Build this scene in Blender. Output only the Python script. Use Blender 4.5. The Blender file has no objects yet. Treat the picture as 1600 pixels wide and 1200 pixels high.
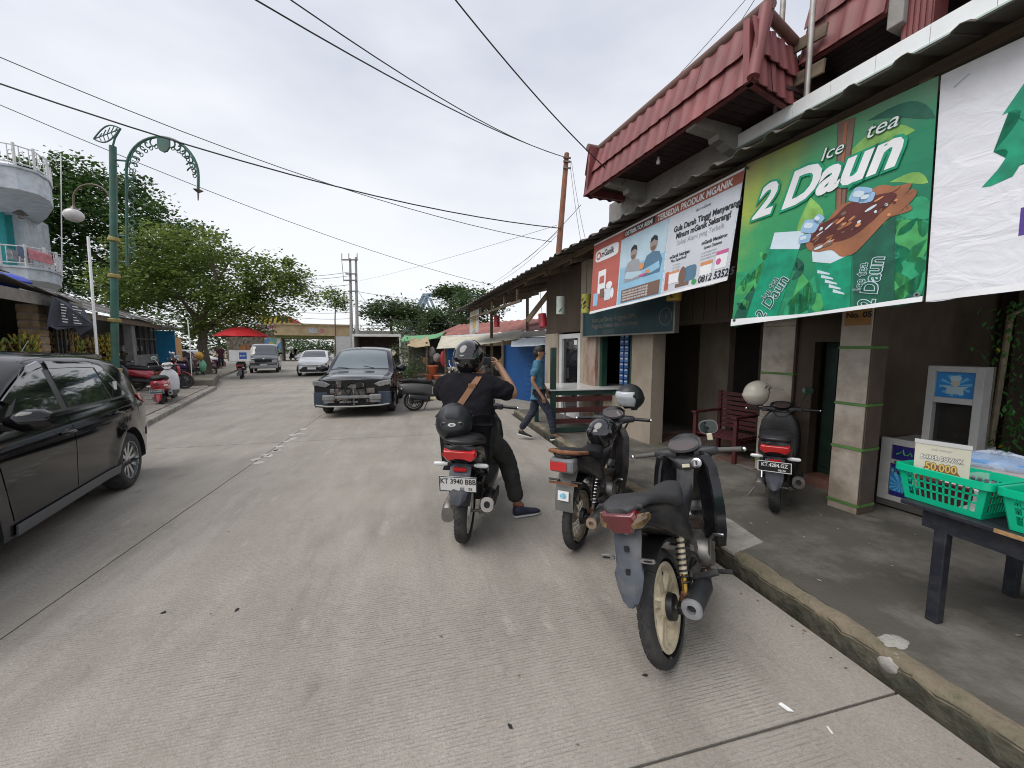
import bpy, bmesh, math, random
from mathutils import Vector, Matrix
random.seed(11)
PI = math.pi
R = math.radians
scene = bpy.context.scene
COL = scene.collection

# ------------------------------------------------------------------ camera
CAM_H = 1.66
cam_d = bpy.data.cameras.new("camera")
cam = bpy.data.objects.new("camera", cam_d)
COL.objects.link(cam)
cam_d.sensor_width = 36.0
cam_d.lens = 13.5
cam_d.clip_start = 0.05
cam_d.clip_end = 2000.0
cam.location = (0, 0, CAM_H)
cam.rotation_euler = (PI / 2 - math.atan(57 / 600), 0, -math.atan(145 / 600))
scene.camera = cam

# ------------------------------------------------------------------ light
SUN_ELEV, SUN_ROT = R(55), R(252)
world = bpy.data.worlds.new("World")
scene.world = world
world.use_nodes = True
wn, wl = world.node_tree.nodes, world.node_tree.links
wn.clear()
w_out = wn.new("ShaderNodeOutputWorld")
w_bg = wn.new("ShaderNodeBackground")
w_bg.inputs["Strength"].default_value = 0.092
sky = wn.new("ShaderNodeTexSky")
sky.sky_type = 'NISHITA'
sky.sun_disc = False
sky.sun_elevation = SUN_ELEV
sky.sun_rotation = SUN_ROT
tc = wn.new("ShaderNodeTexCoord")
mp = wn.new("ShaderNodeMapping")
mp.inputs["Scale"].default_value = (1.0, 1.0, 2.6)
wl.new(tc.outputs["Generated"], mp.inputs["Vector"])
n1 = wn.new("ShaderNodeTexNoise")
n1.inputs["Scale"].default_value = 1.7
n1.inputs["Detail"].default_value = 7.0
n1.inputs["Roughness"].default_value = 0.52
wl.new(mp.outputs["Vector"], n1.inputs["Vector"])
cr = wn.new("ShaderNodeValToRGB")
cr.color_ramp.elements[0].position = 0.34
cr.color_ramp.elements[0].color = (5.0, 5.25, 6.0, 1)
cr.color_ramp.elements[1].position = 0.66
cr.color_ramp.elements[1].color = (7.0, 7.1, 7.5, 1)
wl.new(n1.outputs["Fac"], cr.inputs["Fac"])
sep = wn.new("ShaderNodeSeparateXYZ")
wl.new(tc.outputs["Generated"], sep.inputs["Vector"])
hz = wn.new("ShaderNodeMapRange")           # thinner, brighter cloud towards the horizon
hz.inputs["From Min"].default_value = 0.0
hz.inputs["From Max"].default_value = 0.55
hz.inputs["To Min"].default_value = 0.75
hz.inputs["To Max"].default_value = 0.0
wl.new(sep.outputs["Z"], hz.inputs["Value"])
mxh = wn.new("ShaderNodeMixRGB")
mxh.inputs[2].default_value = (8.2, 8.25, 8.3, 1)
wl.new(hz.outputs["Result"], mxh.inputs[0])
wl.new(cr.outputs["Color"], mxh.inputs[1])
mx = wn.new("ShaderNodeMixRGB")
mx.inputs[0].default_value = 0.9
wl.new(sky.outputs["Color"], mx.inputs[1])
wl.new(mxh.outputs["Color"], mx.inputs[2])
wl.new(mx.outputs["Color"], w_bg.inputs["Color"])
wl.new(w_bg.outputs["Background"], w_out.inputs["Surface"])

sun_d = bpy.data.lights.new("sun", 'SUN')
sun_d.energy = 1.5
sun_d.angle = R(50)
sun_d.color = (1.0, 0.96, 0.9)
sun = bpy.data.objects.new("sun", sun_d)
COL.objects.link(sun)
sun.location = (0, 0, 40)
sun.rotation_euler = (PI / 2 - SUN_ELEV, 0, PI - SUN_ROT)

scene.view_settings.view_transform = 'Standard'
scene.view_settings.look = 'None'
scene.view_settings.gamma = 1.0
scene.view_settings.use_curve_mapping = False
scene.view_settings.exposure = 0.58
scene.render.engine = 'CYCLES'
scene.cycles.use_denoising = True
scene.cycles.max_bounces = 8
scene.cycles.filter_width = 1.05
scene.cycles.transparent_max_bounces = 12

# ------------------------------------------------------------------ materials
_mats = {}

def mat(name, col, rough=0.6, metal=0.0, var=0.12, scale=6.0, bump=0.0, bscale=60.0, coat=0.0, spec=0.5, dirt=None, dirt_amt=0.35, dscale=2.5, stretch=(1, 1, 1)):
 """principled material with noise in its colour and, if asked, stains (dirt) and fine relief"""
 if name in _mats:
  return _mats[name]
 m = bpy.data.materials.new(name)
 m.use_nodes = True
 nt = m.node_tree
 N, L = nt.nodes, nt.links
 b = N["Principled BSDF"]
 b.inputs["Roughness"].default_value = rough
 b.inputs["Metallic"].default_value = metal
 b.inputs["Coat Weight"].default_value = coat
 b.inputs["Coat Roughness"].default_value = 0.04
 b.inputs["Specular IOR Level"].default_value = spec
 t = N.new("ShaderNodeTexCoord")
 mpp = N.new("ShaderNodeMapping")
 mpp.inputs["Scale"].default_value = stretch
 L.new(t.outputs["Object"], mpp.inputs["Vector"])
 n = N.new("ShaderNodeTexNoise")
 n.inputs["Scale"].default_value = scale
 n.inputs["Detail"].default_value = 5.0
 L.new(mpp.outputs["Vector"], n.inputs["Vector"])
 r = N.new("ShaderNodeValToRGB")
 r.color_ramp.elements[0].position = 0.3
 r.color_ramp.elements[1].position = 0.7
 r.color_ramp.elements[0].color = tuple(c * (1 - var) for c in col) + (1,)
 r.color_ramp.elements[1].color = tuple(min(1, c * (1 + var)) for c in col) + (1,)
 L.new(n.outputs["Fac"], r.inputs["Fac"])
 out = r.outputs["Color"]
 if dirt:
  n2 = N.new("ShaderNodeTexNoise")
  n2.inputs["Scale"].default_value = dscale
  n2.inputs["Detail"].default_value = 8.0
  n2.inputs["Roughness"].default_value = 0.65
  L.new(mpp.outputs["Vector"], n2.inputs["Vector"])
  r2 = N.new("ShaderNodeValToRGB")
  r2.color_ramp.elements[0].position = 0.45
  r2.color_ramp.elements[1].position = 0.68
  r2.color_ramp.elements[0].color = (0, 0, 0, 1)
  r2.color_ramp.elements[1].color = (dirt_amt * 2,) * 3 + (1,)
  L.new(n2.outputs["Fac"], r2.inputs["Fac"])
  x = N.new("ShaderNodeMixRGB")
  x.inputs[2].default_value = tuple(dirt) + (1,)
  L.new(r2.outputs["Color"], x.inputs[0])
  L.new(out, x.inputs[1])
  out = x.outputs["Color"]
 L.new(out, b.inputs["Base Color"])
 if bump > 0:
  n3 = N.new("ShaderNodeTexNoise")
  n3.inputs["Scale"].default_value = bscale
  n3.inputs["Detail"].default_value = 6.0
  L.new(mpp.outputs["Vector"], n3.inputs["Vector"])
  bp = N.new("ShaderNodeBump")
  bp.inputs["Strength"].default_value = bump
  bp.inputs["Distance"].default_value = 0.02
  L.new(n3.outputs["Fac"], bp.inputs["Height"])
  L.new(bp.outputs["Normal"], b.inputs["Normal"])
 _mats[name] = m
 return m

def glass_mat(name, col, rough=0.03, trans=0.0, alpha=1.0):
 if name in _mats:
  return _mats[name]
 m = bpy.data.materials.new(name)
 m.use_nodes = True
 b = m.node_tree.nodes["Principled BSDF"]
 b.inputs["Base Color"].default_value = tuple(col) + (1,)
 b.inputs["Roughness"].default_value = rough
 b.inputs["Specular IOR Level"].default_value = 0.8
 b.inputs["Transmission Weight"].default_value = trans
 b.inputs["Alpha"].default_value = alpha
 _mats[name] = m
 return m

def lin(r, g, b):
 f = lambda c: c / 12.92 if c <= 0.04045 else ((c + 0.055) / 1.055) ** 2.4
 return (f(r / 255), f(g / 255), f(b / 255))

# ------------------------------------------------------------------ mesh builder
class MB:
 def __init__(s, M=None):
  s.v, s.f = [], []
  s.M = M or Matrix.Identity(4)
 def add(s, vs, fs, M=None):
  o = len(s.v)
  T = s.M @ M if M is not None else s.M
  s.v += [tuple(T @ Vector(p)) for p in vs]
  s.f += [tuple(i + o for i in f) for f in fs]
  return s
 def box(s, x0, y0, z0, x1, y1, z1, M=None):
  vs = [(x0, y0, z0), (x1, y0, z0), (x1, y1, z0), (x0, y1, z0), (x0, y0, z1), (x1, y0, z1), (x1, y1, z1), (x0, y1, z1)]
  return s.add(vs, [(0, 3, 2, 1), (4, 5, 6, 7), (0, 1, 5, 4), (1, 2, 6, 5), (2, 3, 7, 6), (3, 0, 4, 7)], M)
 def beam(s, p, q, w, h, up=(0, 0, 1)):
  p, q = Vector(p), Vector(q)
  d = (q - p).normalized()
  u = Vector(up)
  sd = d.cross(u)
  if sd.length < 1e-4:
   sd = d.cross(Vector((1, 0, 0)))
  sd.normalize()
  u = sd.cross(d)
  vs = []
  for c in (p, q):
   for a, b in ((-1, -1), (1, -1), (1, 1), (-1, 1)):
    vs.append(c + sd * a * w / 2 + u * b * h / 2)
  return s.add(vs, [(3, 2, 1, 0), (4, 5, 6, 7), (0, 1, 5, 4), (1, 2, 6, 5), (2, 3, 7, 6), (3, 0, 4, 7)])
 def loft(s, rings, cap=True, closed=True, M=None):
  n = len(rings[0])
  vs = [p for r in rings for p in r]
  fs = []
  for i in range(len(rings) - 1):
   for j in range(n if closed else n - 1):
    k = (j + 1) % n
    fs.append((i * n + j, i * n + k, (i + 1) * n + k, (i + 1) * n + j))
  if cap:
   fs.append(tuple(range(n - 1, -1, -1)))
   fs.append(tuple((len(rings) - 1) * n + j for j in range(n)))
  return s.add(vs, fs, M)
 def tube(s, pts, r, n=8, cap=True):
  pts = [Vector(p) for p in pts]
  if not isinstance(r, (list, tuple)):
   r = [r] * len(pts)
  rings = []
  prev = None
  for i, p in enumerate(pts):
   d = (pts[min(i + 1, len(pts) - 1)] - pts[max(i - 1, 0)]).normalized()
   if prev is None:
    a = d.cross(Vector((0, 0, 1)))
    if a.length < 0.05:
     a = d.cross(Vector((0, 1, 0)))
   else:
    a = prev - d * prev.dot(d)
   a.normalize()
   prev = a
   b = d.cross(a)
   rings.append([p + (a * math.cos(2 * PI * k / n) + b * math.sin(2 * PI * k / n)) * r[i] for k in range(n)])
  return s.loft(rings, cap)
 def lathe(s, prof, n=20, M=None, arc=2 * PI):
  """profile [(r, z)] about local z"""
  full = abs(arc - 2 * PI) < 1e-6
  cnt = n if full else n + 1
  rings = [[(r * math.cos(arc * k / n), r * math.sin(arc * k / n), z) for k in range(cnt)] for r, z in prof]
  return s.loft(rings, cap=False, closed=full, M=M)
 def prism(s, poly, h0, h1, M=None):
  """2-D outline (x, y) between heights h0 and h1"""
  n = len(poly)
  vs = [(x, y, h0) for x, y in poly] + [(x, y, h1) for x, y in poly]
  fs = [tuple(range(n - 1, -1, -1)), tuple(range(n, 2 * n))]
  fs += [(i, (i + 1) % n, n + (i + 1) % n, n + i) for i in range(n)]
  return s.add(vs, fs, M)
 def ball(s, c, rx, ry=None, rz=None, n=14, m=9, M=None, z0=-1.0, z1=1.0):
  ry = rx if ry is None else ry
  rz = rx if rz is None else rz
  rings = []
  a0, a1 = math.asin(z0), math.asin(z1)
  for i in range(m + 1):
   a = a0 + (a1 - a0) * i / m
   cr_ = max(1e-4, math.cos(a))
   rings.append([(c[0] + rx * cr_ * math.cos(2 * PI * k / n), c[1] + ry * cr_ * math.sin(2 * PI * k / n), c[2] + rz * math.sin(a)) for k in range(n)])
  return s.loft(rings, True, True, M)
 def quad(s, a, b, c, d):
  return s.add([a, b, c, d], [(0, 1, 2, 3)])
 def mesh(s, name):
  me = bpy.data.meshes.new(name)
  me.from_pydata(s.v, [], s.f)
  return me
 def build(s, name, m, parent=None, smooth=None, bevel=0.0, loc=None, fix=True):
  me = s.mesh(name)
  if fix:
   bm = bmesh.new()
   bm.from_mesh(me)
   bmesh.ops.recalc_face_normals(bm, faces=bm.faces)
   bm.to_mesh(me)
   bm.free()
  me.materials.append(m)
  if smooth is not None:
   me.shade_smooth()
   me.set_sharp_from_angle(angle=R(smooth))
  o = bpy.data.objects.new(name, me)
  COL.objects.link(o)
  if parent is not None:
   o.parent = parent
  if loc is not None:
   o.location = loc
  if bevel > 0:
   b = o.modifiers.new("bevel", 'BEVEL')
   b.width = bevel
   b.segments = 2
   b.limit_method = 'ANGLE'
   b.angle_limit = R(40)
  return o

def tag(o, label=None, cat=None, group=None, kind=None):
 if label: o["label"] = label
 if cat: o["category"] = cat
 if group: o["group"] = group
 if kind: o["kind"] = kind
 return o

def thing(name, label, cat, loc=(0, 0, 0), rz=0.0, group=None, rot=None):
 o = bpy.data.objects.new(name, None)
 o.empty_display_size = 0.2
 COL.objects.link(o)
 o.location = loc
 o.rotation_euler = rot if rot is not None else (0, 0, rz)
 return tag(o, label, cat, group)

def kids(o):
 return [c for c in bpy.data.objects if c.parent == o]

def copy_tree(o, parent=None):
 c = o.copy()
 COL.objects.link(c)
 if parent is not None:
  c.parent = parent
 for ch in kids(o):
  copy_tree(ch, c)
 return c

def text_mesh(body, size, shear=0.0, bold=0.0, spacing=1.0, align='LEFT', xs=1.0):
 cu = bpy.data.curves.new("lettering", 'FONT')
 cu.body = body
 cu.size = size
 cu.shear = shear
 cu.offset = bold * size
 cu.space_character = spacing
 cu.align_x = align
 cu.resolution_u = 3
 t = bpy.data.objects.new("lettering", cu)
 COL.objects.link(t)
 dg = bpy.context.evaluated_depsgraph_get()
 me = bpy.data.meshes.new_from_object(t.evaluated_get(dg))
 bpy.data.objects.remove(t)
 bpy.data.curves.remove(cu)
 if xs != 1.0:
  me.transform(Matrix.Diagonal((xs, 1, 1, 1)))
 return me

def lettering(body, size, m, parent, M, shear=0.0, bold=0.0, spacing=1.0, align='LEFT', xs=1.0, name="lettering"):
 """flat print: local x right, y up, z out of the printed face; M places that frame in the parent"""
 me = text_mesh(body, size, shear, bold, spacing, align, xs)
 me.transform(M)
 me.materials.clear()
 me.materials.append(m)
 o = bpy.data.objects.new(name, me)
 COL.objects.link(o)
 o.parent = parent
 return o

def frame_M(o, ex, ey):
 """matrix whose x, y axes are ex, ey and whose z points out of the face"""
 ex, ey = Vector(ex).normalized(), Vector(ey).normalized()
 ez = ex.cross(ey)
 return Matrix(((ex.x, ey.x, ez.x, o[0]), (ex.y, ey.y, ez.y, o[1]), (ex.z, ey.z, ez.z, o[2]), (0, 0, 0, 1)))

def lerp(a, b, t):
 return a + (b - a) * t

def curve(pts, x):
 """smooth interpolation through [(x, y)] (monotone x)"""
 if x <= pts[0][0]: return pts[0][1]
 if x >= pts[-1][0]: return pts[-1][1]
 for i in range(len(pts) - 1):
  if pts[i][0] <= x <= pts[i + 1][0]:
   x0, y0 = pts[i]
   x1, y1 = pts[i + 1]
   def sl(k):
    if k <= 0 or k >= len(pts) - 1: 
     k0, k1 = max(0, k - 1), min(len(pts) - 1, k + 1)
     return (pts[k1][1] - pts[k0][1]) / (pts[k1][0] - pts[k0][0])
    a = (pts[k][1] - pts[k - 1][1]) / (pts[k][0] - pts[k - 1][0])
    b = (pts[k + 1][1] - pts[k][1]) / (pts[k + 1][0] - pts[k][0])
    return 0.0 if a * b <= 0 else 2 * a * b / (a + b)
   t = (x - x0) / (x1 - x0)
   h = x1 - x0
   return ((2 * t ** 3 - 3 * t ** 2 + 1) * y0 + (t ** 3 - 2 * t ** 2 + t) * h * sl(i) + (-2 * t ** 3 + 3 * t ** 2) * y1 + (t ** 3 - t ** 2) * h * sl(i + 1))

def sell(w, h, e, n=16):
 """superellipse outline half sizes w, h"""
 out = []
 for k in range(n):
  a = 2 * PI * k / n
  c, s_ = math.cos(a), math.sin(a)
  out.append((w * math.copysign(abs(c) ** (2 / e), c), h * math.copysign(abs(s_) ** (2 / e), s_)))
 return out

# common paints and stuffs
BLACK_PLASTIC = mat("black_plastic", (0.011, 0.011, 0.0125), 0.4, var=0.2, scale=9, dirt=(0.09, 0.085, 0.075), dirt_amt=0.09, dscale=6)
DARK_PLASTIC = mat("dark_plastic", (0.02, 0.021, 0.025), 0.5, var=0.2, scale=12, dirt=(0.1, 0.09, 0.08), dirt_amt=0.12, dscale=5)
RUBBER = mat("tyre_rubber", (0.022, 0.022, 0.023), 0.85, var=0.3, scale=14, bump=0.2, bscale=90, dirt=(0.12, 0.11, 0.095), dirt_amt=0.25, dscale=6)
STEEL = mat("steel", (0.42, 0.42, 0.43), 0.3, 1.0, var=0.2, scale=12)
CHROME = mat("chrome", (0.75, 0.75, 0.77), 0.1, 1.0, var=0.05)
DULL_STEEL = mat("dull_steel", (0.2, 0.19, 0.18), 0.5, 0.8, var=0.35, scale=15, dirt=(0.12, 0.06, 0.03), dirt_amt=0.35, dscale=8)
MIRROR = mat("mirror_glass", (0.14, 0.18, 0.18), 0.04, 1.0, var=0.02)  # dark greenish reflection put into the glass colour
SEAT_VINYL = mat("seat_vinyl", (0.016, 0.016, 0.018), 0.55, spec=0.3, var=0.2, scale=20, bump=0.15, bscale=140)
WHITE_PAINT = mat("white_paint", (0.78, 0.78, 0.77), 0.35, var=0.05)
PLATE_WHITE = mat("plate_white", (0.74, 0.74, 0.72), 0.45, var=0.06)
PLATE_BLACK = mat("plate_black", (0.015, 0.015, 0.016), 0.4, var=0.1)
INK = mat("black_ink", (0.02, 0.02, 0.022), 0.5, var=0.1)
LENS_RED = mat("red_lens", (0.5, 0.01, 0.012), 0.12, var=0.15, coat=1.0)
LENS_DARKRED = mat("dark_red_lens", (0.11, 0.008, 0.012), 0.12, var=0.2, coat=1.0)
LENS_CLEAR = mat("clear_lens", (0.62, 0.62, 0.62), 0.1, var=0.1, coat=1.0)
LENS_AMBER = mat("amber_lens", (0.3, 0.16, 0.03), 0.12, var=0.3, scale=30, coat=1.0)
RUST = mat("rust", (0.2, 0.085, 0.04), 0.85, var=0.35, scale=18, bump=0.3, bscale=70)
# ------------------------------------------------------------------ ground
BA = R(7.0)
BU = Vector((-math.sin(BA), math.cos(BA), 0))     # along the shop row
BN = Vector((-math.cos(BA), -math.sin(BA), 0))    # out of the shop row, towards the road

def BW(u, v, z=0.0):
 return BU * u - BN * v + Vector((0, 0, z))

LA = R(-16)
LU = Vector((math.sin(LA), math.cos(LA), 0))      # along the left kerb
LN = Vector((math.cos(LA), -math.sin(LA), 0))     # towards the road
L0 = Vector((-6.28, 11.0, 0))                     # a point of the left kerb

def LW(u, v, z=0.0):
 """u along the left kerb, v away from the road"""
 return L0 + LU * u - LN * v + Vector((0, 0, z))

def road_material():
 m = bpy.data.materials.new("ribbed_concrete")
 m.use_nodes = True
 nt = m.node_tree
 N, L = nt.nodes, nt.links
 b = N["Principled BSDF"]
 b.inputs["Roughness"].default_value = 0.78
 b.inputs["Specular IOR Level"].default_value = 0.35
 t = N.new("ShaderNodeTexCoord")
 def noise(scale, detail=6, rough=0.6, stretch=None, w=0.0):
  n = N.new("ShaderNodeTexNoise")
  n.inputs["Scale"].default_value = scale
  n.inputs["Detail"].default_value = detail
  n.inputs["Roughness"].default_value = rough
  mpg = N.new("ShaderNodeMapping")
  mpg.inputs["Location"].default_value = (w, w * 1.7, 0)
  if stretch: mpg.inputs["Scale"].default_value = stretch
  L.new(t.outputs["Object"], mpg.inputs["Vector"])
  L.new(mpg.outputs["Vector"], n.inputs["Vector"])
  return n.outputs["Fac"]
 def ramp(f, p0, p1, c0=(0, 0, 0), c1=(1, 1, 1)):
  r = N.new("ShaderNodeValToRGB")
  r.color_ramp.elements[0].position, r.color_ramp.elements[1].position = p0, p1
  r.color_ramp.elements[0].color, r.color_ramp.elements[1].color = tuple(c0) + (1,), tuple(c1) + (1,)
  L.new(f, r.inputs["Fac"])
  return r.outputs["Color"]
 def mix(f, a, c, blend='MIX'):
  x = N.new("ShaderNodeMixRGB")
  x.blend_type = blend
  if isinstance(f, float): x.inputs[0].default_value = f
  else: L.new(f, x.inputs[0])
  if isinstance(a, tuple): x.inputs[1].default_value = a + (1,)
  else: L.new(a, x.inputs[1])
  if isinstance(c, tuple): x.inputs[2].default_value = c + (1,)
  else: L.new(c, x.inputs[2])
  return x.outputs["Color"]
 base = ramp(noise(0.6, 5), 0.3, 0.72, (0.29, 0.272, 0.243), (0.392, 0.368, 0.332))
 c = mix(ramp(noise(2.2, 8, 0.7, (1, 0.35, 1), 3.1), 0.42, 0.75), base, (0.43, 0.41, 0.375))
 c = mix(ramp(noise(1.3, 8, 0.65, (1.5, 0.22, 1), 9.3), 0.52, 0.8, (0, 0, 0), (0.75,) * 3), c, (0.185, 0.172, 0.158))
 c = mix(ramp(noise(3.0, 6, 0.6, (1, 0.6, 1), 33), 0.63, 0.74, (0, 0, 0), (0.5,) * 3), c, (0.13, 0.12, 0.108))
 c = mix(ramp(noise(5.5, 5, 0.6, (1, 0.25, 1), 41), 0.62, 0.72, (0, 0, 0), (0.6,) * 3), c, (0.5, 0.475, 0.43))
 c = mix(ramp(noise(55, 3, 0.7), 0.35, 0.7, (0.1,) * 3, (0.95,) * 3), c, (0.39, 0.365, 0.33), 'OVERLAY')
 c = mix(ramp(noise(170, 2, 0.6, None, 5), 0.56, 0.68, (0, 0, 0), (0.75,) * 3), c, (0.1, 0.09, 0.08))
 # scattered pale chips
 c = mix(ramp(noise(9, 4, 0.8, None, 17), 0.72, 0.76, (0, 0, 0), (0.5,) * 3), c, (0.5, 0.46, 0.4))
 # tined grooves across the road, worn away in patches
 w = N.new("ShaderNodeTexWave")
 w.wave_type = 'BANDS'
 w.bands_direction = 'Y'
 w.inputs["Scale"].default_value = 2 * PI / 0.0185 / 20.0
 w.inputs["Distortion"].default_value = 1.1
 w.inputs["Detail"].default_value = 2.0
 w.inputs["Detail Scale"].default_value = 6.0
 L.new(t.outputs["Object"], w.inputs["Vector"])
 wear = ramp(noise(0.8, 4, 0.55, (0.6, 1.2, 1), 21), 0.38, 0.6)
 brk = ramp(noise(40, 3, 0.7, (0.3, 1, 1), 2), 0.35, 0.6)
 wear = mix(1.0, wear, brk, 'MULTIPLY')
 sx = N.new("ShaderNodeSeparateXYZ")
 L.new(t.outputs["Object"], sx.inputs["Vector"])
 gm = N.new("ShaderNodeMapRange")
 gm.inputs["From Min"].default_value, gm.inputs["From Max"].default_value = 1.75, 1.55
 L.new(sx.outputs["X"], gm.inputs["Value"])
 wear = mix(1.0, wear, gm.outputs["Result"], 'MULTIPLY')
 grv = mix(1.0, wear, ramp(w.outputs["Fac"], 0.62, 0.95), 'MULTIPLY')
 c = mix(mix(1.0, grv, (0.7, 0.7, 0.7), 'MULTIPLY'), c, (0.12, 0.11, 0.098))
 L.new(c, b.inputs["Base Color"])
 bp = N.new("ShaderNodeBump")
 bp.inputs["Strength"].default_value = 0.5
 bp.inputs["Distance"].default_value = 0.006
 hsum = mix(1.0, ramp(noise(120, 3), 0.2, 0.8), grv, 'SUBTRACT')
 L.new(hsum, bp.inputs["Height"])
 L.new(bp.outputs["Normal"], b.inputs["Normal"])
 return m

EARTH = mat("packed_earth", (0.2, 0.18, 0.15), 0.9, var=0.25, scale=0.8, bump=0.3, bscale=8)
JOINT = mat("joint_dirt", (0.022, 0.02, 0.018), 0.9, var=0.3, scale=5)
ROAD = road_material()
o = MB().quad((-400, -60, -0.19), (400, -60, -0.19), (400, 900, -0.19), (-400, 900, -0.19)).build("ground", EARTH)
tag(o, kind="structure")
road = MB().quad((-34, -6, -0.15), (2.33, -6, -0.15), (2.33, 120, -0.15), (-34, 120, -0.15)).build("road", JOINT)
tag(road, kind="structure")
xs = [2.205, -2.36, -6.95, -11.5, -16.1, -34.0]
ys = [-5.0, 1.22, 7.4, 13.6, 19.8, 26.0, 32.2, 46, 70, 120]
for i in range(len(xs) - 1):
 for j in range(len(ys) - 1):
  g = 0.006
  x1, x0, y0, y1 = xs[i] - g, xs[i + 1] + g, ys[j] + g, ys[j + 1] - g
  if i == 0: x1 = xs[0]
  MB().box(x0, y0, -0.2, x1, y1, 0.0).build("slab", ROAD, road)
# road surface of the market side, beyond the shop pavement
MB().box(2.215, 9.3, -0.2, 20, 30, -0.004).build("slab", ROAD, road)

PAVE = mat("walkway_concrete", (0.088, 0.081, 0.068), 0.8, var=0.22, scale=1.4, bump=0.35, bscale=45, dirt=(0.24, 0.225, 0.2), dirt_amt=0.3, dscale=2.2)
KERBF = mat("kerb_shaded_face", (0.085, 0.078, 0.056), 0.8, var=0.4, scale=14, bump=0.6, bscale=40, dirt=(0.02, 0.025, 0.014), dirt_amt=0.4, dscale=6)  # shade on the kerb's upright face is put into this dark colour
KERB = mat("kerb_cement", (0.21, 0.172, 0.122), 0.9, var=0.35, scale=10, bump=0.8, bscale=38, dirt=(0.06, 0.065, 0.035), dirt_amt=0.45, dscale=5)
PATCH = mat("pale_cement", (0.36, 0.34, 0.31), 0.85, var=0.15, scale=8, bump=0.5, bscale=40, dirt=(0.16, 0.15, 0.13), dirt_amt=0.3, dscale=6)
pav = MB().box(2.355, -3, -0.1, 14, 9.2, 0.12).build("pavement", PAVE)
tag(pav, kind="structure")
# rough rounded kerb nosing along the walkway
rng = random.Random(3)
rings = []
y = -3.0
while y < 9.2:
 j = lambda a: rng.uniform(-a, a)
 x = 2.262 + j(0.007)
 rings.append([(x + 0.01, y, -0.1), (x, y, -0.015), (x + 0.004 + j(0.008), y, 0.075 + j(0.01)), (x + 0.02 + j(0.012), y, 0.104 + j(0.008)),
      (x + 0.05 + j(0.012), y, 0.119 + j(0.004)), (2.352 + j(0.014), y, 0.1225), (2.366, y, -0.1)])
 y += rng.uniform(0.05, 0.1)
MB().loft([r_[2:] for r_ in rings]).build("kerb", KERB, pav, smooth=60)
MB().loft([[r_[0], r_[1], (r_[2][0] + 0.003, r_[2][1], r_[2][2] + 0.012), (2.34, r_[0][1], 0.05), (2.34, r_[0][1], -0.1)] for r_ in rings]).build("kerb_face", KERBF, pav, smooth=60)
def lump(cx, cy, cz, rx, ry, rz, seed, m, parent, name):
 rr = random.Random(seed)
 b = MB().ball((cx, cy, cz), rx, ry, rz, 14, 8)
 b.v = [(cx + (p[0] - cx) * (1 + rr.uniform(-.12, .12)), cy + (p[1] - cy) * (1 + rr.uniform(-.12, .12)), cz + (p[2] - cz) * (1 + rr.uniform(-.15, .15))) for p in b.v]
 return b.build(name, m, parent, smooth=50)
lump(2.31, 1.3, 0.055, 0.05, 0.075, 0.06, 5, PATCH, pav, "cement_patch")
lump(2.4, 1.36, 0.11, 0.1, 0.06, 0.018, 6, PATCH, pav, "cement_patch")
ramp_ = MB().prism([(2.258, 2.28), (2.62, 2.36), (2.68, 2.75), (2.5, 3.3), (2.258, 3.35)], 0.1, 0.131).build("ramp_patch", PATCH, pav, bevel=0.008)
# broken ceramic tiles laid in the porch
TILE_BR = mat("porch_tile", (0.2, 0.165, 0.14), 0.5, var=0.25, scale=4, dirt=(0.1, 0.09, 0.08), dirt_amt=0.4, dscale=5)
TILE_RED = mat("porch_tile_red", (0.2, 0.1, 0.08), 0.5, var=0.25, scale=4, dirt=(0.1, 0.09, 0.08), dirt_amt=0.4, dscale=5)
for i in range(7):
 for k in range(4):
  u, v = 3.5 + i * 0.302, 4.66 + k * 0.302
  c = BW(u, v)
  MB().box(-0.149, -0.149, 0.119, 0.149, 0.149, 0.127 + 0.002 * ((i * 3 + k) % 3), Matrix.Translation(c) @ Matrix.Rotation(BA, 4, 'Z')).build("tile", TILE_RED if (i + k) % 2 else TILE_BR, pav)

# left pavement and kerb
PAVE_L = mat("left_paving", (0.27, 0.24, 0.2), 0.85, var=0.18, scale=1.2, bump=0.3, bscale=40, dirt=(0.14, 0.13, 0.11), dirt_amt=0.35, dscale=2.5)
poly = [LW(-12, 0), LW(7.0, 0), LW(7.8, 0.25), LW(9.5, 0.6), LW(40, 0.3), LW(40, 14), LW(-12, 14)]
pl = MB().prism([(p.x, p.y) for p in poly], -0.1, 0.12).build("left_pavement", PAVE_L)
tag(pl, kind="structure")
KERB_L = mat("left_kerb_stone", (0.3, 0.275, 0.24), 0.85, var=0.2, scale=6, bump=0.5, bscale=40, dirt=(0.12, 0.11, 0.1), dirt_amt=0.4, dscale=4)
for k in range(19):
 a, b_ = LW(-12 + k, -0.14), LW(-12 + k + 0.985, -0.14)
 MB().beam((a.x, a.y, 0.0), (b_.x, b_.y, 0.0), 0.24, 0.22).build("kerb_stone", KERB_L, pl, bevel=0.02)
for k in range(24):
 p = LW(-2 + k * 1.2, 0.5); q = LW(-2 + k * 1.2, 7.0)
 MB().beam((p.x, p.y, 0.121), (q.x, q.y, 0.121), 0.02, 0.008).build("paving_joint", JOINT, pl)
# raised planter block round the street tree
PLANTER = mat("planter_concrete", (0.19, 0.17, 0.14), 0.9, var=0.25, scale=5, bump=0.5, bscale=30, dirt=(0.07, 0.07, 0.05), dirt_amt=0.4)
c = [LW(7.4, -0.1), LW(11.3, 0.25), LW(11.4, 2.2), LW(7.6, 1.5)]
pt = MB().prism([(p.x, p.y) for p in c], 0.0, 0.36).build("planter_block", PLANTER, bevel=0.05)
tag(pt, "low rough concrete kerb block round the foot of the street tree", "planter")
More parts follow.
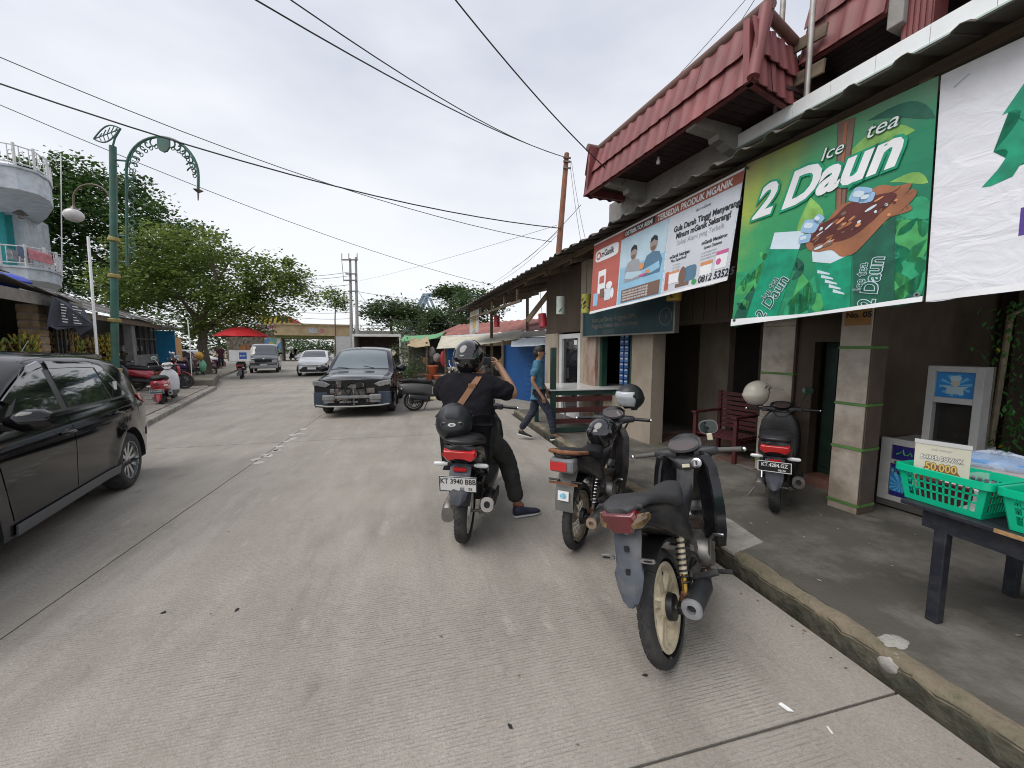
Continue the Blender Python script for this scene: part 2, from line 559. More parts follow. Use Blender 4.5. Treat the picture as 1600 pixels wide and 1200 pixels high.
# ------------------------------------------------------------------ shop building on the right
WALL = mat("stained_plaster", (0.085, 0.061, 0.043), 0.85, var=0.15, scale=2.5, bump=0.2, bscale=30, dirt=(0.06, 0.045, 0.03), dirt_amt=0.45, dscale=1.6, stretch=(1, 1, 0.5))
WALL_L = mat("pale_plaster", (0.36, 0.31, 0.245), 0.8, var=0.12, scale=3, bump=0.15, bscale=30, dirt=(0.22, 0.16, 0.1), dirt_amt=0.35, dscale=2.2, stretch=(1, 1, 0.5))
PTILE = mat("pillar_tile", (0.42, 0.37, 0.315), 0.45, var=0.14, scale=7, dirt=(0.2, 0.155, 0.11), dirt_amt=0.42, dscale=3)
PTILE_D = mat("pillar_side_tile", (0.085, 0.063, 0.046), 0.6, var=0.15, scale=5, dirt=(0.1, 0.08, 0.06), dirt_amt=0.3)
GREEN_LINE = mat("green_trim", (0.09, 0.2, 0.05), 0.5, var=0.2)
DOOR_G = mat("dark_green_door", (0.018, 0.04, 0.028), 0.5, var=0.25, scale=5)
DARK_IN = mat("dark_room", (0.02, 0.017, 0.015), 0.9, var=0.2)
CONC = mat("grey_concrete", (0.3, 0.29, 0.275), 0.85, var=0.12, scale=4, bump=0.2, bscale=40, dirt=(0.16, 0.14, 0.12), dirt_amt=0.3)
SOFFIT = mat("soffit_board", (0.05, 0.026, 0.028), 0.6, var=0.25, scale=3, stretch=(1, 4, 1))
REDTILE = mat("red_roof_tile", (0.23, 0.066, 0.068), 0.55, var=0.25, scale=4, dirt=(0.14, 0.05, 0.045), dirt_amt=0.35, dscale=2.5, stretch=(1, 1, 0.4))
CAPM = mat("weathered_cap", (0.17, 0.085, 0.07), 0.7, var=0.25, scale=5, dirt=(0.09, 0.07, 0.06), dirt_amt=0.35)
WTILE = mat("white_glazed_tile", (0.82, 0.85, 0.86), 0.3, var=0.03, dirt=(0.6, 0.6, 0.57), dirt_amt=0.1, dscale=4)
TIN = mat("old_tin", (0.095, 0.084, 0.07), 0.7, 0.25, var=0.25, scale=3, bump=0.25, bscale=14, dirt=(0.06, 0.05, 0.042), dirt_amt=0.4, dscale=3)
WOOD_OLD = mat("old_timber", (0.15, 0.115, 0.08), 0.85, var=0.3, scale=5, bump=0.3, bscale=30, stretch=(0.25, 3, 3))
POLE_G = mat("galvanised_pole", (0.4, 0.38, 0.36), 0.5, 0.6, var=0.2, scale=8, dirt=(0.2, 0.17, 0.14), dirt_amt=0.3)

BROOT = BW(3.0, 5.0)
shop = thing("shop_building", "old brown shop house with red mansard eaves, tiled pillars and dark doorways", "building", BROOT, R(97))
def B(u0, v0, z0, u1, v1, z1):
 return MB().box(min(u0, u1), -max(v0, v1), min(z0, z1), max(u0, u1), -min(v0, v1), max(z0, z1))
def bput(mb, name, m, parent=None, **k):
 """link a mesh laid out in (u, -v, z) under a thing whose origin is BROOT"""
 p = parent or shop
 top = p if p.parent is None else None
 return mb.build(name, m, p, loc=(-3, 5, 0) if top is not None else None, **k)

# back walls, side walls, header
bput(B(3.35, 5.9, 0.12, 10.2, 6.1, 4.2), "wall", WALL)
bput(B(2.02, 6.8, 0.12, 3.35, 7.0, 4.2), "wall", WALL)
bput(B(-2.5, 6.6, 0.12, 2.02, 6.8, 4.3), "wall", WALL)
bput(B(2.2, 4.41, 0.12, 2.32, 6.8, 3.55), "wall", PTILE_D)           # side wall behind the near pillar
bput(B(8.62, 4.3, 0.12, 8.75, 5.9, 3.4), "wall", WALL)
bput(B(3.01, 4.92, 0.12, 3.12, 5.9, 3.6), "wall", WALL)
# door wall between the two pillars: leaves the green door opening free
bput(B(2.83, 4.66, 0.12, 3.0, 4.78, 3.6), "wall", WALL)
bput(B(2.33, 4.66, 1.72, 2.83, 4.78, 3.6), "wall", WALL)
d = bput(B(2.33, 4.86, 0.22, 2.83, 4.9, 1.75), "door", DOOR_G)
for k in range(4):
 bput(B(2.35 + k * 0.118, 4.845, 0.3, 2.35 + k * 0.118 + 0.105, 4.858, 1.66), "board", DOOR_G, d, bevel=0.004)
bput(B(2.33, 4.62, 0.12, 2.83, 4.86, 0.22), "door_step", mat("red_step", (0.17, 0.08, 0.06), 0.7, var=0.25, scale=6))
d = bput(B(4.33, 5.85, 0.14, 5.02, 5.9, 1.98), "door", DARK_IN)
bput(B(4.3, 5.82, 0.12, 4.34, 5.9, 2.02), "frame", WOOD_OLD, d)
# header above the porch, planked
bput(B(2.1, 4.4, 1.99, 5.36, 4.48, 3.75), "header_beam", WALL)
for k in range(16):
 bput(B(2.12 + k * 0.2, 4.385, 2.05, 2.12 + k * 0.2 + 0.19, 4.398, 2.5), "plank", WALL, bevel=0.004)
bput(B(-2.5, 5.9, 3.6, 9, 6.6, 3.66), "ceiling", WALL)
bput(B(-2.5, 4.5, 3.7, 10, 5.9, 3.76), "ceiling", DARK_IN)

# pillars, each faced with tiles and green bands
def pillar(u0, u1, v0, v1, h, bands, face=PTILE, z0=0.12):
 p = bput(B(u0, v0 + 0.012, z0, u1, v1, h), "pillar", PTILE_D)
 z = z0
 zs = [z0] + bands + [h]
 for a, b in zip(zs[:-1], zs[1:]):
  n = max(1, round((b - a) / 0.6))
  for k in range(n):
   za, zb = lerp(a, b, k / n) + (0.012 if k == 0 and a != z0 else 0.002), lerp(a, b, (k + 1) / n) - (0.012 if k == n - 1 else 0.002)
   bput(B(u0 + 0.002, v0, za, u1 - 0.002, v0 + 0.014, zb), "tile", face, p, bevel=0.003)
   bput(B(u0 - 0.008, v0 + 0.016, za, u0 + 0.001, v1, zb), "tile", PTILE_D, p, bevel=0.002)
 for zb in bands:
  bput(B(u0 - 0.014, v0 - 0.006, zb - 0.011, u1 + 0.004, v1, zb + 0.011), "band", GREEN_LINE, p)
 return p
pillar(2.08, 2.32, 4.17, 4.41, 3.7, [0.2, 0.73, 1.14, 1.66, 2.12])
pillar(3.01, 3.4, 4.6, 4.9, 3.6, [0.25, 1.35])
bput(B(2.09, 4.16, 1.86, 2.29, 4.168, 2.02), "house_number_plate", mat("orange_plate", (0.4, 0.2, 0.07), 0.5, var=0.15))
lettering("No. 05", 0.07, INK, shop, frame_M((2.28 - 3, -4.157 + 5, 1.93), (-1, 0, 0), (0, 0, 1)), bold=0.03)
bput(B(4.86, 4.17, 0.12, 5.36, 4.42, 3.5), "pillar", WALL_L)
bput(B(4.8, 5.72, 0.12, 5.42, 5.9, 3.5), "pillar", WALL_L)
# facade beyond the porch
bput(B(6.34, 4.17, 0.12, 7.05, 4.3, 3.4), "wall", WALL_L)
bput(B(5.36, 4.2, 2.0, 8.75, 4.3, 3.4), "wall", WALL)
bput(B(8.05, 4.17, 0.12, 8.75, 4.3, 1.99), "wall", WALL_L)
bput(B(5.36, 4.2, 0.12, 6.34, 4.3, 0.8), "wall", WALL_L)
bput(B(6.36, 4.1, 0.12, 6.8, 4.17, 2.05), "pillar", mat("red_stained_plaster", (0.34, 0.28, 0.22), 0.85, var=0.12, scale=3, dirt=(0.2, 0.05, 0.03), dirt_amt=0.45, dscale=6, stretch=(1, 1, 0.3)))
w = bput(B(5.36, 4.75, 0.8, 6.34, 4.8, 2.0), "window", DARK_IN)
fg = mat("green_frame", (0.016, 0.055, 0.038), 0.45, var=0.2, scale=8, dirt=(0.05, 0.05, 0.045), dirt_amt=0.2)
for (a, b_, c_, d_) in ((5.36, 0.8, 5.43, 2.0), (6.27, 0.8, 6.34, 2.0), (5.43, 1.93, 6.27, 2.0), (5.43, 0.8, 6.27, 0.86)):
 bput(B(a, 4.19, b_, c_, 4.31, d_), "frame", fg, w)
dr = bput(B(7.2, 4.26, 0.2, 7.95, 4.28, 1.9), "door", glass_mat("dark_glass", (0.012, 0.013, 0.015)))
alu = mat("white_aluminium", (0.66, 0.67, 0.67), 0.35, 0.1, var=0.06)
for (a, b_, c_, d_) in ((7.06, 0.12, 7.2, 1.96), (7.92, 0.12, 8.05, 1.96), (7.2, 1.86, 7.92, 1.96), (7.2, 0.12, 7.92, 0.25)):
 bput(B(a, 4.2, b_, c_, 4.3, d_), "frame", alu, dr)
bput(B(7.3, 4.235, 1.72, 7.42, 4.255, 1.82), "sticker", PLATE_WHITE, dr)
bput(B(7.78, 4.2, 0.95, 7.82, 4.255, 1.2), "handle", STEEL, dr)

# upper eaves: beam, soffit, brackets, tiled skirt
bput(B(3.86, 4.5, 4.02, 6.6, 4.66, 4.42), "eaves_beam", CONC)
bput(B(-2.5, 4.66, 3.5, 6.6, 4.8, 4.45), "wall", CONC)
sf = bput(B(3.12, 3.78, 4.46, 6.15, 4.66, 4.5), "soffit", SOFFIT)
u = 3.14
while u < 6.12:
 bput(B(u, 3.78, 4.425, u + 0.105, 4.64, 4.458), "plank", SOFFIT, sf)
 u += 0.112
sf2 = bput(B(-2.0, 4.68, 4.9, 3.25, 7.0, 4.95), "soffit", SOFFIT)
v = 4.75
while v < 6.9:
 bput(B(-2.0, v, 4.865, 3.25, v + 0.1, 4.899), "plank", SOFFIT, sf2)
 v += 0.108
bput(B(-2.5, 6.5, 4.3, 3.2, 6.7, 5.0), "wall", SOFFIT)
for uu in (3.78, 5.52):
 pr_ = [(3.76, 4.30), (4.12, 4.275), (4.14, 4.215), (4.24, 4.205), (4.36, 4.15), (4.52, 4.12), (4.52, 4.422), (3.76, 4.422)]
 mb = MB()
 n = len(pr_)
 for du in (0, 0.15):
  mb.v += [(uu + du, -a, z) for a, z in pr_]
 mb.f = [tuple(range(n)), tuple(range(2 * n - 1, n - 1, -1))] + [(i, (i + 1) % n, n + (i + 1) % n, n + i) for i in range(n)]
 bput(mb, "bracket", CONC, bevel=0.006)

def skirt(p0, p1, lean, z0, z1, w=0.195, name="mansard_roof", capped=True):
 """two courses of pressed red tiles between plan points p0 -> p1 (u, v); lean = inward offset of the top edge"""
 (ua, va), (ub, vb) = p0, p1
 ln = math.hypot(ub - ua, vb - va)
 ex = Vector(((ub - ua) / ln, -(vb - va) / ln, 0))
 nrm = Vector((ex.y, -ex.x, 0))
 o3 = Vector((ua, -va, 0))
 def P(x, t, off):
  q = o3 + ex * x + Vector((0, 0, lerp(z0, z1, t))) - nrm * lean * t + nrm * off
  return (q.x, q.y, q.z)
 base = MB().add([P(0, 0, -0.03), P(ln, 0, -0.03), P(ln, 1, -0.03), P(0, 1, -0.03), P(0, 0, -0.09), P(ln, 0, -0.09), P(ln, 1, -0.09), P(0, 1, -0.09)],
     [(0, 1, 2, 3), (7, 6, 5, 4), (0, 4, 5, 1), (1, 5, 6, 2), (2, 6, 7, 3), (3, 7, 4, 0)])
 roof = bput(base, name, REDTILE)
 nt = max(1, round(ln / w))
 w = ln / nt
 prof = [(0.0, 0.006), (0.12, 0.02), (0.25, 0.026), (0.38, 0.02), (0.5, 0.008), (0.62, 0.002), (0.8, 0.0), (1.0, 0.006)]
 rr = random.Random(int(ua * 100))
 for k in range(nt):
  for (ta, tb, oa, ob) in ((0.0, 0.5, 0.008, -0.012), (0.47, 1.0, 0.03, -0.01)):
   mb = MB()
   jo = rr.uniform(-0.003, 0.003)
   rows = []
   for tt, oo in ((ta, oa), (lerp(ta, tb, 0.12), oa), (tb, ob)):
    rows.append([P((k + x) * w, tt - (0.02 * h / 0.026 if tt == ta else 0), oo + h + jo) for x, h in prof])
   rows.insert(0, [P((k + x) * w, ta - (0.02 * h / 0.026), oa + h - 0.014 + jo) for x, h in prof])
   mb.loft(rows, cap=False, closed=False)
   bput(mb, "tile", REDTILE, roof, smooth=50, fix=False)
 if not capped:
  return roof
 cap = MB().tube([P(0 - 0.02, 1.02, -0.02), P(ln + 0.02, 1.02, -0.02)], 0.062, 10)
 bput(cap, "ridge_cap", CAPM, roof, smooth=40)
 return roof
skirt((6.2, 3.69), (3.0, 3.69), 0.17, 4.33, 5.07)
skirt((6.2, 4.9), (6.2, 3.69), 0.12, 4.33, 5.07)
skirt((3.0, 3.69), (3.17, 4.6), 0.03, 4.33, 4.94, capped=False)
bput(B(3.25, 4.5, 4.5, 6.1, 5.4, 4.9), "wall", SOFFIT)
bput(B(3.2, 6.5, 4.3, 6.5, 6.7, 5.0), "wall", SOFFIT)
bput(MB().tube([(3.03, -3.84, 5.03), (3.2, -4.62, 5.0)], 0.05, 10), "ridge_cap", CAPM, smooth=40)
skirt((3.17, 4.6), (2.42, 4.62), 0.17, 4.78, 5.6)
bput(MB().tube([(2.99, -3.69, 4.34), (3.02, -3.85, 5.06)], 0.058, 12), "ridge_cap", REDTILE, smooth=40)
bput(B(2.3, 4.66, 4.62, 2.42, 5.2, 4.9), "bracket", CONC, bevel=0.01)
rc = bput(B(2.12, 4.74, 4.2, 2.34, 4.95, 5.6), "ribbed_column", REDTILE)
for k in range(5):
 bput(B(2.13 + k * 0.042, 4.725, 4.2, 2.152 + k * 0.042, 4.742, 5.6), "rib", REDTILE, rc)
# white tiled fascia
fs = bput(B(-2.4, 4.48, 4.17, 3.85, 4.66, 4.325), "fascia", WALL_L)
u = 3.852
k = 0
while u > -2.2:
 bput(B(u - 0.366, 4.462, 4.172, u, 4.482, 4.33), "tile", WTILE, fs, bevel=0.003)
 u -= 0.369
bput(B(-2.4, 4.44, 4.155, 3.86, 4.5, 4.17), "drip_edge", mat("pale_green_edge", (0.45, 0.55, 0.5), 0.5, var=0.1))
for uu, nm in ((3.33, 0), (3.0, 1)):
 bput(MB().tube([(uu, -4.5, 4.33), (uu - 0.01, -4.5, 7.2)], 0.028, 10), "steel_pole", POLE_G, smooth=40)
bput(MB().beam((3.44, -4.53, 4.62), (2.86, -4.53, 4.57), 0.03, 0.13), "plank", WOOD_OLD)
bput(MB().beam((3.42, -4.53, 4.98), (2.86, -4.53, 4.92), 0.03, 0.12), "plank", WOOD_OLD)
blb = thing("light_bulb", "small bare white bulb hanging under the dark red soffit", "bulb", BW(4.62, 3.95, 4.3), R(97))
MB().tube([(0, 0, 0.14), (0, 0, 0.04)], 0.006, 6).build("cord", INK, blb)
MB().lathe([(0.002, -0.055), (0.02, -0.05), (0.028, -0.03), (0.024, -0.005), (0.014, 0.02), (0.013, 0.045), (0.002, 0.047)], 14).build("bulb", WHITE_PAINT, blb, smooth=60)

# ------------------------------------------------------------------ tin canopy
can = thing("tin_canopy", "long sagging canopy of old corrugated tin on timber purlins along the shops", "canopy", BROOT, R(97))
def can_z(u, v):
 return 3.5 - 0.032 * max(u, 0) * (1 + 0.0 * u) + (v - 3.25) * 0.26
rng = random.Random(5)
u = -2.0
while u < 14.3:
 wv = 0.285
 n = 3
 prof = []
 for k in range(n):
  for x, h in ((0.0, 0), (0.5, 0.0), (0.62, 0.008), (0.72, 0.034), (0.82, 0.04), (0.92, 0.03)):
   prof.append(((k + x) * wv, h))
 prof.append((n * wv, 0.0))
 j = rng.uniform(-0.02, 0.02)
 jz = rng.uniform(-0.006, 0.012)
 v1 = 4.46 if u < 6 else 6.2
 rows = []
 for vv in (3.23 + j, 3.26 + j, 3.9, v1):
  sag = rng.uniform(-0.008, 0.008)
  rows.append([(u + x, -vv, can_z(u + x, vv) + h + jz + sag + (0.012 * rng.random() if vv < 3.3 else 0)) for x, h in prof])
 mb = MB().loft(rows, cap=False, closed=False)
 nv = len(mb.v)
 o = bput(mb, "roof_sheet", TIN, can, smooth=45, fix=False)
 sd = o.modifiers.new("thick", 'SOLIDIFY')
 sd.thickness = 0.006
 u += n * wv - 0.015
for vv in (3.62, 3.98, 4.4):
 bput(MB().beam((-2, -vv, can_z(0, vv) - 0.045), (0, -vv, can_z(0, vv) - 0.045), 0.05, 0.08), "purlin", WOOD_OLD, can)
 bput(MB().beam((0, -vv, can_z(0, vv) - 0.045), (14.2, -vv, can_z(14.2, vv) - 0.045), 0.05, 0.08), "purlin", WOOD_OLD, can)
for vv in (5.0, 5.6):
 bput(MB().beam((6, -vv, can_z(6, vv) - 0.045), (14.2, -vv, can_z(14.2, vv) - 0.045), 0.05, 0.08), "purlin", WOOD_OLD, can)
for uu in (0.4, 1.6, 2.8, 4.0, 5.2, 6.4, 7.5, 8.6, 9.8, 11.0, 12.2, 13.4, 14.1):
 v1 = 4.46 if uu < 6 else 6.1
 bput(MB().beam((uu, -3.56, can_z(uu, 3.56) - 0.13), (uu, -v1, can_z(uu, v1) - 0.13), 0.06, 0.09), "rafter", WOOD_OLD, can)
for uu, vv in ((9.9, 5.9), (14.0, 5.9), (13.9, 4.4)):
 bput(MB().beam((uu, -vv, 0.0), (uu, -vv, can_z(uu, vv) - 0.1), 0.09, 0.09), "post", WOOD_OLD, can)
# timber braces and the truss seen at the open end
bput(MB().beam((9.4, -3.95, 2.35), (8.9, -4.6, 3.35), 0.05, 0.3, (1, 0, 0)), "brace", mat("raw_timber", (0.3, 0.23, 0.15), 0.8, var=0.2, scale=5, stretch=(1, 1, 0.3)), can)
for uu in (8.95, 9.9, 11.0, 12.2):
 bput(MB().beam((uu, -3.5, can_z(uu, 3.5) - 0.2), (uu, -3.5, can_z(uu, 3.5) - 0.5), 0.05, 0.05), "strut", WOOD_OLD, can)
bput(MB().beam((8.7, -3.5, can_z(8.7, 3.5) - 0.5), (14.0, -3.5, can_z(14, 3.5) - 0.42), 0.05, 0.06), "truss_chord", WOOD_OLD, can)
bput(MB().beam((9.9, -5.9, 2.6), (14.0, -5.9, 2.5), 0.06, 0.08), "truss_chord", mat("red_rail", (0.3, 0.04, 0.04), 0.5, var=0.2), can)
# ------------------------------------------------------------------ cars
def poly_at(pts, s):
 """point at parameter s in 0..1 along a polyline (by index)"""
 k = s * (len(pts) - 1)
 i = min(int(k), len(pts) - 2)
 t = k - i
 return (lerp(pts[i][0], pts[i + 1][0], t), lerp(pts[i][1], pts[i + 1][1], t))

ALLOY = mat("alloy_rim", (0.55, 0.56, 0.57), 0.28, 0.9, var=0.1)
WELL = mat("wheel_well", (0.012, 0.012, 0.012), 0.9, var=0.1)
CARGLASS = mat("tinted_glass", (0.012, 0.014, 0.016), 0.03, var=0.02, coat=1.0, spec=0.9)
WINDSCREEN = mat("windscreen_glass", (0.035, 0.045, 0.05), 0.03, var=0.02, coat=1.0, spec=1.0)
TRIM = mat("black_trim", (0.014, 0.014, 0.015), 0.35, var=0.1)

def wheel_part(parent, x, y, r, w, rim_r, side, spokes=10, rim_m=ALLOY, twist=0.0):
 """car wheel; side = +1 when its outer face looks towards +y"""
 M = Matrix.Translation((x, y, r)) @ Matrix.Rotation(-side * PI / 2, 4, 'X')
 h = w / 2
 prof = [(rim_r - 0.01, -h * 0.86), (rim_r + 0.015, -h * 0.98), (r - 0.05, -h), (r - 0.02, -h * 0.86), (r, -h * 0.6), (r, h * 0.6), (r - 0.02, h * 0.86), (r - 0.05, h), (rim_r + 0.015, h * 0.98), (rim_r - 0.01, h * 0.86)]
 wh = MB().lathe(prof, 40, M).build("wheel", RUBBER, parent, smooth=50)
 b = MB()
 b.lathe([(rim_r - 0.012, -h * 0.8), (rim_r - 0.012, h * 0.6), (rim_r - 0.004, h * 0.9), (rim_r + 0.004, h * 0.92), (rim_r + 0.004, h * 0.8)], 40, M)
 b.lathe([(0.001, h * 0.62), (0.05, h * 0.6), (0.06, h * 0.3)], 20, M)
 for k in range(spokes):
  a = 2 * PI * k / spokes
  ca, sa = math.cos(a), math.sin(a)
  at, bt = a + twist, 0.13 * 10 / spokes
  ro = rim_r - 0.01
  pts = []
  for rr_, aa, ww, zz in ((0.04, a, 0.018, h * 0.6), (ro, at, ro * bt * 0.85, h * 0.72)):
   for sg in (-1, 1):
    pts.append((rr_ * math.cos(aa) - sg * ww * math.sin(aa), rr_ * math.sin(aa) + sg * ww * math.cos(aa), zz))
  p0, p1, q0, q1 = pts
  dn = lambda p: (p[0], p[1], p[2] - 0.03)
  b.add([p0, p1, q1, q0, dn(p0), dn(p1), dn(q1), dn(q0)], [(0, 1, 2, 3), (7, 6, 5, 4), (0, 4, 5, 1), (1, 5, 6, 2), (2, 6, 7, 3), (3, 7, 4, 0)], M)
 b.build("rim", rim_m, wh, smooth=30)
 MB().lathe([(0.001, h * 0.2), (rim_r - 0.015, h * 0.15)], 24, M).build("brake_disc", DULL_STEEL, wh)
 return wh

class Car:
 def __init__(s, name, label, loc, th, L, W, top, prof, axles, wr, arch, paint, zb=0.24, nose=0.16, tail=0.14, crown=0.12, group=None, cat="car", power=5, flare=0.02):
  s.root = thing(name, label, cat, (loc[0], loc[1], 0), PI / 2 - R(th), group)
  s.L, s.W, s.top, s.prof, s.ax, s.wr, s.arch, s.zb0 = L, W, top, prof, axles, wr, arch, zb
  s.nose, s.tail, s.cr, s.pw, s.flare = nose, tail, crown, power, flare
  s.paint = paint
 def zt(s, x): return curve(s.top, x)
 def plan(s, x):
  d = (x - s.L / 2) / (s.L / 2)
  e = s.nose if d > 0 else s.tail
  return 1 - e * abs(d) ** s.pw
 def crown(s, x): return min(s.cr, 0.45 * (s.zt(x) - s.zb(x)))
 def zb(s, x):
  z = s.zb0
  for a in s.ax:
   d = abs(x - a)
   if d < s.arch:
    z = max(z, s.wr + math.sqrt(s.arch ** 2 - d * d))
  return z
 def ys(s, x, z):
  y = s.W / 2 * curve(s.prof, z) * s.plan(x)
  for a in s.ax:
   d = math.hypot(x - a, z - s.wr)
   y += s.flare * max(0, 1 - abs(d - s.arch) / 0.16) * (1 if z < s.wr + s.arch + 0.12 else 0)
  return y
 def sy(s, x, z):
  zs = s.zt(x) - s.crown(x)
  if z <= zs: return s.ys(x, z)
  t = min(1, (z - zs) / max(1e-4, s.crown(x)))
  return s.ys(x, zs) * max(0, 1 - t ** 2.3) ** (1 / 2.3)
 def sz(s, x, y):
  zs = s.zt(x) - s.crown(x)
  yy = s.ys(x, zs)
  return zs + s.crown(x) * max(0, 1 - min(1, abs(y) / yy) ** 2.3) ** (1 / 2.3)
 def X(s, x): return x - s.L / 2
 def body(s, hole=None):
  xs = set([0, s.L])
  for x, _ in s.top: xs.add(min(max(x, 0), s.L))
  for a in s.ax:
   for k in range(-9, 10):
    xs.add(a + s.arch * math.sin(PI / 2 * k / 9))
  k = 0.0
  while k < s.L:
   xs.add(k); k += 0.09
  k = 0
  for e in (0.015, 0.04, 0.08):
   xs.add(e); xs.add(s.L - e)
  xs = sorted(x for x in xs if 0 <= x <= s.L)
  xs = [x for i, x in enumerate(xs) if i == 0 or x - xs[i - 1] > 0.012]
  rows = []
  for x in xs:
   zb, zt, c = s.zb(x), s.zt(x), s.crown(x)
   zs = zt - c
   half = [(s.ys(x, lerp(zb, zs, i / 16)), lerp(zb, zs, i / 16)) for i in range(17)]
   y1 = half[-1][0]
   for i in range(1, 11):
    a = PI / 2 * i / 10
    half.append((y1 * max(0, math.cos(a)) ** (2 / 2.3), zs + c * math.sin(a) ** (2 / 2.3)))
   ring = [(s.X(x), y, z) for y, z in half] + [(s.X(x), -y, z) for y, z in reversed(half[:-1])]
   rows.append(ring)
  mb = MB().loft(rows, cap=True, closed=False)
  s.bodyo = mb.build("body", s.paint, s.root, smooth=38)
  u = MB().box(s.X(0.1), -s.W * 0.4, 0.2, s.X(s.L - 0.12), s.W * 0.4, 0.36)
  for a in s.ax:
   for sd in (-1, 1):
    u.lathe([(0.001, 0), (s.arch - 0.004, 0), (s.arch - 0.004, 0.3)], 28, Matrix.Translation((s.X(a), sd * (s.W / 2 - 0.3), s.wr)) @ Matrix.Rotation(-sd * PI / 2, 4, 'X'))
  u.v = [(p[0], p[1], max(p[2], 0.3 if abs(p[2]) < 9 else p[2])) if p[2] < 0.3 else p for p in u.v]
  u.build("underbody", WELL, s.root)
  return s.bodyo
 def side_patch(s, name, m, bottom, top, side, off=0.004, n=24, k=8, parent=None, smooth=40, depth=0.012):
  g = []
  for i in range(n + 1):
   b, t = poly_at(bottom, i / n), poly_at(top, i / n)
   col = []
   for j in range(k + 1):
    x, z = lerp(b[0], t[0], j / k), lerp(b[1], t[1], j / k)
    y = s.sy(x, z)
    dz = (s.sy(x, z + 0.01) - s.sy(x, z - 0.01)) / 0.02
    nl = math.sqrt(1 + dz * dz)
    col.append((s.X(x), side * (y + off / nl), z - off * dz / nl))
   g.append(col)
  return s._grid(g, name, m, parent, smooth, (0, -side * depth, 0))
 def top_patch(s, name, m, back, front, off=0.004, n=16, k=8, parent=None, depth=0.012):
  """back / front: polylines of (x, y)"""
  g = []
  for i in range(n + 1):
   b, t = poly_at(back, i / n), poly_at(front, i / n)
   col = []
   for j in range(k + 1):
    x, y = lerp(b[0], t[0], j / k), lerp(b[1], t[1], j / k)
    z = s.sz(x, y)
    dx = (s.sz(x + 0.01, y) - s.sz(x - 0.01, y)) / 0.02
    nl = math.sqrt(1 + dx * dx)
    col.append((s.X(x) - off * dx / nl, y, z + off / nl))
   g.append(col)
  return s._grid(g, name, m, parent, 40, (0, 0, -depth))
 def _grid(s, g, name, m, parent, smooth, dv):
  mb = MB()
  n, k = len(g) - 1, len(g[0]) - 1
  vs = [p for c in g for p in c]
  fs = [(i * (k + 1) + j, (i + 1) * (k + 1) + j, (i + 1) * (k + 1) + j + 1, i * (k + 1) + j + 1) for i in range(n) for j in range(k)]
  rim = [i * (k + 1) for i in range(n + 1)] + [n * (k + 1) + j for j in range(1, k + 1)] + [i * (k + 1) + k for i in range(n - 1, -1, -1)] + [j for j in range(k - 1, 0, -1)]
  o = len(vs)
  vs += [tuple(Vector(vs[i]) + Vector(dv)) for i in rim]
  r = len(rim)
  fs += [(rim[(i + 1) % r], rim[i], o + i, o + (i + 1) % r) for i in range(r)]
  mb.add(vs, fs)
  return mb.build(name, m, parent or s.root, smooth=smooth)
 def wheels(s, w=0.2, rim=0.21, spokes=10, rim_m=ALLOY, twist=0.0):
  for a in s.ax:
   for sd in (1, -1):
    wheel_part(s.root, s.X(a), sd * (s.W / 2 - w / 2 - 0.012), s.wr, w, rim, sd, spokes, rim_m, twist)
 def handle(s, x, z, side, m=None, ln=0.17):
  y = s.sy(x, z)
  h = MB().tube([(s.X(x - ln / 2), side * (y + 0.008), z - 0.004), (s.X(x - ln / 2 + 0.02), side * (y + 0.035), z), (s.X(x + ln / 2 - 0.02), side * (y + 0.035), z + 0.004), (s.X(x + ln / 2), side * (y + 0.008), z + 0.002)], [0.012, 0.014, 0.014, 0.012], 8)
  h.build("handle", m or s.paint, s.root, smooth=50)
  MB().ball((s.X(x - 0.01), side * (y + 0.003), z - 0.004), 0.055, 0.006, 0.032, 12, 6).build("handle_recess", TRIM, s.root, smooth=50)
 def mirror(s, x, z, side, m=None, sc=1.0):
  y = s.sy(x, z)
  rings = []
  for t, w_, h_ in ((0, 0.05, 0.03), (0.05, 0.085, 0.06), (0.11, 0.11, 0.085), (0.2, 0.1, 0.08), (0.25, 0.05, 0.05)):
   rings.append([(s.X(x) + a * sc * 0.8 + (0.02 if t > 0.1 else 0), side * (y + (0.02 + t) * sc), z + 0.06 * sc + b * sc) for a, b in sell(w_, h_, 2.6, 14)])
  mo = MB().loft(rings).build("mirror", m or s.paint, s.root, smooth=50)
  MB().box(s.X(x) - 0.03, min(side * (y - 0.03), side * (y + 0.06)), z - 0.01, s.X(x) + 0.03, max(side * (y - 0.03), side * (y + 0.06)), z + 0.05).build("mirror_foot", TRIM, s.root, bevel=0.008)
  return mo

PAINT_BLACK = mat("black_car_paint", (0.004, 0.004, 0.005), 0.07, var=0.05, coat=0.0, spec=0.5)
PROF_H = [(0.2, 0.95), (0.35, 0.975), (0.6, 0.99), (0.8, 1.0), (0.93, 0.99), (1.02, 0.955), (1.08, 0.93), (1.3, 0.86), (1.55, 0.77), (1.7, 0.7)]

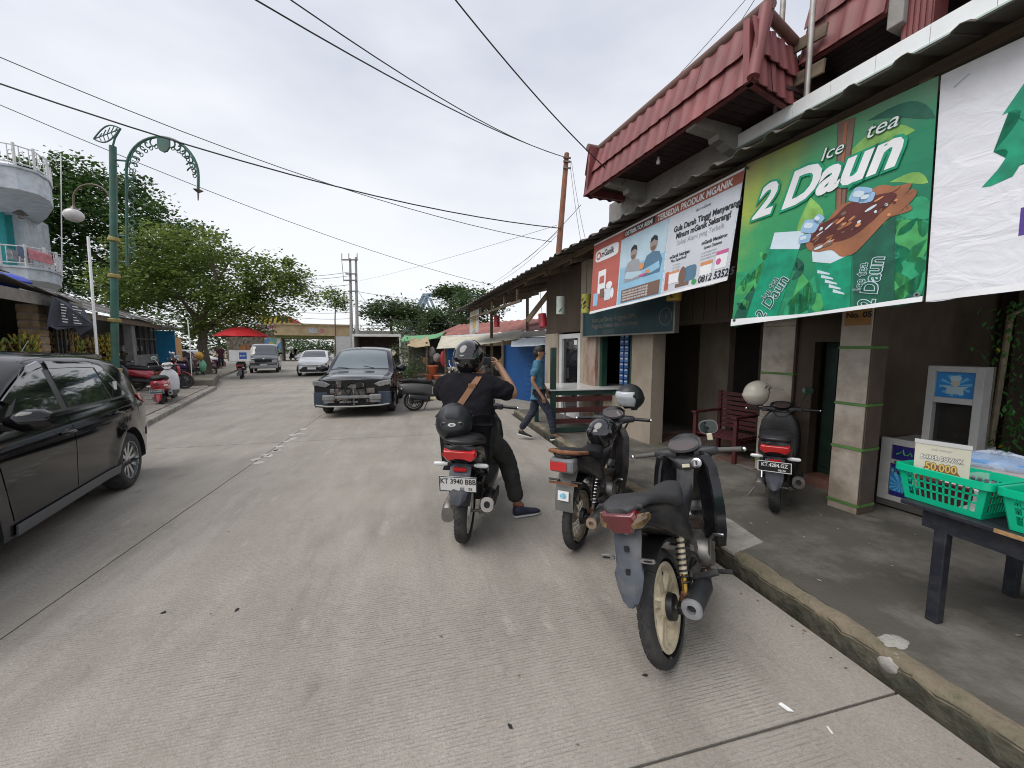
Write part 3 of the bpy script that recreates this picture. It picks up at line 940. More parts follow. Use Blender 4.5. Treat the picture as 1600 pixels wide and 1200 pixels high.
# black hatchback in the left foreground
def black_hatch():
 th = 166.7
 d = Vector((math.sin(R(th)), math.cos(R(th)), 0))
 lft = Vector((-d.y, d.x, 0))
 L, W = 4.15, 1.71
 ax = (0.86, 3.385)
 wc = Vector((-3.40, 5.42, 0))
 ctr = wc - lft * (W / 2 - 0.05) + d * (L / 2 - ax[0])
 top = [(0, 0.78), (0.04, 1.02), (0.16, 1.16), (0.5, 1.5), (0.66, 1.575), (1.2, 1.625), (1.75, 1.635), (2.15, 1.605), (2.5, 1.49), (2.85, 1.27), (3.12, 1.09), (3.4, 1.03), (3.85, 0.93), (4.0, 0.84), (4.05, 0.6)]
 c = Car("hatchback_car", "glossy black hatchback with silver multi spoke wheels passing close by", ctr, th, L, W, top, PROF_H, ax, 0.33, 0.385, PAINT_BLACK, zb=0.27, tail=0.13, crown=0.13)
 c.body()
 c.wheels(w=0.2, rim=0.215, spokes=10, twist=0.12)
 for sd in (1, -1):
  # doors
  c.side_patch("door", PAINT_BLACK, [(0.93, 0.78), (1.06, 0.62), (1.2, 0.44), (1.3, 0.4), (1.5, 0.39), (2.0, 0.385)], [(0.60, 1.02), (0.9, 1.035), (1.2, 1.045), (1.5, 1.052), (1.8, 1.055), (2.0, 1.06)], sd, 0.004, 36, 10)
  c.side_patch("door", PAINT_BLACK, [(2.012, 0.385), (2.5, 0.385), (2.85, 0.39)], [(2.012, 1.06), (2.5, 1.07), (3.02, 1.075)], sd, 0.004, 30, 10)
  # dark surround, then panes
  c.side_patch("window_frame", TRIM, [(0.58, 1.075), (1.0, 1.07), (1.9, 1.085), (2.75, 1.1)], [(0.98, 1.475), (1.2, 1.515), (1.9, 1.53), (2.28, 1.475)], sd, 0.006, 40, 8)
  c.side_patch("window", CARGLASS, [(1.09, 1.095), (1.5, 1.1), (1.93, 1.105)], [(1.19, 1.485), (1.5, 1.505), (1.93, 1.508)], sd, 0.010, 20, 8)
  c.side_patch("window", CARGLASS, [(0.69, 1.1), (0.9, 1.095), (1.05, 1.095)], [(0.99, 1.44), (1.05, 1.462), (1.15, 1.48)], sd, 0.010, 14, 8)
  c.side_patch("window", CARGLASS, [(2.03, 1.11), (2.4, 1.118), (2.66, 1.125)], [(2.03, 1.505), (2.15, 1.485), (2.27, 1.448)], sd, 0.010, 20, 8)
  # rain visors over the windows
  c.side_patch("rain_visor", CARGLASS, [(1.17, 1.44), (1.5, 1.46), (1.95, 1.465)], [(1.21, 1.5), (1.5, 1.52), (1.95, 1.525)], sd, 0.022, 16, 3)
  c.side_patch("rain_visor", CARGLASS, [(2.03, 1.465), (2.2, 1.43), (2.62, 1.22)], [(2.03, 1.525), (2.2, 1.495), (2.68, 1.26)], sd, 0.022, 16, 3)
  c.side_patch("sill_trim", mat("grey_sill", (0.09, 0.095, 0.1), 0.4, var=0.1), [(1.22, 0.275), (2.84, 0.275)], [(1.2, 0.36), (2.85, 0.36)], sd, 0.02, 20, 3)
  c.side_patch("tail_light", LENS_RED, [(0.03, 0.92), (0.12, 0.93), (0.3, 0.99)], [(0.05, 1.06), (0.12, 1.075), (0.36, 1.06)], sd, 0.012, 12, 5)
  c.side_patch("reflector", LENS_DARKRED, [(0.04, 0.5), (0.12, 0.5)], [(0.04, 0.62), (0.12, 0.6)], sd, 0.01, 6, 3)
  c.handle(1.13, 0.93, sd)
  c.handle(2.13, 0.91, sd)
  c.mirror(2.78, 1.06, sd)
 c.top_patch("rear_window", CARGLASS, [(0.17, -0.6), (0.16, 0), (0.17, 0.6)], [(0.5, -0.5), (0.5, 0), (0.5, 0.5)], 0.006)
 c.top_patch("windscreen", WINDSCREEN, [(2.33, -0.56), (2.3, 0), (2.33, 0.56)], [(3.0, -0.66), (3.12, 0), (3.0, 0.66)], 0.006)
 MB().tube([(c.X(0.8), 0, 1.57), (c.X(0.62), 0.0, 1.74)], [0.007, 0.004], 6).build("antenna", TRIM, c.root)
 MB().loft([[(c.X(x), a, z + b) for a, b in sell(w_, 0.012, 4, 12)] for x, z, w_ in ((0.38, 1.53, 0.5), (0.5, 1.56, 0.54), (0.68, 1.585, 0.56))]).build("spoiler", PAINT_BLACK, c.root, smooth=50)
 MB().box(c.X(0.86), c.sy(0.86, 1.2) + 0.006, 1.17, c.X(0.93), c.sy(0.9, 1.2) + 0.016, 1.27).build("sticker", PLATE_WHITE, c.root)
 for sd in (1, -1):
  c.side_patch("headlight", LENS_CLEAR, [(3.62, 0.76), (3.98, 0.72)], [(3.56, 0.9), (3.96, 0.84)], sd, 0.008, 10, 4)
black_hatch()

# dark people carrier with its front bumper torn off
def wreck():
 CAST_ = mat("tan_dust", (0.2, 0.17, 0.14), 0.8, var=0.4, scale=20)
 L, W = 4.4, 1.76
 navy = mat("dark_navy_paint", (0.01, 0.011, 0.018), 0.12, var=0.08, coat=0.0)
 hoodm = mat("hood_paint", (0.05, 0.052, 0.065), 0.22, 0.4, var=0.08, coat=1.0)
 top = [(0, 0.85), (0.05, 1.1), (0.2, 1.35), (0.5, 1.58), (0.9, 1.65), (1.8, 1.68), (2.4, 1.64), (2.75, 1.52), (3.35, 1.12), (3.5, 1.06), (4.1, 1.0), (4.34, 0.955), (4.4, 0.9)]
 prof = [(0.2, 0.95), (0.35, 0.98), (0.6, 0.995), (0.82, 1.0), (0.95, 0.985), (1.05, 0.95), (1.3, 0.88), (1.6, 0.76), (1.7, 0.72)]
 ax = (0.85, 3.5)
 c = Car("wrecked_people_carrier", "dark people carrier with its front bumper torn off showing the radiator", (-1.46, 11.85), 182.0, L, W, top, prof, ax, 0.315, 0.37, navy, zb=0.26, nose=0.12, crown=0.12)
 # a body that ends behind the missing bumper: cut the nose short below the bonnet
 c.body()
 c.wheels(w=0.19, rim=0.2, spokes=5)
 for sd in (1, -1):
  c.side_patch("window_frame", TRIM, [(0.35, 1.09), (1.5, 1.06), (3.0, 1.06)], [(0.65, 1.5), (1.5, 1.55), (2.5, 1.5)], sd, 0.006, 30, 8)
  c.side_patch("window", CARGLASS, [(0.5, 1.11), (1.2, 1.09)], [(0.72, 1.45), (1.2, 1.52)], sd, 0.01, 10, 6)
  c.side_patch("window", CARGLASS, [(1.25, 1.09), (1.95, 1.08)], [(1.25, 1.525), (1.95, 1.53)], sd, 0.01, 10, 6)
  c.side_patch("window", CARGLASS, [(2.02, 1.08), (2.85, 1.08)], [(2.02, 1.53), (2.42, 1.475)], sd, 0.01, 10, 6)
  c.side_patch("door", navy, [(1.3, 0.4), (1.95, 0.4)], [(1.2, 1.05), (1.95, 1.05)], sd, 0.004, 16, 8)
  c.side_patch("door", navy, [(1.965, 0.4), (3.0, 0.4)], [(1.965, 1.05), (3.1, 1.05)], sd, 0.004, 20, 8)
  c.side_patch("sill_trim", STEEL, [(1.3, 0.33), (3.05, 0.33)], [(1.3, 0.36), (3.05, 0.36)], sd, 0.012, 16, 2)
  c.handle(1.45, 0.92, sd, CHROME)
  c.handle(2.2, 0.92, sd, CHROME)
  c.mirror(3.02, 1.04, sd, sc=1.1)
  # lamps left hanging in the open corners
  hl = c.side_patch("headlight", mat("smoked_lens", (0.1, 0.1, 0.105), 0.08, var=0.1, coat=1.0), [(3.98, 0.74), (4.37, 0.70)], [(3.9, 0.84), (4.37, 0.82)], sd, 0.012, 12, 5)
  F = c.X(4.4)
  MB().prism([(sd * 0.48, 0.8), (sd * 0.6, 0.73), (sd * 0.87, 0.79), (sd * 0.87, 0.9), (sd * 0.62, 0.87)], F - 0.03, F + 0.03, frame_M((0, 0, 0), (0, 1, 0), (0, 0, 1))).build("headlight", mat("milky_lens", (0.22, 0.22, 0.22), 0.1, var=0.4, scale=18, coat=1.0), c.root, bevel=0.02)
  MB().loft([[(F - 0.06 + (0.03 if 0 < i < 4 else 0), sd * y, z + dz) for dz in (-0.1, 0.1)] + [(F - 0.1, sd * y, z + dz) for dz in (0.1, -0.1)] for i, (y, z) in enumerate(((0.5, 0.46), (0.58, 0.46), (0.7, 0.46), (0.8, 0.46), (0.86, 0.46)))]).build("splash_panel", mat("blue_black_panel", (0.03, 0.045, 0.07), 0.5, var=0.2, scale=8, dirt=(0.1, 0.1, 0.1), dirt_amt=0.2), c.root)
 F = c.X(4.4)
 MB().box(F - 0.02, -0.84, 0.27, F + 0.006, 0.84, 0.895).build("engine_bay", WELL, c.root)
 MB().box(F, -0.3, 0.47, F + 0.02, 0.28, 0.68).build("radiator", mat("radiator_core", (0.045, 0.045, 0.045), 0.6, 0.4, var=0.3, scale=60), c.root)
 for k in range(7):
  MB().box(F + 0.02, -0.29, 0.485 + k * 0.028, F + 0.026, 0.27, 0.497 + k * 0.028).build("radiator_fin", DULL_STEEL, c.root)
 beam = mat("grey_primer_beam", (0.24, 0.24, 0.24), 0.55, 0.3, var=0.2, scale=8, dirt=(0.12, 0.1, 0.08), dirt_amt=0.3)
 MB().loft([[(F + 0.045 - 0.06 * (y / 0.62) ** 2 + a, y, 0.50 + b) for a, b in sell(0.03, 0.035, 4, 10)] for y in (-0.62, -0.4, -0.2, 0, 0.2, 0.4, 0.62)]).build("crash_beam", beam, c.root, smooth=40)
 for y in (-0.52, 0.52):
  MB().box(F + 0.0, y - 0.15, 0.42, F + 0.07, y + 0.13, 0.56).build("crash_mount", beam, c.root, bevel=0.03)
  MB().prism([(y - 0.1, 0.36), (y + 0.12, 0.38), (y + 0.05, 0.44), (y - 0.14, 0.44)], F, F + 0.05, frame_M((0, 0, 0), (0, 1, 0), (0, 0, 1))).build("crash_mount", beam, c.root)
  sg = 1 if y > 0 else -1
  MB().box(F - 0.02, min(sg * 0.56, sg * 0.86), 0.3, F + 0.015, max(sg * 0.56, sg * 0.86), 0.62).build("splash_panel", mat("blue_black_panel", (0.03, 0.045, 0.07), 0.5), c.root, bevel=0.02)
  MB().box(F, min(sg * 0.3, sg * 0.5), 0.58, F + 0.04, max(sg * 0.3, sg * 0.5), 0.7).build("bracket", DULL_STEEL, c.root, bevel=0.015)
 MB().tube([(F + 0.02, -0.82, 0.32), (F + 0.05, -0.6, 0.29), (F + 0.07, 0, 0.275), (F + 0.05, 0.6, 0.29), (F + 0.02, 0.82, 0.32)], 0.018, 8).build("lower_lip", mat("pale_lip", (0.36, 0.36, 0.34), 0.5, var=0.1), c.root, smooth=50)
 MB().box(F, 0.0, 0.3, F + 0.03, 0.03, 0.8).build("bonnet_latch", beam, c.root)
 MB().box(F, -0.06, 0.7, F + 0.05, 0.09, 0.79).build("bonnet_latch", DULL_STEEL, c.root, bevel=0.01)
 for pts in ([(0.35, 0.78), (0.3, 0.6), (0.38, 0.45), (0.3, 0.33)], [(0.1, 0.7), (0.16, 0.5), (0.1, 0.33)], [(-0.35, 0.75), (-0.42, 0.6), (-0.36, 0.42)]):
  MB().tube([(F + 0.03, y, z) for y, z in pts], 0.012, 6).build("hose", BLACK_PLASTIC, c.root, smooth=50)
 MB().box(F, 0.3, 0.36, F + 0.03, 0.5, 0.44).build("horn", DULL_STEEL, c.root, bevel=0.01)
 MB().box(F + 0.005, -0.3, 0.36, F + 0.03, 0.12, 0.4).build("oil_cooler", beam, c.root, bevel=0.005)
 rr = random.Random(31)
 for k in range(26):
  y, z = rr.uniform(-0.5, 0.5), rr.uniform(0.36, 0.86)
  w, h = rr.uniform(0.02, 0.09), rr.uniform(0.015, 0.06)
  M = Matrix.Translation((F + rr.uniform(0.0, 0.03), y, z)) @ Matrix.Rotation(rr.uniform(-.5, .5), 4, 'X')
  MB(M).box(-0.01, -w, -h, 0.012, w, h).build("engine_part", (DULL_STEEL, BLACK_PLASTIC, beam, TRIM, CAST_)[k % 5], c.root, bevel=0.006)
 for k in range(7):
  y = rr.uniform(-0.6, 0.6)
  MB().tube([(F + 0.03, y + rr.uniform(-.08, .08), 0.85), (F + 0.045, y + rr.uniform(-.1, .1), 0.65), (F + 0.03, y + rr.uniform(-.15, .15), 0.45), (F + 0.03, y + rr.uniform(-.2, .2), 0.33)], 0.009, 5).build("hose", TRIM, c.root, smooth=50)
 c.top_patch("bonnet", hoodm, [(3.36, -0.72), (3.42, 0), (3.36, 0.72)], [(4.36, -0.66), (4.385, 0), (4.36, 0.66)], 0.008, 20, 12)
 c.top_patch("windscreen", mat("pale_windscreen", (0.12, 0.15, 0.165), 0.04, var=0.1, scale=2, coat=1.0), [(2.62, -0.58), (2.58, 0), (2.62, 0.58)], [(3.3, -0.71), (3.38, 0), (3.3, 0.71)], 0.008, 18, 10)
 for y in (-0.3, 0.35):
  MB().tube([(c.X(3.36), y, c.sz(3.36, y) + 0.02), (c.X(3.27), y - 0.28, c.sz(3.27, y - 0.28) + 0.018)], 0.008, 6).build("wiper", TRIM, c.root)
 MB().loft([[(c.X(1.0 + 0.12 * t), a * (1 - t), 1.66 + 0.05 * t + b * (1 - t)) for a, b in sell(0.02, 0.012, 2, 8)] for t in (0, 0.5, 0.95)]).build("antenna", navy, c.root)
wreck()

# white hatchback coming behind it
def white_hatch():
 L, W = 3.76, 1.67
 wp = mat("white_car_paint", (0.75, 0.76, 0.77), 0.2, var=0.03, coat=1.0)
 top = [(0, 0.8), (0.05, 1.05), (0.4, 1.42), (0.7, 1.49), (1.6, 1.515), (2.1, 1.46), (2.75, 1.08), (2.95, 1.0), (3.5, 0.87), (3.7, 0.78), (3.76, 0.6)]
 ax = (0.63, 3.15)
 c = Car("white_car", "small white hatchback with black lower grille driving towards us", (-6.25, 26.2), 174, L, W, top, PROF_H, ax, 0.285, 0.335, wp, zb=0.22, nose=0.2, crown=0.12)
 c.body()
 c.wheels(w=0.18, rim=0.18, spokes=5)
 for sd in (1, -1):
  c.side_patch("window", CARGLASS, [(0.55, 1.06), (2.5, 1.07)], [(0.8, 1.39), (2.0, 1.4)], sd, 0.008, 20, 6)
  c.side_patch("headlight", mat("smoked_lens", (0.1, 0.1, 0.105), 0.08), [(3.4, 0.66), (3.74, 0.6)], [(3.3, 0.8), (3.72, 0.7)], sd, 0.01, 10, 4)
  c.mirror(2.45, 1.03, sd)
  MB().prism([(sd * 0.45, 0.62), (sd * 0.72, 0.66), (sd * 0.72, 0.74), (sd * 0.5, 0.7)], 0, 0.012, Matrix.Translation((c.X(3.755), 0, 0)) @ frame_M((0, 0, 0), (0, 1, 0), (0, 0, 1))).build("headlight", LENS_CLEAR, c.root)
 F = c.X(3.76)
 MB().prism([(-0.6, 0.26), (0.6, 0.26), (0.66, 0.36), (0.42, 0.56), (-0.42, 0.56), (-0.66, 0.36)], 0, 0.014, Matrix.Translation((F, 0, 0)) @ frame_M((0, 0, 0), (0, 1, 0), (0, 0, 1))).build("grille", TRIM, c.root)
 MB().prism([(-0.5, 0.59), (0.5, 0.59), (0.46, 0.63), (-0.46, 0.63)], 0, 0.012, Matrix.Translation((F, 0, 0)) @ frame_M((0, 0, 0), (0, 1, 0), (0, 0, 1))).build("upper_grille", TRIM, c.root)
 MB().box(F + 0.014, -0.22, 0.4, F + 0.026, 0.22, 0.52).build("number_plate", PLATE_WHITE, c.root)
 c.top_patch("windscreen", WINDSCREEN, [(2.03, -0.54), (2.0, 0), (2.03, 0.54)], [(2.68, -0.65), (2.74, 0), (2.68, 0.65)], 0.008)
white_hatch()

# grey van
def van():
 L, W = 4.0, 1.66
 g = mat("dark_grey_paint", (0.05, 0.055, 0.065), 0.28, var=0.08, coat=1.0)
 top = [(0, 1.2), (0.04, 1.7), (0.2, 1.88), (2.3, 1.91), (2.75, 1.84), (3.35, 1.25), (3.5, 1.14), (3.85, 1.02), (3.96, 0.9), (4.0, 0.7)]
 prof = [(0.2, 0.96), (0.6, 1.0), (1.0, 0.99), (1.4, 0.93), (1.9, 0.84)]
 ax = (0.75, 3.35)
 c = Car("grey_van", "dark grey boxy van with silver lower bumper behind the red umbrella", (-10.35, 30.0), 165, L, W, top, prof, ax, 0.3, 0.35, g, zb=0.3, nose=0.1, tail=0.05, crown=0.1, cat="van")
 c.body()
 c.wheels(w=0.17, rim=0.17, spokes=8, rim_m=DULL_STEEL)
 F = c.X(4.0)
 fm = Matrix.Translation((F, 0, 0)) @ frame_M((0, 0, 0), (0, 1, 0), (0, 0, 1))
 MB().box(F - 0.1, -0.72, 0.32, F + 0.05, 0.72, 0.5).build("bumper", mat("silver_bumper", (0.42, 0.43, 0.44), 0.4, 0.3), c.root, bevel=0.04)
 MB().prism([(-0.42, 0.72), (0.42, 0.72), (0.45, 0.85), (-0.45, 0.85)], 0, 0.014, fm).build("grille", TRIM, c.root)
 for sd in (1, -1):
  MB().prism([(sd * 0.47, 0.68), (sd * 0.74, 0.7), (sd * 0.74, 0.86), (sd * 0.5, 0.86)], 0, 0.02, fm).build("headlight", LENS_CLEAR, c.root, bevel=0.01)
  c.side_patch("window", CARGLASS, [(2.2, 1.2), (3.2, 1.2)], [(2.2, 1.7), (2.8, 1.68)], sd, 0.008, 10, 6)
  c.side_patch("window", CARGLASS, [(0.4, 1.25), (2.1, 1.2)], [(0.4, 1.7), (2.1, 1.72)], sd, 0.008, 10, 6)
  c.mirror(3.0, 1.22, sd, TRIM)
 MB().box(F + 0.05, -0.2, 0.5, F + 0.062, 0.2, 0.61).build("number_plate", PLATE_WHITE, c.root)
 MB().lathe([(0.001, 0.02), (0.05, 0.016), (0.055, 0)], 16, fm @ Matrix.Translation((0, 0.93, 0)) @ Matrix.Diagonal((1.3, 0.8, 1, 1))).build("emblem", CHROME, c.root)
 c.top_patch("windscreen", WINDSCREEN, [(2.8, -0.58), (2.78, 0), (2.8, 0.58)], [(3.36, -0.66), (3.42, 0), (3.36, 0.66)], 0.008)
van()

def maroon():
 L, W = 3.8, 1.66
 m_ = mat("maroon_car_paint", (0.07, 0.01, 0.025), 0.25, var=0.08, coat=1.0)
 top = [(0, 0.8), (0.05, 1.05), (0.35, 1.4), (0.7, 1.48), (1.6, 1.5), (2.1, 1.44), (2.75, 1.08), (2.95, 1.0), (3.5, 0.87), (3.72, 0.78), (3.8, 0.6)]
 c = Car("maroon_car", "maroon hatchback parked beyond the street tree, half hidden", (-16.2, 33.0), 100, L, W, top, PROF_H, (0.65, 3.15), 0.285, 0.335, m_, zb=0.22, crown=0.12)
 c.body(); c.wheels(w=0.18, rim=0.18, spokes=5)
 for sd in (1, -1):
  c.side_patch("window", CARGLASS, [(0.55, 1.06), (2.5, 1.07)], [(0.8, 1.38), (2.0, 1.39)], sd, 0.008, 20, 6)
  c.side_patch("headlight", LENS_CLEAR, [(3.4, 0.64), (3.78, 0.6)], [(3.3, 0.78), (3.76, 0.72)], sd, 0.01, 10, 4)
 c.top_patch("windscreen", WINDSCREEN, [(2.03, -0.54), (2.0, 0), (2.03, 0.54)], [(2.68, -0.65), (2.74, 0), (2.68, 0.65)], 0.008)
maroon()

# white box truck standing with its box open towards the road
bt = thing("box_truck", "white box truck with an open brown empty box behind the wreck", "truck", (-2.25, 22.6, 0), R(3))
bw = mat("truck_white", (0.62, 0.62, 0.6), 0.5, var=0.08, scale=3, dirt=(0.35, 0.33, 0.3), dirt_amt=0.3)
MB().box(-1.25, 0, 0.75, -1.2, 4.2, 2.3).add(*(lambda m: (m.v, m.f))(MB().box(1.2, 0, 0.75, 1.25, 4.2, 2.3))).add(*(lambda m: (m.v, m.f))(MB().box(-1.25, 0, 2.3, 1.25, 4.2, 2.36))).build("box", bw, bt)
MB().box(-1.2, 3.0, 0.78, 1.2, 3.05, 2.3).build("box_lining", mat("brown_lining", (0.12, 0.085, 0.065), 0.8, var=0.3, scale=3), bt)
MB().box(-1.2, 0, 0.72, 1.2, 4.2, 0.8).build("box_floor", WOOD_OLD, bt)
MB().box(-1.28, -0.03, 2.26, 1.28, 0.03, 2.4).build("frame", bw, bt, bevel=0.01)
for sx in (-1, 1):
 MB().box(sx * 1.23 - 0.05, -0.03, 0.7, sx * 1.23 + 0.05, 0.03, 2.26).build("frame", bw, bt, bevel=0.01)
MB().box(-2.0, -0.75, 0.75, -1.3, -0.7, 2.25, Matrix.Translation((0, 0.1, 0))).build("door", mat("truck_grey", (0.42, 0.42, 0.41), 0.5, var=0.1), bt)
MB().box(-1.0, 4.3, 0.5, 1.0, 5.9, 2.0).build("cab", bw, bt, bevel=0.1)
for y in (0.9, 5.1):
 for sx in (1, -1):
  wheel_part(bt, sx * 0.95, 0, 0.36, 0.22, 0.2, 1, 6, DULL_STEEL).matrix_local = Matrix.Translation((sx * 0.95 - 0 * y, y, 0)) @ Matrix.Rotation(PI / 2, 4, 'Z') @ Matrix.Translation((-sx * 0.95, 0, 0))
# ------------------------------------------------------------------ motorcycles
CREAM = mat("cream_rim", (0.62, 0.55, 0.4), 0.45, var=0.15, scale=12, dirt=(0.3, 0.2, 0.1), dirt_amt=0.3, dscale=9)
WHITE_RIM = mat("white_rim", (0.62, 0.61, 0.56), 0.4, var=0.12, scale=14, dirt=(0.3, 0.26, 0.2), dirt_amt=0.35, dscale=9)
DARK_RIM = mat("dark_rim", (0.05, 0.05, 0.052), 0.4, 0.3, var=0.2, scale=12)
FENDER_GREY = mat("grey_blue_plastic", (0.055, 0.063, 0.08), 0.55, var=0.15, scale=10, dirt=(0.16, 0.15, 0.14), dirt_amt=0.25, dscale=7)
GLOSS_BLACK = mat("gloss_black", (0.008, 0.008, 0.01), 0.18, var=0.1, coat=0.2, dirt=(0.06, 0.055, 0.05), dirt_amt=0.1, dscale=8)
OLD_BLACK = mat("scuffed_black", (0.014, 0.014, 0.016), 0.33, var=0.25, scale=10, dirt=(0.1, 0.085, 0.07), dirt_amt=0.25, dscale=6)
GOLD = mat("gold_anodised", (0.45, 0.27, 0.06), 0.3, 0.9, var=0.15)
CAST = mat("cast_alloy", (0.26, 0.25, 0.235), 0.45, 0.85, var=0.25, scale=18, dirt=(0.08, 0.06, 0.045), dirt_amt=0.35, dscale=9)

def ring(x, z, w, h, e=2.6, tilt=0.0, n=16, y=0.0):
 return [(x - b * math.sin(tilt), y + a, z + b * math.cos(tilt)) for a, b in sell(w, h, e, n)]

def plate(parent, M, w, h, lines, bg, fg, border=None):
 p = MB(M).box(-w / 2, -h / 2, -0.004, w / 2, h / 2, 0.0).build("number_plate", bg, parent, bevel=0.002)
 if border is not None:
  for (a, b, c, d) in ((-w / 2, h / 2 - 0.006, w / 2, h / 2), (-w / 2, -h / 2, w / 2, -h / 2 + 0.006), (-w / 2, -h / 2 + 0.006, -w / 2 + 0.006, h / 2 - 0.006), (w / 2 - 0.006, -h / 2 + 0.006, w / 2, h / 2 - 0.006)):
   MB(M).box(a, b, 0.0002, c, d, 0.0016).build("border", border, p)
 for body, size, ox, oy, xs in lines:
  lettering(body, size, fg, p, M @ Matrix.Translation((ox, oy, 0.0015)), bold=0.02, align='CENTER', xs=xs)
 return p

class Bike:
 def __init__(s, name, label, pos, th, lean=0.0, z=0.0, group=None, sc=1.0, cat="motorcycle"):
  rz = PI / 2 - R(th)
  s.root = thing(name, label, cat, (pos[0], pos[1], z), 0, group)
  s.root.rotation_mode = 'QUATERNION'
  s.root.rotation_quaternion = Matrix.Rotation(rz, 4, 'Z').to_quaternion() @ Matrix.Rotation(-R(lean), 4, 'X').to_quaternion()
  s.root.scale = (sc, sc, sc)
  s.lift, s.guard, s.back = 0.0, 1.0, 1.0
 TAIL = {"tail_body", "side_panel", "tail_lamp", "indicator", "lamp_surround", "seat", "red_lens", "grab_rail", "body"}
 GUARD = {"mudguard", "plate_bracket", "bracket_slot", "slot", "bolt", "sticker", "sticker_print", "reflector", "indicator_stem", "indicator_stub"}
 def warp(s, p, guard):
  x, y, z = p
  if guard:
   z = 0.64 + (z - 0.64) * s.guard + s.lift
  else:
   z += s.lift * min(1, max(0, (0.4 - x) / 0.65))
  if x < -0.1:
   x = -0.1 + (x + 0.1) * s.back
  return (x, y, z)
 def b(s, mb, name, m, parent=None, **k):
  g = name in s.GUARD or (parent is not None and parent.name.split(".")[0] == "mudguard")
  if s.lift and (g or name in s.TAIL):
   mb.v = [s.warp(p, g) for p in mb.v]
  return mb.build(name, m, parent or s.root, **k)
 def wheel(s, x, r, w, rim_r, rim_m, spokes=5, style='cast', steer=None, tread=True):
  M = (steer or Matrix.Identity(4)) @ Matrix.Translation((x, 0, r)) @ Matrix.Rotation(PI / 2, 4, 'X')
  prof = []
  th_ = r - rim_r
  for k in range(-8, 9):
   a = k / 8 * 1.95
   prof.append((rim_r + th_ * 0.5 + th_ * 0.5 * math.cos(a), w / 2 * math.sin(a) if abs(a) < PI / 2 else w / 2 * math.copysign(1, a) * (1 - 0.25 * (abs(a) - PI / 2))))
  wh = s.b(MB().lathe(prof, 44, M), "wheel", RUBBER, None, smooth=60)
  if tread:
   t = MB()
   for k in range(40):
    for sg in (-1, 1):
     a0 = 2 * PI * (k + (0.5 if sg > 0 else 0)) / 40
     pp = []
     for f, da in ((0.12, 0.0), (0.55, 0.05), (0.86, 0.02)):
      an = sg * f * PI / 2
      rr_ = rim_r + th_ * 0.5 + th_ * 0.5 * math.cos(an) + 0.0018
      for d2 in (-0.028, 0.028):
       pp.append((rr_ * math.cos(a0 + da + d2), rr_ * math.sin(a0 + da + d2), w / 2 * math.sin(an)))
     t.add(pp, [(0, 1, 3, 2), (2, 3, 5, 4)], M)
   tr = s.b(t, "tread", RUBBER, wh, fix=False)
   tr["kind"] = "stuff"
   tr.modifiers.new("t", 'SOLIDIFY').thickness = 0.003
  b = MB()
  hw = w * 0.36
  b.lathe([(rim_r + 0.006, -hw), (rim_r - 0.012, -hw), (rim_r - 0.022, -hw * 0.5), (rim_r - 0.022, hw * 0.5), (rim_r - 0.012, hw), (rim_r + 0.006, hw)], 40, M)
  if style == 'cast':
   b.lathe([(0.001, -0.045), (0.055, -0.045), (0.06, -0.02), (0.06, 0.02), (0.055, 0.045), (0.001, 0.045)], 20, M)
   for k in range(spokes):
    for da in (-0.16, 0.16):
     a0 = 2 * PI * k / spokes + 0.3
     p0 = (0.05 * math.cos(a0 + da * 2), 0.05 * math.sin(a0 + da * 2), 0)
     p1 = ((rim_r - 0.012) * math.cos(a0 + da), (rim_r - 0.012) * math.sin(a0 + da), 0)
     m2 = MB().beam(p0, p1, 0.024, 0.03)
     b.add(m2.v, m2.f, M)
  else:
   b.lathe([(0.001, -0.06), (0.065, -0.06), (0.07, -0.03), (0.03, 0.0), (0.05, 0.05), (0.001, 0.055)], 20, M)
   for k in range(28):
    a0 = 2 * PI * k / 28
    sg = 1 if k % 2 else -1
    m2 = MB().tube([(0.055 * math.cos(a0 + sg * 0.7), 0.055 * math.sin(a0 + sg * 0.7), sg * 0.035), ((rim_r - 0.015) * math.cos(a0), (rim_r - 0.015) * math.sin(a0), 0)], 0.0028, 4)
    b.add(m2.v, m2.f, M)
  s.b(b, "rim", rim_m, wh, smooth=35)
  return wh
 def grip(s, M, sd, lever=True, m=BLACK_PLASTIC, bar_end=CHROME):
  s.b(MB(M).tube([(0, sd * 0.2, 0), (-0.04, sd * 0.36, 0.0)], 0.017, 10), "grip", m, smooth=50)
  s.b(MB(M).ball((-0.044, sd * 0.375, 0), 0.016, n=10, m=6), "bar_end", bar_end, smooth=60)
  s.b(MB(M).box(-0.03, min(sd * 0.15, sd * 0.21), -0.03, 0.03, max(sd * 0.15, sd * 0.21), 0.025), "switch_block", DARK_PLASTIC, bevel=0.01)
  if lever:
   s.b(MB(M).tube([(0.03, sd * 0.2, -0.005), (0.055, sd * 0.25, -0.01), (0.03, sd * 0.34, -0.015), (0.025, sd * 0.37, -0.012)], [0.008, 0.006, 0.006, 0.008], 8), "lever", STEEL, smooth=50)
 def mirror(s, M, sd, w=0.06, h=0.045, stem=((0.0, 0.17, 0.02), (0.03, 0.2, 0.1), (0.0, 0.25, 0.19)), face=0.35, m=BLACK_PLASTIC, stem_m=BLACK_PLASTIC):
  pts = [(x, sd * y, z) for x, y, z in stem]
  s.b(MB(M).tube(pts, 0.0065, 8), "mirror_stem", stem_m, smooth=50)
  c = Vector(pts[-1]) + Vector((0, 0, h * 0.8))
  rows = []
  for dx, k in ((0.035, 0.55), (0.02, 0.92), (0.0, 1.0), (-0.006, 0.98)):
   rows.append([(c.x + dx, c.y + a * k, c.z + b * k) for a, b in sell(w, h, 2.7, 18)])
  mo = s.b(MB(M).loft(rows), "mirror", m, smooth=50)
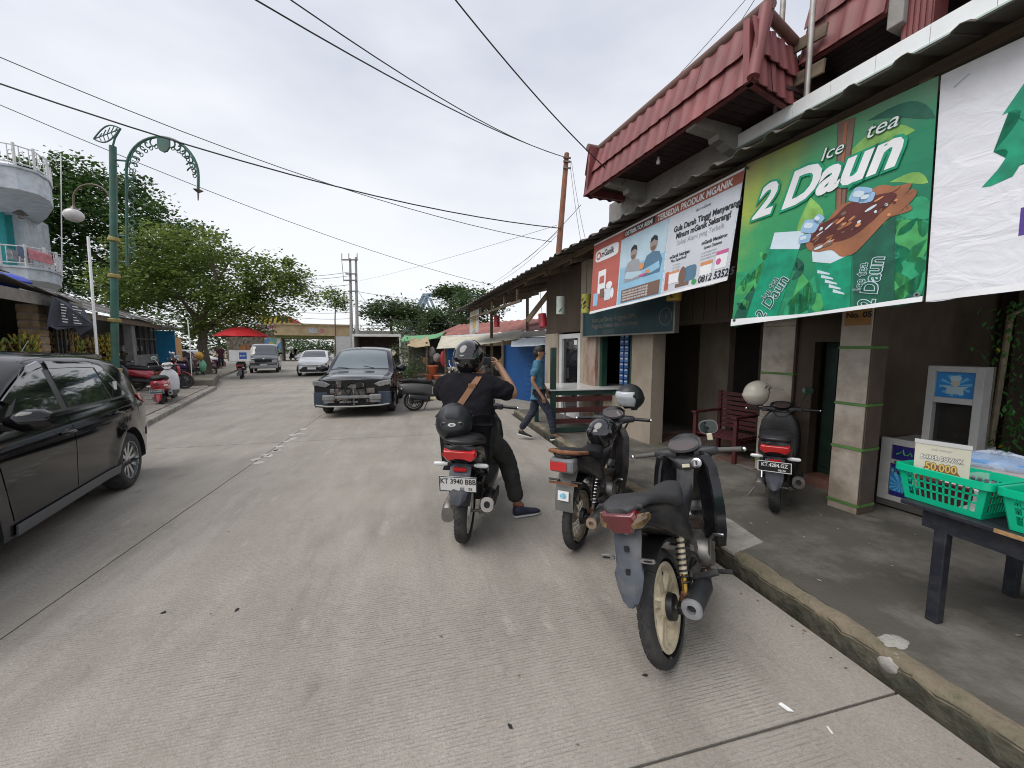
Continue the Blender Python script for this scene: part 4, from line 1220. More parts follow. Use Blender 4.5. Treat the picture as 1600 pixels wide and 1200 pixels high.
  s.b(MB(M).add([(c.x - 0.0075, c.y + a * 0.9, c.z + b * 0.88) for a, b in sell(w, h, 2.7, 18)], [tuple(range(18))]), "mirror_face", MIRROR, mo)
 def shock(s, p, q, body=GOLD, spring=BLACK_PLASTIC, can=None):
  p, q = Vector(p), Vector(q)
  sh = s.b(MB().tube([p, p.lerp(q, 0.45)], 0.014, 10), "shock", body, smooth=40)
  s.b(MB().tube([p.lerp(q, 0.4), q], 0.02, 10), "damper", can or BLACK_PLASTIC, sh, smooth=40)
  d = (q - p)
  ax = d.normalized()
  a = ax.cross(Vector((0, 1, 0))).normalized()
  c = ax.cross(a)
  pts = []
  for k in range(73):
   t = k / 72
   an = t * 2 * PI * 8
   pts.append(p + d * lerp(0.28, 0.92, t) + (a * math.cos(an) + c * math.sin(an)) * 0.028)
  s.b(MB().tube(pts, 0.0052, 5), "spring", spring, sh, smooth=50)
 def muffler(s, pts, r, tipm=STEEL, m=BLACK_PLASTIC, flat=1.0):
  p0, p1 = Vector(pts[0]), Vector(pts[-1])
  d = (p1 - p0)
  rows = []
  for t, k in ((0, 0.86), (0.03, 1.0), (0.75, 1.0), (0.93, 0.7), (1.0, 0.4)):
   c = p0 + d * t
   rows.append([(c.x, c.y + a * k, c.z + b * k) for a, b in sell(r * flat, r, 2.3, 18)])
  mf = s.b(MB().loft(rows), "muffler", m, smooth=45)
  dn = d.normalized()
  rows = []
  for off, k in ((-0.004, 1.02), (-0.02, 0.96), (-0.022, 0.45), (0.01, 0.35), (0.06, 0.3)):
   c = p0 + dn * off
   rows.append([(c.x, c.y + a * k, c.z + b * k) for a, b in sell(r * flat, r, 2.3, 18)])
  s.b(MB().loft(rows, cap=False), "muffler_tip", tipm, mf, smooth=35)
  s.b(MB().add([(p0.x + dn.x * 0.03, p0.y + a * 0.34, p0.z + b * 0.34) for a, b in sell(r * flat, r, 2.3, 18)], [tuple(range(18))]), "bore", WELL, mf)
  return mf

FM_BACK = lambda x, y, z, tilt=0.0: Matrix.Translation((x, y, z)) @ frame_M((0, 0, 0), (0, -1, 0), (math.sin(tilt), 0, math.cos(tilt)))

def cub(name, label, pos, th, lean, z=0.0, sc=1.0, rim=CREAM, style='cast', paint=OLD_BLACK, fender=FENDER_GREY, steer=0.0, old=False, mirrors=(-1,), grp=None, lift=0.12, guard=0.73, drop=0.04, seatm=SEAT_VINYL):
 k = Bike(name, label, pos, th, lean, z, grp, sc)
 k.lift, k.guard, k.back = lift, guard, 0.82
 r = 0.28
 k.wheel(0, r, 0.078, 0.205, rim, 5, style)
 S = Matrix.Translation((1.13, 0, 0.62)) @ Matrix.Rotation(R(steer), 4, 'Z') @ Matrix.Translation((-1.13, 0, -0.62))
 k.wheel(1.24, r, 0.07, 0.212, rim, 5, style, steer=S)
 # drum / sprocket side, swing arm, axle
 k.b(MB().lathe([(0.001, 0.03), (0.062, 0.03), (0.068, 0.0), (0.03, -0.01), (0.001, -0.012)], 20, Matrix.Translation((0, -0.035, r)) @ Matrix.Rotation(PI / 2, 4, 'X')), "brake_drum", BLACK_PLASTIC, smooth=40)
 k.b(MB().tube([(0, -0.12, r), (0, 0.12, r)], 0.012, 8), "axle", DULL_STEEL, smooth=40)
 k.b(MB().beam((0.0, -0.1, r), (0.06, -0.105, r - 0.04), 0.01, 0.05), "brake_arm", RUST)
 for sd in (-1, 1):
  k.b(MB().beam((-0.03, sd * 0.095, r), (0.5, sd * 0.075, 0.34), 0.028, 0.045), "swing_arm", BLACK_PLASTIC, bevel=0.008)
  k.shock((0.0, sd * 0.125, r + 0.03), (0.13, sd * 0.12, 0.62), GOLD if not old else DULL_STEEL, BLACK_PLASTIC if not old else CHROME, CREAM if not old else None)
 # rear fender: inner guard and the long mudguard hanging behind the wheel
 pts = []
 for i in range(9):
  a = R(55 + i * 9)
  pts.append((r * 1.12 * math.cos(a), r + r * 1.16 * math.sin(a)))
 k.b(MB().loft([[(x, y, z_ + 0.012 * (1 - (y / 0.07) ** 2)) for y in (-0.07, -0.035, 0, 0.035, 0.07)] + [(x * 1.03, y, z_ + 0.006 + 0.012 * (1 - (y / 0.07) ** 2) + 0.004) for y in (0.07, 0.035, 0, -0.035, -0.07)] for x, z_ in pts]), "inner_fender", BLACK_PLASTIC, smooth=50)
 if not old:
  gd = []
  for x, z_, w_ in ((-0.27, 0.66, 0.062), (-0.305, 0.58, 0.068), (-0.335, 0.5, 0.062), (-0.36, 0.42, 0.06), (-0.378, 0.385, 0.07), (-0.4, 0.3, 0.057), (-0.42, 0.235, 0.036), (-0.425, 0.21, 0.015)):
   gd.append([(x, -w_, z_), (x - 0.014, -w_ * 0.55, z_ - 0.002), (x - 0.008, 0, z_), (x - 0.014, w_ * 0.55, z_ - 0.002), (x, w_, z_), (x + 0.03, w_ * 0.94, z_ + 0.012), (x + 0.012, 0, z_ + 0.006), (x + 0.03, -w_ * 0.94, z_ + 0.012)])
  mg = k.b(MB().loft(gd), "mudguard", fender, smooth=30)
  for sd in (-1, 1):
   k.b(MB().prism(sell(0.036, 0.017, 3, 14), -0.004, 0.004, FM_BACK(-0.365, sd * 0.095, 0.475, -0.2)).add(*(lambda m: (m.v, m.f))(MB().box(-0.37, min(sd * 0.06, sd * 0.08), 0.465, -0.36, max(sd * 0.06, sd * 0.08), 0.485))), "plate_bracket", STEEL, mg)
   k.b(MB().prism(sell(0.02, 0.0065, 3, 12), 0.0041, 0.0052, FM_BACK(-0.365, sd * 0.098, 0.475, -0.2)), "bracket_slot", WELL, mg)
  for zz in (0.53, 0.4):
   k.b(MB().box(-0.352 if zz > 0.5 else -0.388, -0.01, zz - 0.016, -0.34 if zz > 0.5 else -0.37, 0.01, zz + 0.016), "slot", WELL, mg)
  k.b(MB().lathe([(0.001, 0.004), (0.013, 0.004), (0.014, 0)], 12, FM_BACK(-0.308, 0, 0.615, -0.35)), "bolt", STEEL, mg, smooth=40)
 else:
  gd = []
  for i in range(8):
   a = R(118 + i * 11)
   x, z_ = r * 1.2 * math.cos(a) - 0.01, r + r * 1.3 * math.sin(a)
   gd.append([(x, y, z_) for y in (-0.075, -0.04, 0, 0.04, 0.075)] + [(x * 0.97 + 0.004, y, z_ - 0.008) for y in (0.068, 0.035, 0, -0.035, -0.068)])
  mg = k.b(MB().loft(gd), "mudguard", fender, smooth=50)
  k.b(MB(FM_BACK(-0.352, 0, 0.49, -0.12)).box(-0.12, -0.012, 0, 0.12, 0.012, 0.006), "plate_bracket", RUST, mg)
  k.b(MB(FM_BACK(-0.357, 0, 0.36, 0.1)).box(-0.045, -0.05, 0, 0.045, 0.05, 0.002), "sticker", PLATE_WHITE, mg)
  k.b(MB(FM_BACK(-0.360, 0, 0.36, 0.1)).prism(sell(0.028, 0.03, 2, 12), 0, 0.001), "sticker_print", mat("sky_blue_print", (0.2, 0.45, 0.6), 0.5, var=0.4, scale=40), mg)
 # tail body, lamp
 rows = [ring(-0.36, 0.69, 0.05, 0.035, 3), ring(-0.33, 0.69, 0.085, 0.05, 3), ring(-0.2, 0.68, 0.1, 0.07, 3), ring(0.05, 0.655, 0.12, 0.1, 3), ring(0.3, 0.6, 0.11, 0.13, 3), ring(0.45, 0.56, 0.085, 0.15, 3)]
 k.b(MB().loft(rows), "tail_body", paint, smooth=45)
 for sd in (-1, 1):
  k.b(MB().loft([[(x, sd * (y + a), z_ + b) for a, b in sell(0.012, h_, 3, 10)] for x, y, z_, h_ in ((-0.3, 0.1, 0.69, 0.02), (-0.1, 0.125, 0.66, 0.05), (0.12, 0.135, 0.6, 0.07), (0.32, 0.12, 0.53, 0.05), (0.4, 0.1, 0.5, 0.02))]), "side_panel", paint, smooth=45)
 if not old:
  lamp = k.b(MB(FM_BACK(-0.375, 0, 0.69, -0.25)).loft([[(a * s_, b * s2, d_) for a, b in ((-0.078, 0.045), (0.078, 0.045), (0.09, 0.02), (0.05, -0.06), (-0.05, -0.06), (-0.09, 0.02))] for s_, s2, d_ in ((1.0, 1.0, -0.06), (1.0, 1.0, -0.01), (0.86, 0.84, 0.01))]), "tail_lamp", LENS_DARKRED, bevel=0.006)
  for sd in (-1, 1):
   k.b(MB().loft([[(x, sd * (y + a), z_ + b) for a, b in sell(0.014, h_, 2.2, 10)] for x, y, z_, h_ in ((-0.385, 0.07, 0.69, 0.024), (-0.35, 0.092, 0.695, 0.034), (-0.28, 0.112, 0.7, 0.018))]), "indicator", mat("smoked_amber", (0.12, 0.075, 0.03), 0.12, var=0.5, scale=40, coat=1.0), lamp, smooth=50)
  k.b(MB(FM_BACK(-0.335, 0, 0.752, -0.2)).box(-0.11, -0.012, -0.02, 0.11, 0.01, 0.0), "lamp_surround", DARK_PLASTIC, lamp, bevel=0.008)
 else:
  lamp = k.b(MB().box(-0.4, -0.1, 0.62, -0.27, 0.1, 0.73), "tail_lamp", mat("lamp_grey", (0.16, 0.16, 0.17), 0.3, var=0.15), bevel=0.02)
  k.b(MB(FM_BACK(-0.402, 0.015, 0.67, 0)).box(-0.075, -0.035, 0, 0.06, 0.035, 0.006), "red_lens", LENS_RED, lamp, bevel=0.004)
  k.b(MB().tube([(-0.1, -0.12, 0.76), (-0.34, -0.11, 0.775), (-0.39, 0, 0.78), (-0.34, 0.11, 0.775), (-0.1, 0.12, 0.76)], 0.017, 8), "grab_rail", RUST, smooth=50)
  for sd in (-1, 1):
   k.b(MB().tube([(-0.3, sd * 0.05, 0.5), (-0.3, sd * 0.14, 0.5)], 0.012, 8), "indicator_stub", BLACK_PLASTIC, smooth=40)
 # seat
 sh = [(-0.38, 0.752, 0.05, 0.014), (-0.33, 0.762, 0.09, 0.02), (-0.15, 0.772, 0.11, 0.028), (0.05, 0.757, 0.118, 0.036), (0.2, 0.73, 0.12, 0.042), (0.32, 0.727, 0.112, 0.05), (0.45, 0.75, 0.085, 0.055), (0.53, 0.75, 0.055, 0.05), (0.56, 0.735, 0.03, 0.03)]
 st = k.b(MB().loft([ring(x, z_ - 0.01, w_, h_, 3, 0, 18) for x, z_, w_, h_ in sh]), "seat", seatm, smooth=60)
 # frame spine, engine, pegs
 k.b(MB().loft([ring(x, z_, w_, h_, 2.8, t_) for x, z_, w_, h_, t_ in ((0.42, 0.6, 0.06, 0.12, 0.2), (0.6, 0.56, 0.05, 0.09, -0.4), (0.8, 0.64, 0.055, 0.08, -0.7), (0.98, 0.82, 0.06, 0.07, -0.8))]), "frame_cover", DARK_PLASTIC, smooth=50)
 en = k.b(MB().box(0.42, -0.1, 0.24, 0.72, 0.1, 0.42), "engine", CAST, bevel=0.03)
 k.b(MB().lathe([(0.001, 0.13), (0.07, 0.13), (0.085, 0.1), (0.09, 0)], 20, Matrix.Translation((0.55, -0.03, 0.33)) @ Matrix.Rotation(PI / 2, 4, 'X')), "engine_cover", CAST, en, smooth=40)
 for i in range(6):
  k.b(MB().box(0.73 + i * 0.035, -0.065, 0.29, 0.745 + i * 0.035, 0.065, 0.43), "cooling_fin", DULL_STEEL, en)
 for sd in (-1, 1):
  k.b(MB().tube([(0.5, sd * 0.08, 0.24), (0.5, sd * 0.26, 0.25)], 0.014, 8), "foot_peg", RUBBER, smooth=40)
  k.b(MB().tube([(0.22, sd * 0.11, 0.33), (0.26, sd * 0.24, 0.36)], 0.018, 8), "passenger_peg", RUBBER, smooth=40)
  k.b(MB().beam((0.5, sd * 0.1, 0.3), (0.2, sd * 0.115, 0.36), 0.012, 0.03), "peg_bracket", DULL_STEEL)
 k.b(MB().tube([(0.5, -0.15, 0.3), (0.46, -0.18, 0.45), (0.42, -0.22, 0.5), (0.42, -0.27, 0.5)], 0.009, 8), "kick_starter", STEEL, smooth=50)
 k.b(MB().tube([(0.42, 0.13, 0.27), (0.36, 0.27, 0.02)], 0.011, 8), "side_stand", DULL_STEEL, smooth=40)
 k.muffler(((-0.07, -0.17, 0.33), (0.34, -0.15, 0.27)) if not old else ((-0.14, -0.17, 0.3), (0.34, -0.15, 0.27)), 0.048 if not old else 0.045, mat("pale_muffler_cap", (0.33, 0.34, 0.36), 0.35, 0.4, var=0.2, scale=20) if not old else mat("rusty_tip", (0.4, 0.3, 0.22), 0.5, 0.5, var=0.3), DARK_PLASTIC if not old else CAST)
 k.b(MB().tube([(0.32, -0.15, 0.27), (0.5, -0.13, 0.21), (0.75, -0.07, 0.2), (0.9, 0, 0.28), (0.9, 0, 0.36)], 0.017, 8), "exhaust_pipe", DULL_STEEL, smooth=50)
 # leg shields
 for sd in (-1, 1):
  rows = []
  for x, y, z_, t_ in ((0.92, 0.17, 0.86, 0.05), (0.93, 0.2, 0.78, 0.07), (0.88, 0.215, 0.66, 0.085), (0.84, 0.22, 0.52, 0.09), (0.8, 0.21, 0.38, 0.08), (0.78, 0.19, 0.29, 0.05)):
   rows.append([(x - t_, sd * (y - 0.035), z_), (x - t_ * 0.3, sd * (y + 0.01), z_), (x + t_ * 0.9, sd * (y - 0.05), z_ + 0.02), (x + t_ * 1.3, sd * 0.075, z_ + 0.03), (x + t_ * 1.1, sd * 0.06, z_ + 0.02), (x + t_ * 0.7, sd * (y - 0.07), z_), (x - t_ * 0.35, sd * (y - 0.012), z_), (x - t_ * 0.9, sd * (y - 0.05), z_)])
  k.b(MB().loft(rows), "leg_shield", GLOSS_BLACK if not old else paint, smooth=40)
 k.b(MB().loft([ring(x, z_, w_, h_, 3, t_) for x, z_, w_, h_, t_ in ((1.06, 0.5, 0.05, 0.05, -1.2), (1.07, 0.62, 0.09, 0.06, -1.3), (1.04, 0.76, 0.13, 0.07, -1.3), (1.0, 0.87, 0.11, 0.06, -1.2))]), "front_cover", paint, smooth=45)
 if not old:
  key = k.b(MB().lathe([(0.034, 0), (0.034, 0.01), (0.022, 0.014), (0.02, 0.006), (0.001, 0.006)], 18, FM_BACK(0.86, -0.1, 0.815, 0.3)), "ignition_ring", STEEL, smooth=30)
  k.b(MB(FM_BACK(0.858, -0.1, 0.815, 0.3)).box(-0.004, -0.014, 0.004, 0.004, 0.014, 0.018), "keyhole", INK, key)
 # steering: fork, front fender, cowl, grips
 for sd in (-1, 1):
  k.b(MB(S).tube([(1.24, sd * 0.075, r), (1.12, sd * 0.075, 0.6), (1.05, sd * 0.06, 0.78)], [0.018, 0.02, 0.02], 10), "fork_leg", DARK_PLASTIC, smooth=40)
 pts = []
 for i in range(11):
  a = R(10 + i * 14)
  pts.append((1.24 + r * 1.1 * math.cos(a), r + r * 1.13 * math.sin(a)))
 k.b(MB(S).loft([[(x, y, z_ + 0.012 * (1 - (y / 0.06) ** 2)) for y in (-0.06, -0.03, 0, 0.03, 0.06)] + [(x, y, z_ - 0.006 + 0.012 * (1 - (y / 0.06) ** 2)) for y in (0.055, 0.03, 0, -0.03, -0.055)] for x, z_ in pts]), "front_fender", paint, smooth=50)
 S = S @ Matrix.Translation((0, 0, -drop))
 for sd, dx in ((1, 0.0), (-1, 0.0), (-1, 0.03)):
  k.b(MB(S).tube([(0.99, sd * 0.17, 0.97), (1.1 + dx, sd * 0.16, 0.95), (1.17, sd * 0.1, 0.85 - dx), (1.15, sd * 0.08, 0.68)], 0.006, 6), "cable", INK, smooth=50)
 k.b(MB().tube([(0.2, -0.1, 0.5), (0.32, -0.13, 0.42), (0.4, -0.12, 0.34), (0.5, -0.11, 0.3)], 0.007, 6), "cable", INK, smooth=50)
 k.b(MB().tube([(0.0, -0.1, 0.3), (0.2, -0.12, 0.26), (0.45, -0.13, 0.27)], 0.006, 6), "brake_rod", RUST, smooth=50)
 k.b(MB().beam((0.02, -0.1, 0.27), (0.0, -0.125, 0.36), 0.02, 0.03), "axle_nut", RUST)
 cw = k.b(MB(S).loft([ring(x, z_, w_, h_, 2.6, t_, 20) for x, z_, w_, h_, t_ in ((0.95, 0.87, 0.05, 0.04, -1.0), (0.95, 0.92, 0.085, 0.06, -0.8), (0.96, 0.98, 0.12, 0.07, -0.7), (1.02, 1.03, 0.115, 0.075, -0.6), (1.09, 1.04, 0.09, 0.06, -0.3), (1.12, 1.02, 0.06, 0.04, 0))]), "handlebar_cowl", DARK_PLASTIC, smooth=50)
 for sd in (-1, 1):
  k.b(MB(S).loft([[(x + a, sd * y, z_ + b) for a, b in sell(w_, h_, 3, 12)] for x, y, z_, w_, h_ in ((1.0, 0.06, 0.965, 0.06, 0.05), (0.99, 0.13, 0.975, 0.045, 0.04), (0.985, 0.19, 0.98, 0.035, 0.033), (0.98, 0.215, 0.98, 0.02, 0.02))]), "cowl_wing", DARK_PLASTIC, cw, smooth=50)
  k.grip(S @ Matrix.Translation((0.985, 0, 0.98)), sd, m=mat("worn_grip", (0.1, 0.098, 0.09), 0.8, var=0.2) if not old else BLACK_PLASTIC)
 dm = FM_BACK(0.955, 0, 1.03, 0.9)
 k.b(MB(S @ dm).lathe([(0.001, 0.008), (0.085, 0.008), (0.097, 0.02), (0.1, 0.0)], 28, Matrix.Diagonal((1.05, 0.62, 1, 1))), "speedometer_rim", mat("grey_bezel", (0.13, 0.13, 0.135), 0.4, var=0.1), cw, smooth=40)
 k.b(MB(S @ dm).lathe([(0.001, 0.0125), (0.084, 0.0125)], 28, Matrix.Diagonal((1.05, 0.62, 1, 1))), "speedometer", mat("smoked_dial", (0.06, 0.045, 0.042), 0.12, var=0.2, coat=1.0), cw)
 k.b(MB(S).loft([[(1.0 + 0.05 * t, y, 1.06 + 0.045 * t - abs(y) * 0.35) for y in (-0.11, -0.05, 0, 0.05, 0.11)] + [(1.02 + 0.06 * t, y, 1.05 + 0.045 * t - abs(y) * 0.35) for y in (0.11, 0.05, 0, -0.05, -0.11)] for t in (0, 0.5, 1)]), "dash_visor", BLACK_PLASTIC, cw, smooth=40)
 k.b(MB(S @ FM_BACK(0.9, 0, 0.9, 0.2)).box(-0.025, -0.012, 0, 0.025, 0.012, 0.006), "tag_plate", mat("tag_cream", (0.5, 0.45, 0.34), 0.5, var=0.2), cw)
 k.b(MB(S).ball((1.13, 0, 0.99), 0.03, 0.075, 0.045, 14, 8), "headlight", LENS_CLEAR, cw, smooth=60)
 for sd in mirrors:
  k.mirror(S @ Matrix.Translation((0.985, 0, 0.99)), sd, stem=((0, 0.17, 0.02), (0.01, 0.175, 0.06), (0.01, 0.18, 0.115)), w=0.062, h=0.05, m=mat("grey_mirror_rim", (0.16, 0.16, 0.16), 0.4, var=0.1))
  k.b(MB(S).box(0.98, min(sd * 0.16, sd * 0.195), 1.05, 1.005, max(sd * 0.16, sd * 0.195), 1.1), "mirror_tape", mat("tag_cream", (0.5, 0.45, 0.34)), bevel=0.006)
 return k

def scooter(name, label, pos, th, lean, z=0.0, sc=1.0, rim=WHITE_RIM, body=GLOSS_BLACK, panel=None, seatm=SEAT_VINYL, fender=FENDER_GREY, tail_m=LENS_RED, front=None, floor=BLACK_PLASTIC, round_=False, mirrors=(-1, 1), steer=0.0, tipm=STEEL, grp=None, rear_detail=True, plate_args=None, mirror_m=BLACK_PLASTIC, lift=0.0, guard=1.0, drop=0.0):
 k = Bike(name, label, pos, th, lean, z, grp, sc, cat="scooter")
 k.lift, k.guard, k.back = lift, guard, 0.8 if lift else 1.0
 panel = panel or body
 front = front or body
 r = 0.258
 k.wheel(0, r, 0.1, 0.18, rim, 5)
 S = Matrix.Translation((1.15, 0, 0.62)) @ Matrix.Rotation(R(steer), 4, 'Z') @ Matrix.Translation((-1.15, 0, -0.62))
 k.wheel(1.28, r, 0.085, 0.18, rim, 5, steer=S)
 # engine unit on the left, swing arm on the right, muffler
 eu = k.b(MB().loft([[(x, 0.13 + a, z_ + b) for a, b in sell(0.05, h_, 3, 14)] for x, z_, h_ in ((-0.1, 0.25, 0.06), (-0.05, 0.26, 0.09), (0.2, 0.28, 0.09), (0.42, 0.28, 0.07), (0.48, 0.28, 0.03))]), "engine_case", CAST, smooth=45)
 k.b(MB().box(0.25, -0.1, 0.24, 0.52, 0.12, 0.42), "engine", BLACK_PLASTIC, eu, bevel=0.03)
 k.b(MB().tube([(-0.0, -0.16, r), (0, 0.1, r)], 0.014, 8), "axle", DULL_STEEL, smooth=40)
 k.b(MB().beam((-0.02, -0.125, r), (0.35, -0.1, 0.3), 0.025, 0.05), "swing_arm", CAST, bevel=0.008)
 k.muffler(((-0.12, -0.19, 0.37), (0.34, -0.17, 0.3)), 0.065, tipm, BLACK_PLASTIC, 0.82)
 k.b(MB().loft([[(x, -0.235 + a, z_ + b) for a, b in sell(0.012, 0.05, 3, 10)] for x, z_ in ((0.0, 0.36), (0.2, 0.34), (0.32, 0.32))]), "heat_shield", DARK_PLASTIC, smooth=40)
 k.shock((-0.02, 0.12, 0.34), (0.12, 0.12, 0.62), CHROME)
 # rear fender and mudguard
 if rear_detail:
  fd = [(-0.2, 0.62, 0.07), (-0.3, 0.58, 0.08), (-0.36, 0.5, 0.08), (-0.39, 0.42, 0.075), (-0.41, 0.32, 0.07), (-0.425, 0.25, 0.055), (-0.43, 0.2, 0.025)]
  gd = []
  for x, z_, w_ in fd:
   gd.append([(x, -w_, z_), (x - 0.02, -w_ * 0.5, z_), (x - 0.012, 0, z_), (x - 0.02, w_ * 0.5, z_), (x, w_, z_), (x + 0.02, w_ * 0.9, z_ + 0.01), (x + 0.012, 0, z_ + 0.006), (x + 0.02, -w_ * 0.9, z_ + 0.01)])
  mg = k.b(MB().loft(gd), "mudguard", fender, smooth=35)
  for sd in (-1, 1):
   st = k.b(MB().tube([(-0.3, sd * 0.05, 0.575), (-0.315, sd * 0.11, 0.58)], 0.016, 8), "indicator_stem", BLACK_PLASTIC, mg, smooth=40)
   k.b(MB().loft([[(-0.32 + a, sd * y, 0.582 + b) for a, b in sell(s_ * 0.9, s_, 2.4, 10)] for y, s_ in ((0.1, 0.014), (0.13, 0.024), (0.19, 0.023), (0.205, 0.012))]), "indicator", LENS_CLEAR, mg, smooth=50)
  k.b(MB(FM_BACK(-0.375, 0, 0.545, -0.25)).box(-0.05, -0.02, -0.02, 0.05, 0.02, 0.01), "reflector", LENS_RED, mg, bevel=0.006)
 a0 = []
 for i in range(9):
  a = R(40 + i * 14)
  a0.append((r * 1.14 * math.cos(a), r + r * 1.18 * math.sin(a)))
 k.b(MB().loft([[(x, y, z_) for y in (-0.075, 0, 0.075)] + [(x * 1.03, y, z_ + 0.008) for y in (0.075, 0, -0.075)] for x, z_ in a0]), "inner_fender", BLACK_PLASTIC, smooth=50)
 # body
 if round_:
  rows = [ring(-0.4, 0.62, 0.05, 0.06, 2.2), ring(-0.37, 0.61, 0.11, 0.1, 2.2), ring(-0.25, 0.59, 0.165, 0.15, 2.3), ring(-0.05, 0.57, 0.185, 0.175, 2.4), ring(0.18, 0.56, 0.17, 0.175, 2.5), ring(0.36, 0.54, 0.14, 0.17, 2.6), ring(0.46, 0.5, 0.11, 0.14, 2.8)]
 else:
  rows = [ring(-0.42, 0.73, 0.07, 0.03, 3), ring(-0.39, 0.715, 0.115, 0.06, 3), ring(-0.25, 0.67, 0.14, 0.1, 2.8), ring(-0.02, 0.62, 0.15, 0.13, 2.8), ring(0.2, 0.58, 0.14, 0.15, 2.8), ring(0.4, 0.54, 0.12, 0.17, 3), ring(0.48, 0.5, 0.1, 0.14, 3)]
 bo = k.b(MB().loft(rows), "body", body, smooth=50)
 if not round_:
  for sd in (-1, 1):
   k.b(MB().loft([[(x, sd * (y + a), z_ + b) for a, b in sell(0.014, h_, 2.6, 10)] for x, y, z_, h_ in ((-0.38, 0.1, 0.735, 0.02), (-0.2, 0.135, 0.7, 0.04), (0.02, 0.15, 0.63, 0.06), (0.25, 0.14, 0.54, 0.07), (0.42, 0.12, 0.46, 0.05))]), "side_panel", panel, smooth=45)
  lamp = k.b(MB(FM_BACK(-0.42, 0, 0.685, -0.25)).loft([[(a * s_, b * s_, d_) for a, b in ((-0.115, 0.04), (0.115, 0.04), (0.125, 0.0), (0.09, -0.04), (0.03, -0.022), (-0.03, -0.022), (-0.09, -0.04), (-0.125, 0.0))] for s_, d_ in ((1, -0.05), (1, 0.0), (0.9, 0.012))]), "tail_lamp", tail_m, bevel=0.004)
  gr = [(-0.15, -0.14, 0.765), (-0.38, -0.115, 0.785), (-0.44, -0.06, 0.79), (-0.44, 0.06, 0.79), (-0.38, 0.115, 0.785), (-0.15, 0.14, 0.765)]
  k.b(MB().tube(gr, 0.016, 8), "grab_rail", BLACK_PLASTIC, smooth=50)
 else:
  lamp = k.b(MB(FM_BACK(-0.41, 0, 0.63, 0.0)).loft([[(a * s_, b * s_, d_) for a, b in sell(0.06, 0.035, 2.2, 14)] for s_, d_ in ((1, -0.03), (1, 0.0), (0.8, 0.015))]), "tail_lamp", tail_m, smooth=50)
 sh = [(-0.36, 0.785, 0.07, 0.02), (-0.3, 0.8, 0.125, 0.035), (-0.1, 0.81, 0.145, 0.05), (0.08, 0.79, 0.145, 0.055), (0.22, 0.755, 0.14, 0.06), (0.36, 0.75, 0.115, 0.06), (0.46, 0.745, 0.075, 0.05), (0.5, 0.73, 0.03, 0.03)]
 k.b(MB().loft([ring(x, z_ - 0.02, w_, h_, 3, 0, 18) for x, z_, w_, h_ in sh]), "seat", seatm, smooth=60)
 # floor board and leg shield
 k.b(MB().loft([ring(x, z_, w_, h_, 5, 0, 16) for x, z_, w_, h_ in ((0.4, 0.31, 0.14, 0.04), (0.5, 0.3, 0.17, 0.045), (0.85, 0.3, 0.19, 0.04), (0.97, 0.33, 0.19, 0.05))]), "floor_board", floor, smooth=40)
 rows = []
 for x, z_, w_, t_ in ((0.96, 0.3, 0.16, 0.05), (0.97, 0.42, 0.2, 0.06), (0.99, 0.55, 0.215, 0.07), (1.0, 0.68, 0.215, 0.075), (1.0, 0.8, 0.19, 0.07), (1.0, 0.88, 0.14, 0.06), (1.0, 0.93, 0.08, 0.045)):
  rows.append([(x + 0.02 * 0 + b * 1.0 + 0.05 * (1 - (a / w_) ** 2) * (1 if b > 0 else 0.3), a, z_) for a, b in sell(w_, t_, 3.2, 20)])
 k.b(MB().loft(rows), "leg_shield", BLACK_PLASTIC if not round_ else front, smooth=50)
 rows = []
 for x, z_, w_, t_ in ((1.09, 0.45, 0.06, 0.04), (1.11, 0.55, 0.13, 0.06), (1.12, 0.68, 0.19, 0.065), (1.1, 0.8, 0.18, 0.06), (1.06, 0.9, 0.12, 0.05), (1.04, 0.95, 0.06, 0.03)):
  rows.append([(x + b, a, z_) for a, b in sell(w_, t_, 2.5, 20)])
 k.b(MB().loft(rows), "front_apron", front, smooth=50)
 # steering
 for sd in (-1, 1):
  k.b(MB(S).tube([(1.28, sd * 0.08, r), (1.18, sd * 0.08, 0.52)], 0.02, 8), "fork_leg", DARK_PLASTIC, smooth=40)
 pts = []
 for i in range(10):
  a = R(15 + i * 14)
  pts.append((1.28 + r * 1.12 * math.cos(a), r + r * 1.15 * math.sin(a)))
 k.b(MB(S).loft([[(x, y, z_ + 0.015 * (1 - (y / 0.07) ** 2)) for y in (-0.07, -0.035, 0, 0.035, 0.07)] + [(x, y, z_ - 0.006 + 0.015 * (1 - (y / 0.07) ** 2)) for y in (0.065, 0.03, 0, -0.03, -0.065)] for x, z_ in pts]), "front_fender", front, smooth=50)
 S = S @ Matrix.Translation((0, 0, -drop))
 k.b(MB(S).tube([(1.06, 0, 0.88), (1.0, 0, 1.02)], 0.04, 10), "steering_neck", BLACK_PLASTIC, smooth=40)
 cw = k.b(MB(S).loft([ring(x, z_, w_, h_, 2.6, t_, 20) for x, z_, w_, h_, t_ in ((0.95, 0.97, 0.07, 0.03, -0.9), (0.97, 1.03, 0.115, 0.05, -0.7), (1.03, 1.07, 0.12, 0.06, -0.5), (1.1, 1.05, 0.1, 0.055, -0.1), (1.14, 1.02, 0.06, 0.035, 0.1))]), "handlebar_cowl", front if round_ else BLACK_PLASTIC, smooth=50)
 for sd in (-1, 1):
  k.b(MB(S).loft([[(x + a, sd * y, z_ + b) for a, b in sell(w_, h_, 3, 12)] for x, y, z_, w_, h_ in ((1.02, 0.07, 1.02, 0.05, 0.04), (1.01, 0.14, 1.03, 0.04, 0.035), (1.0, 0.2, 1.03, 0.025, 0.025))]), "cowl_wing", BLACK_PLASTIC, cw, smooth=50)
  k.grip(S @ Matrix.Translation((1.0, 0, 1.03)), sd)
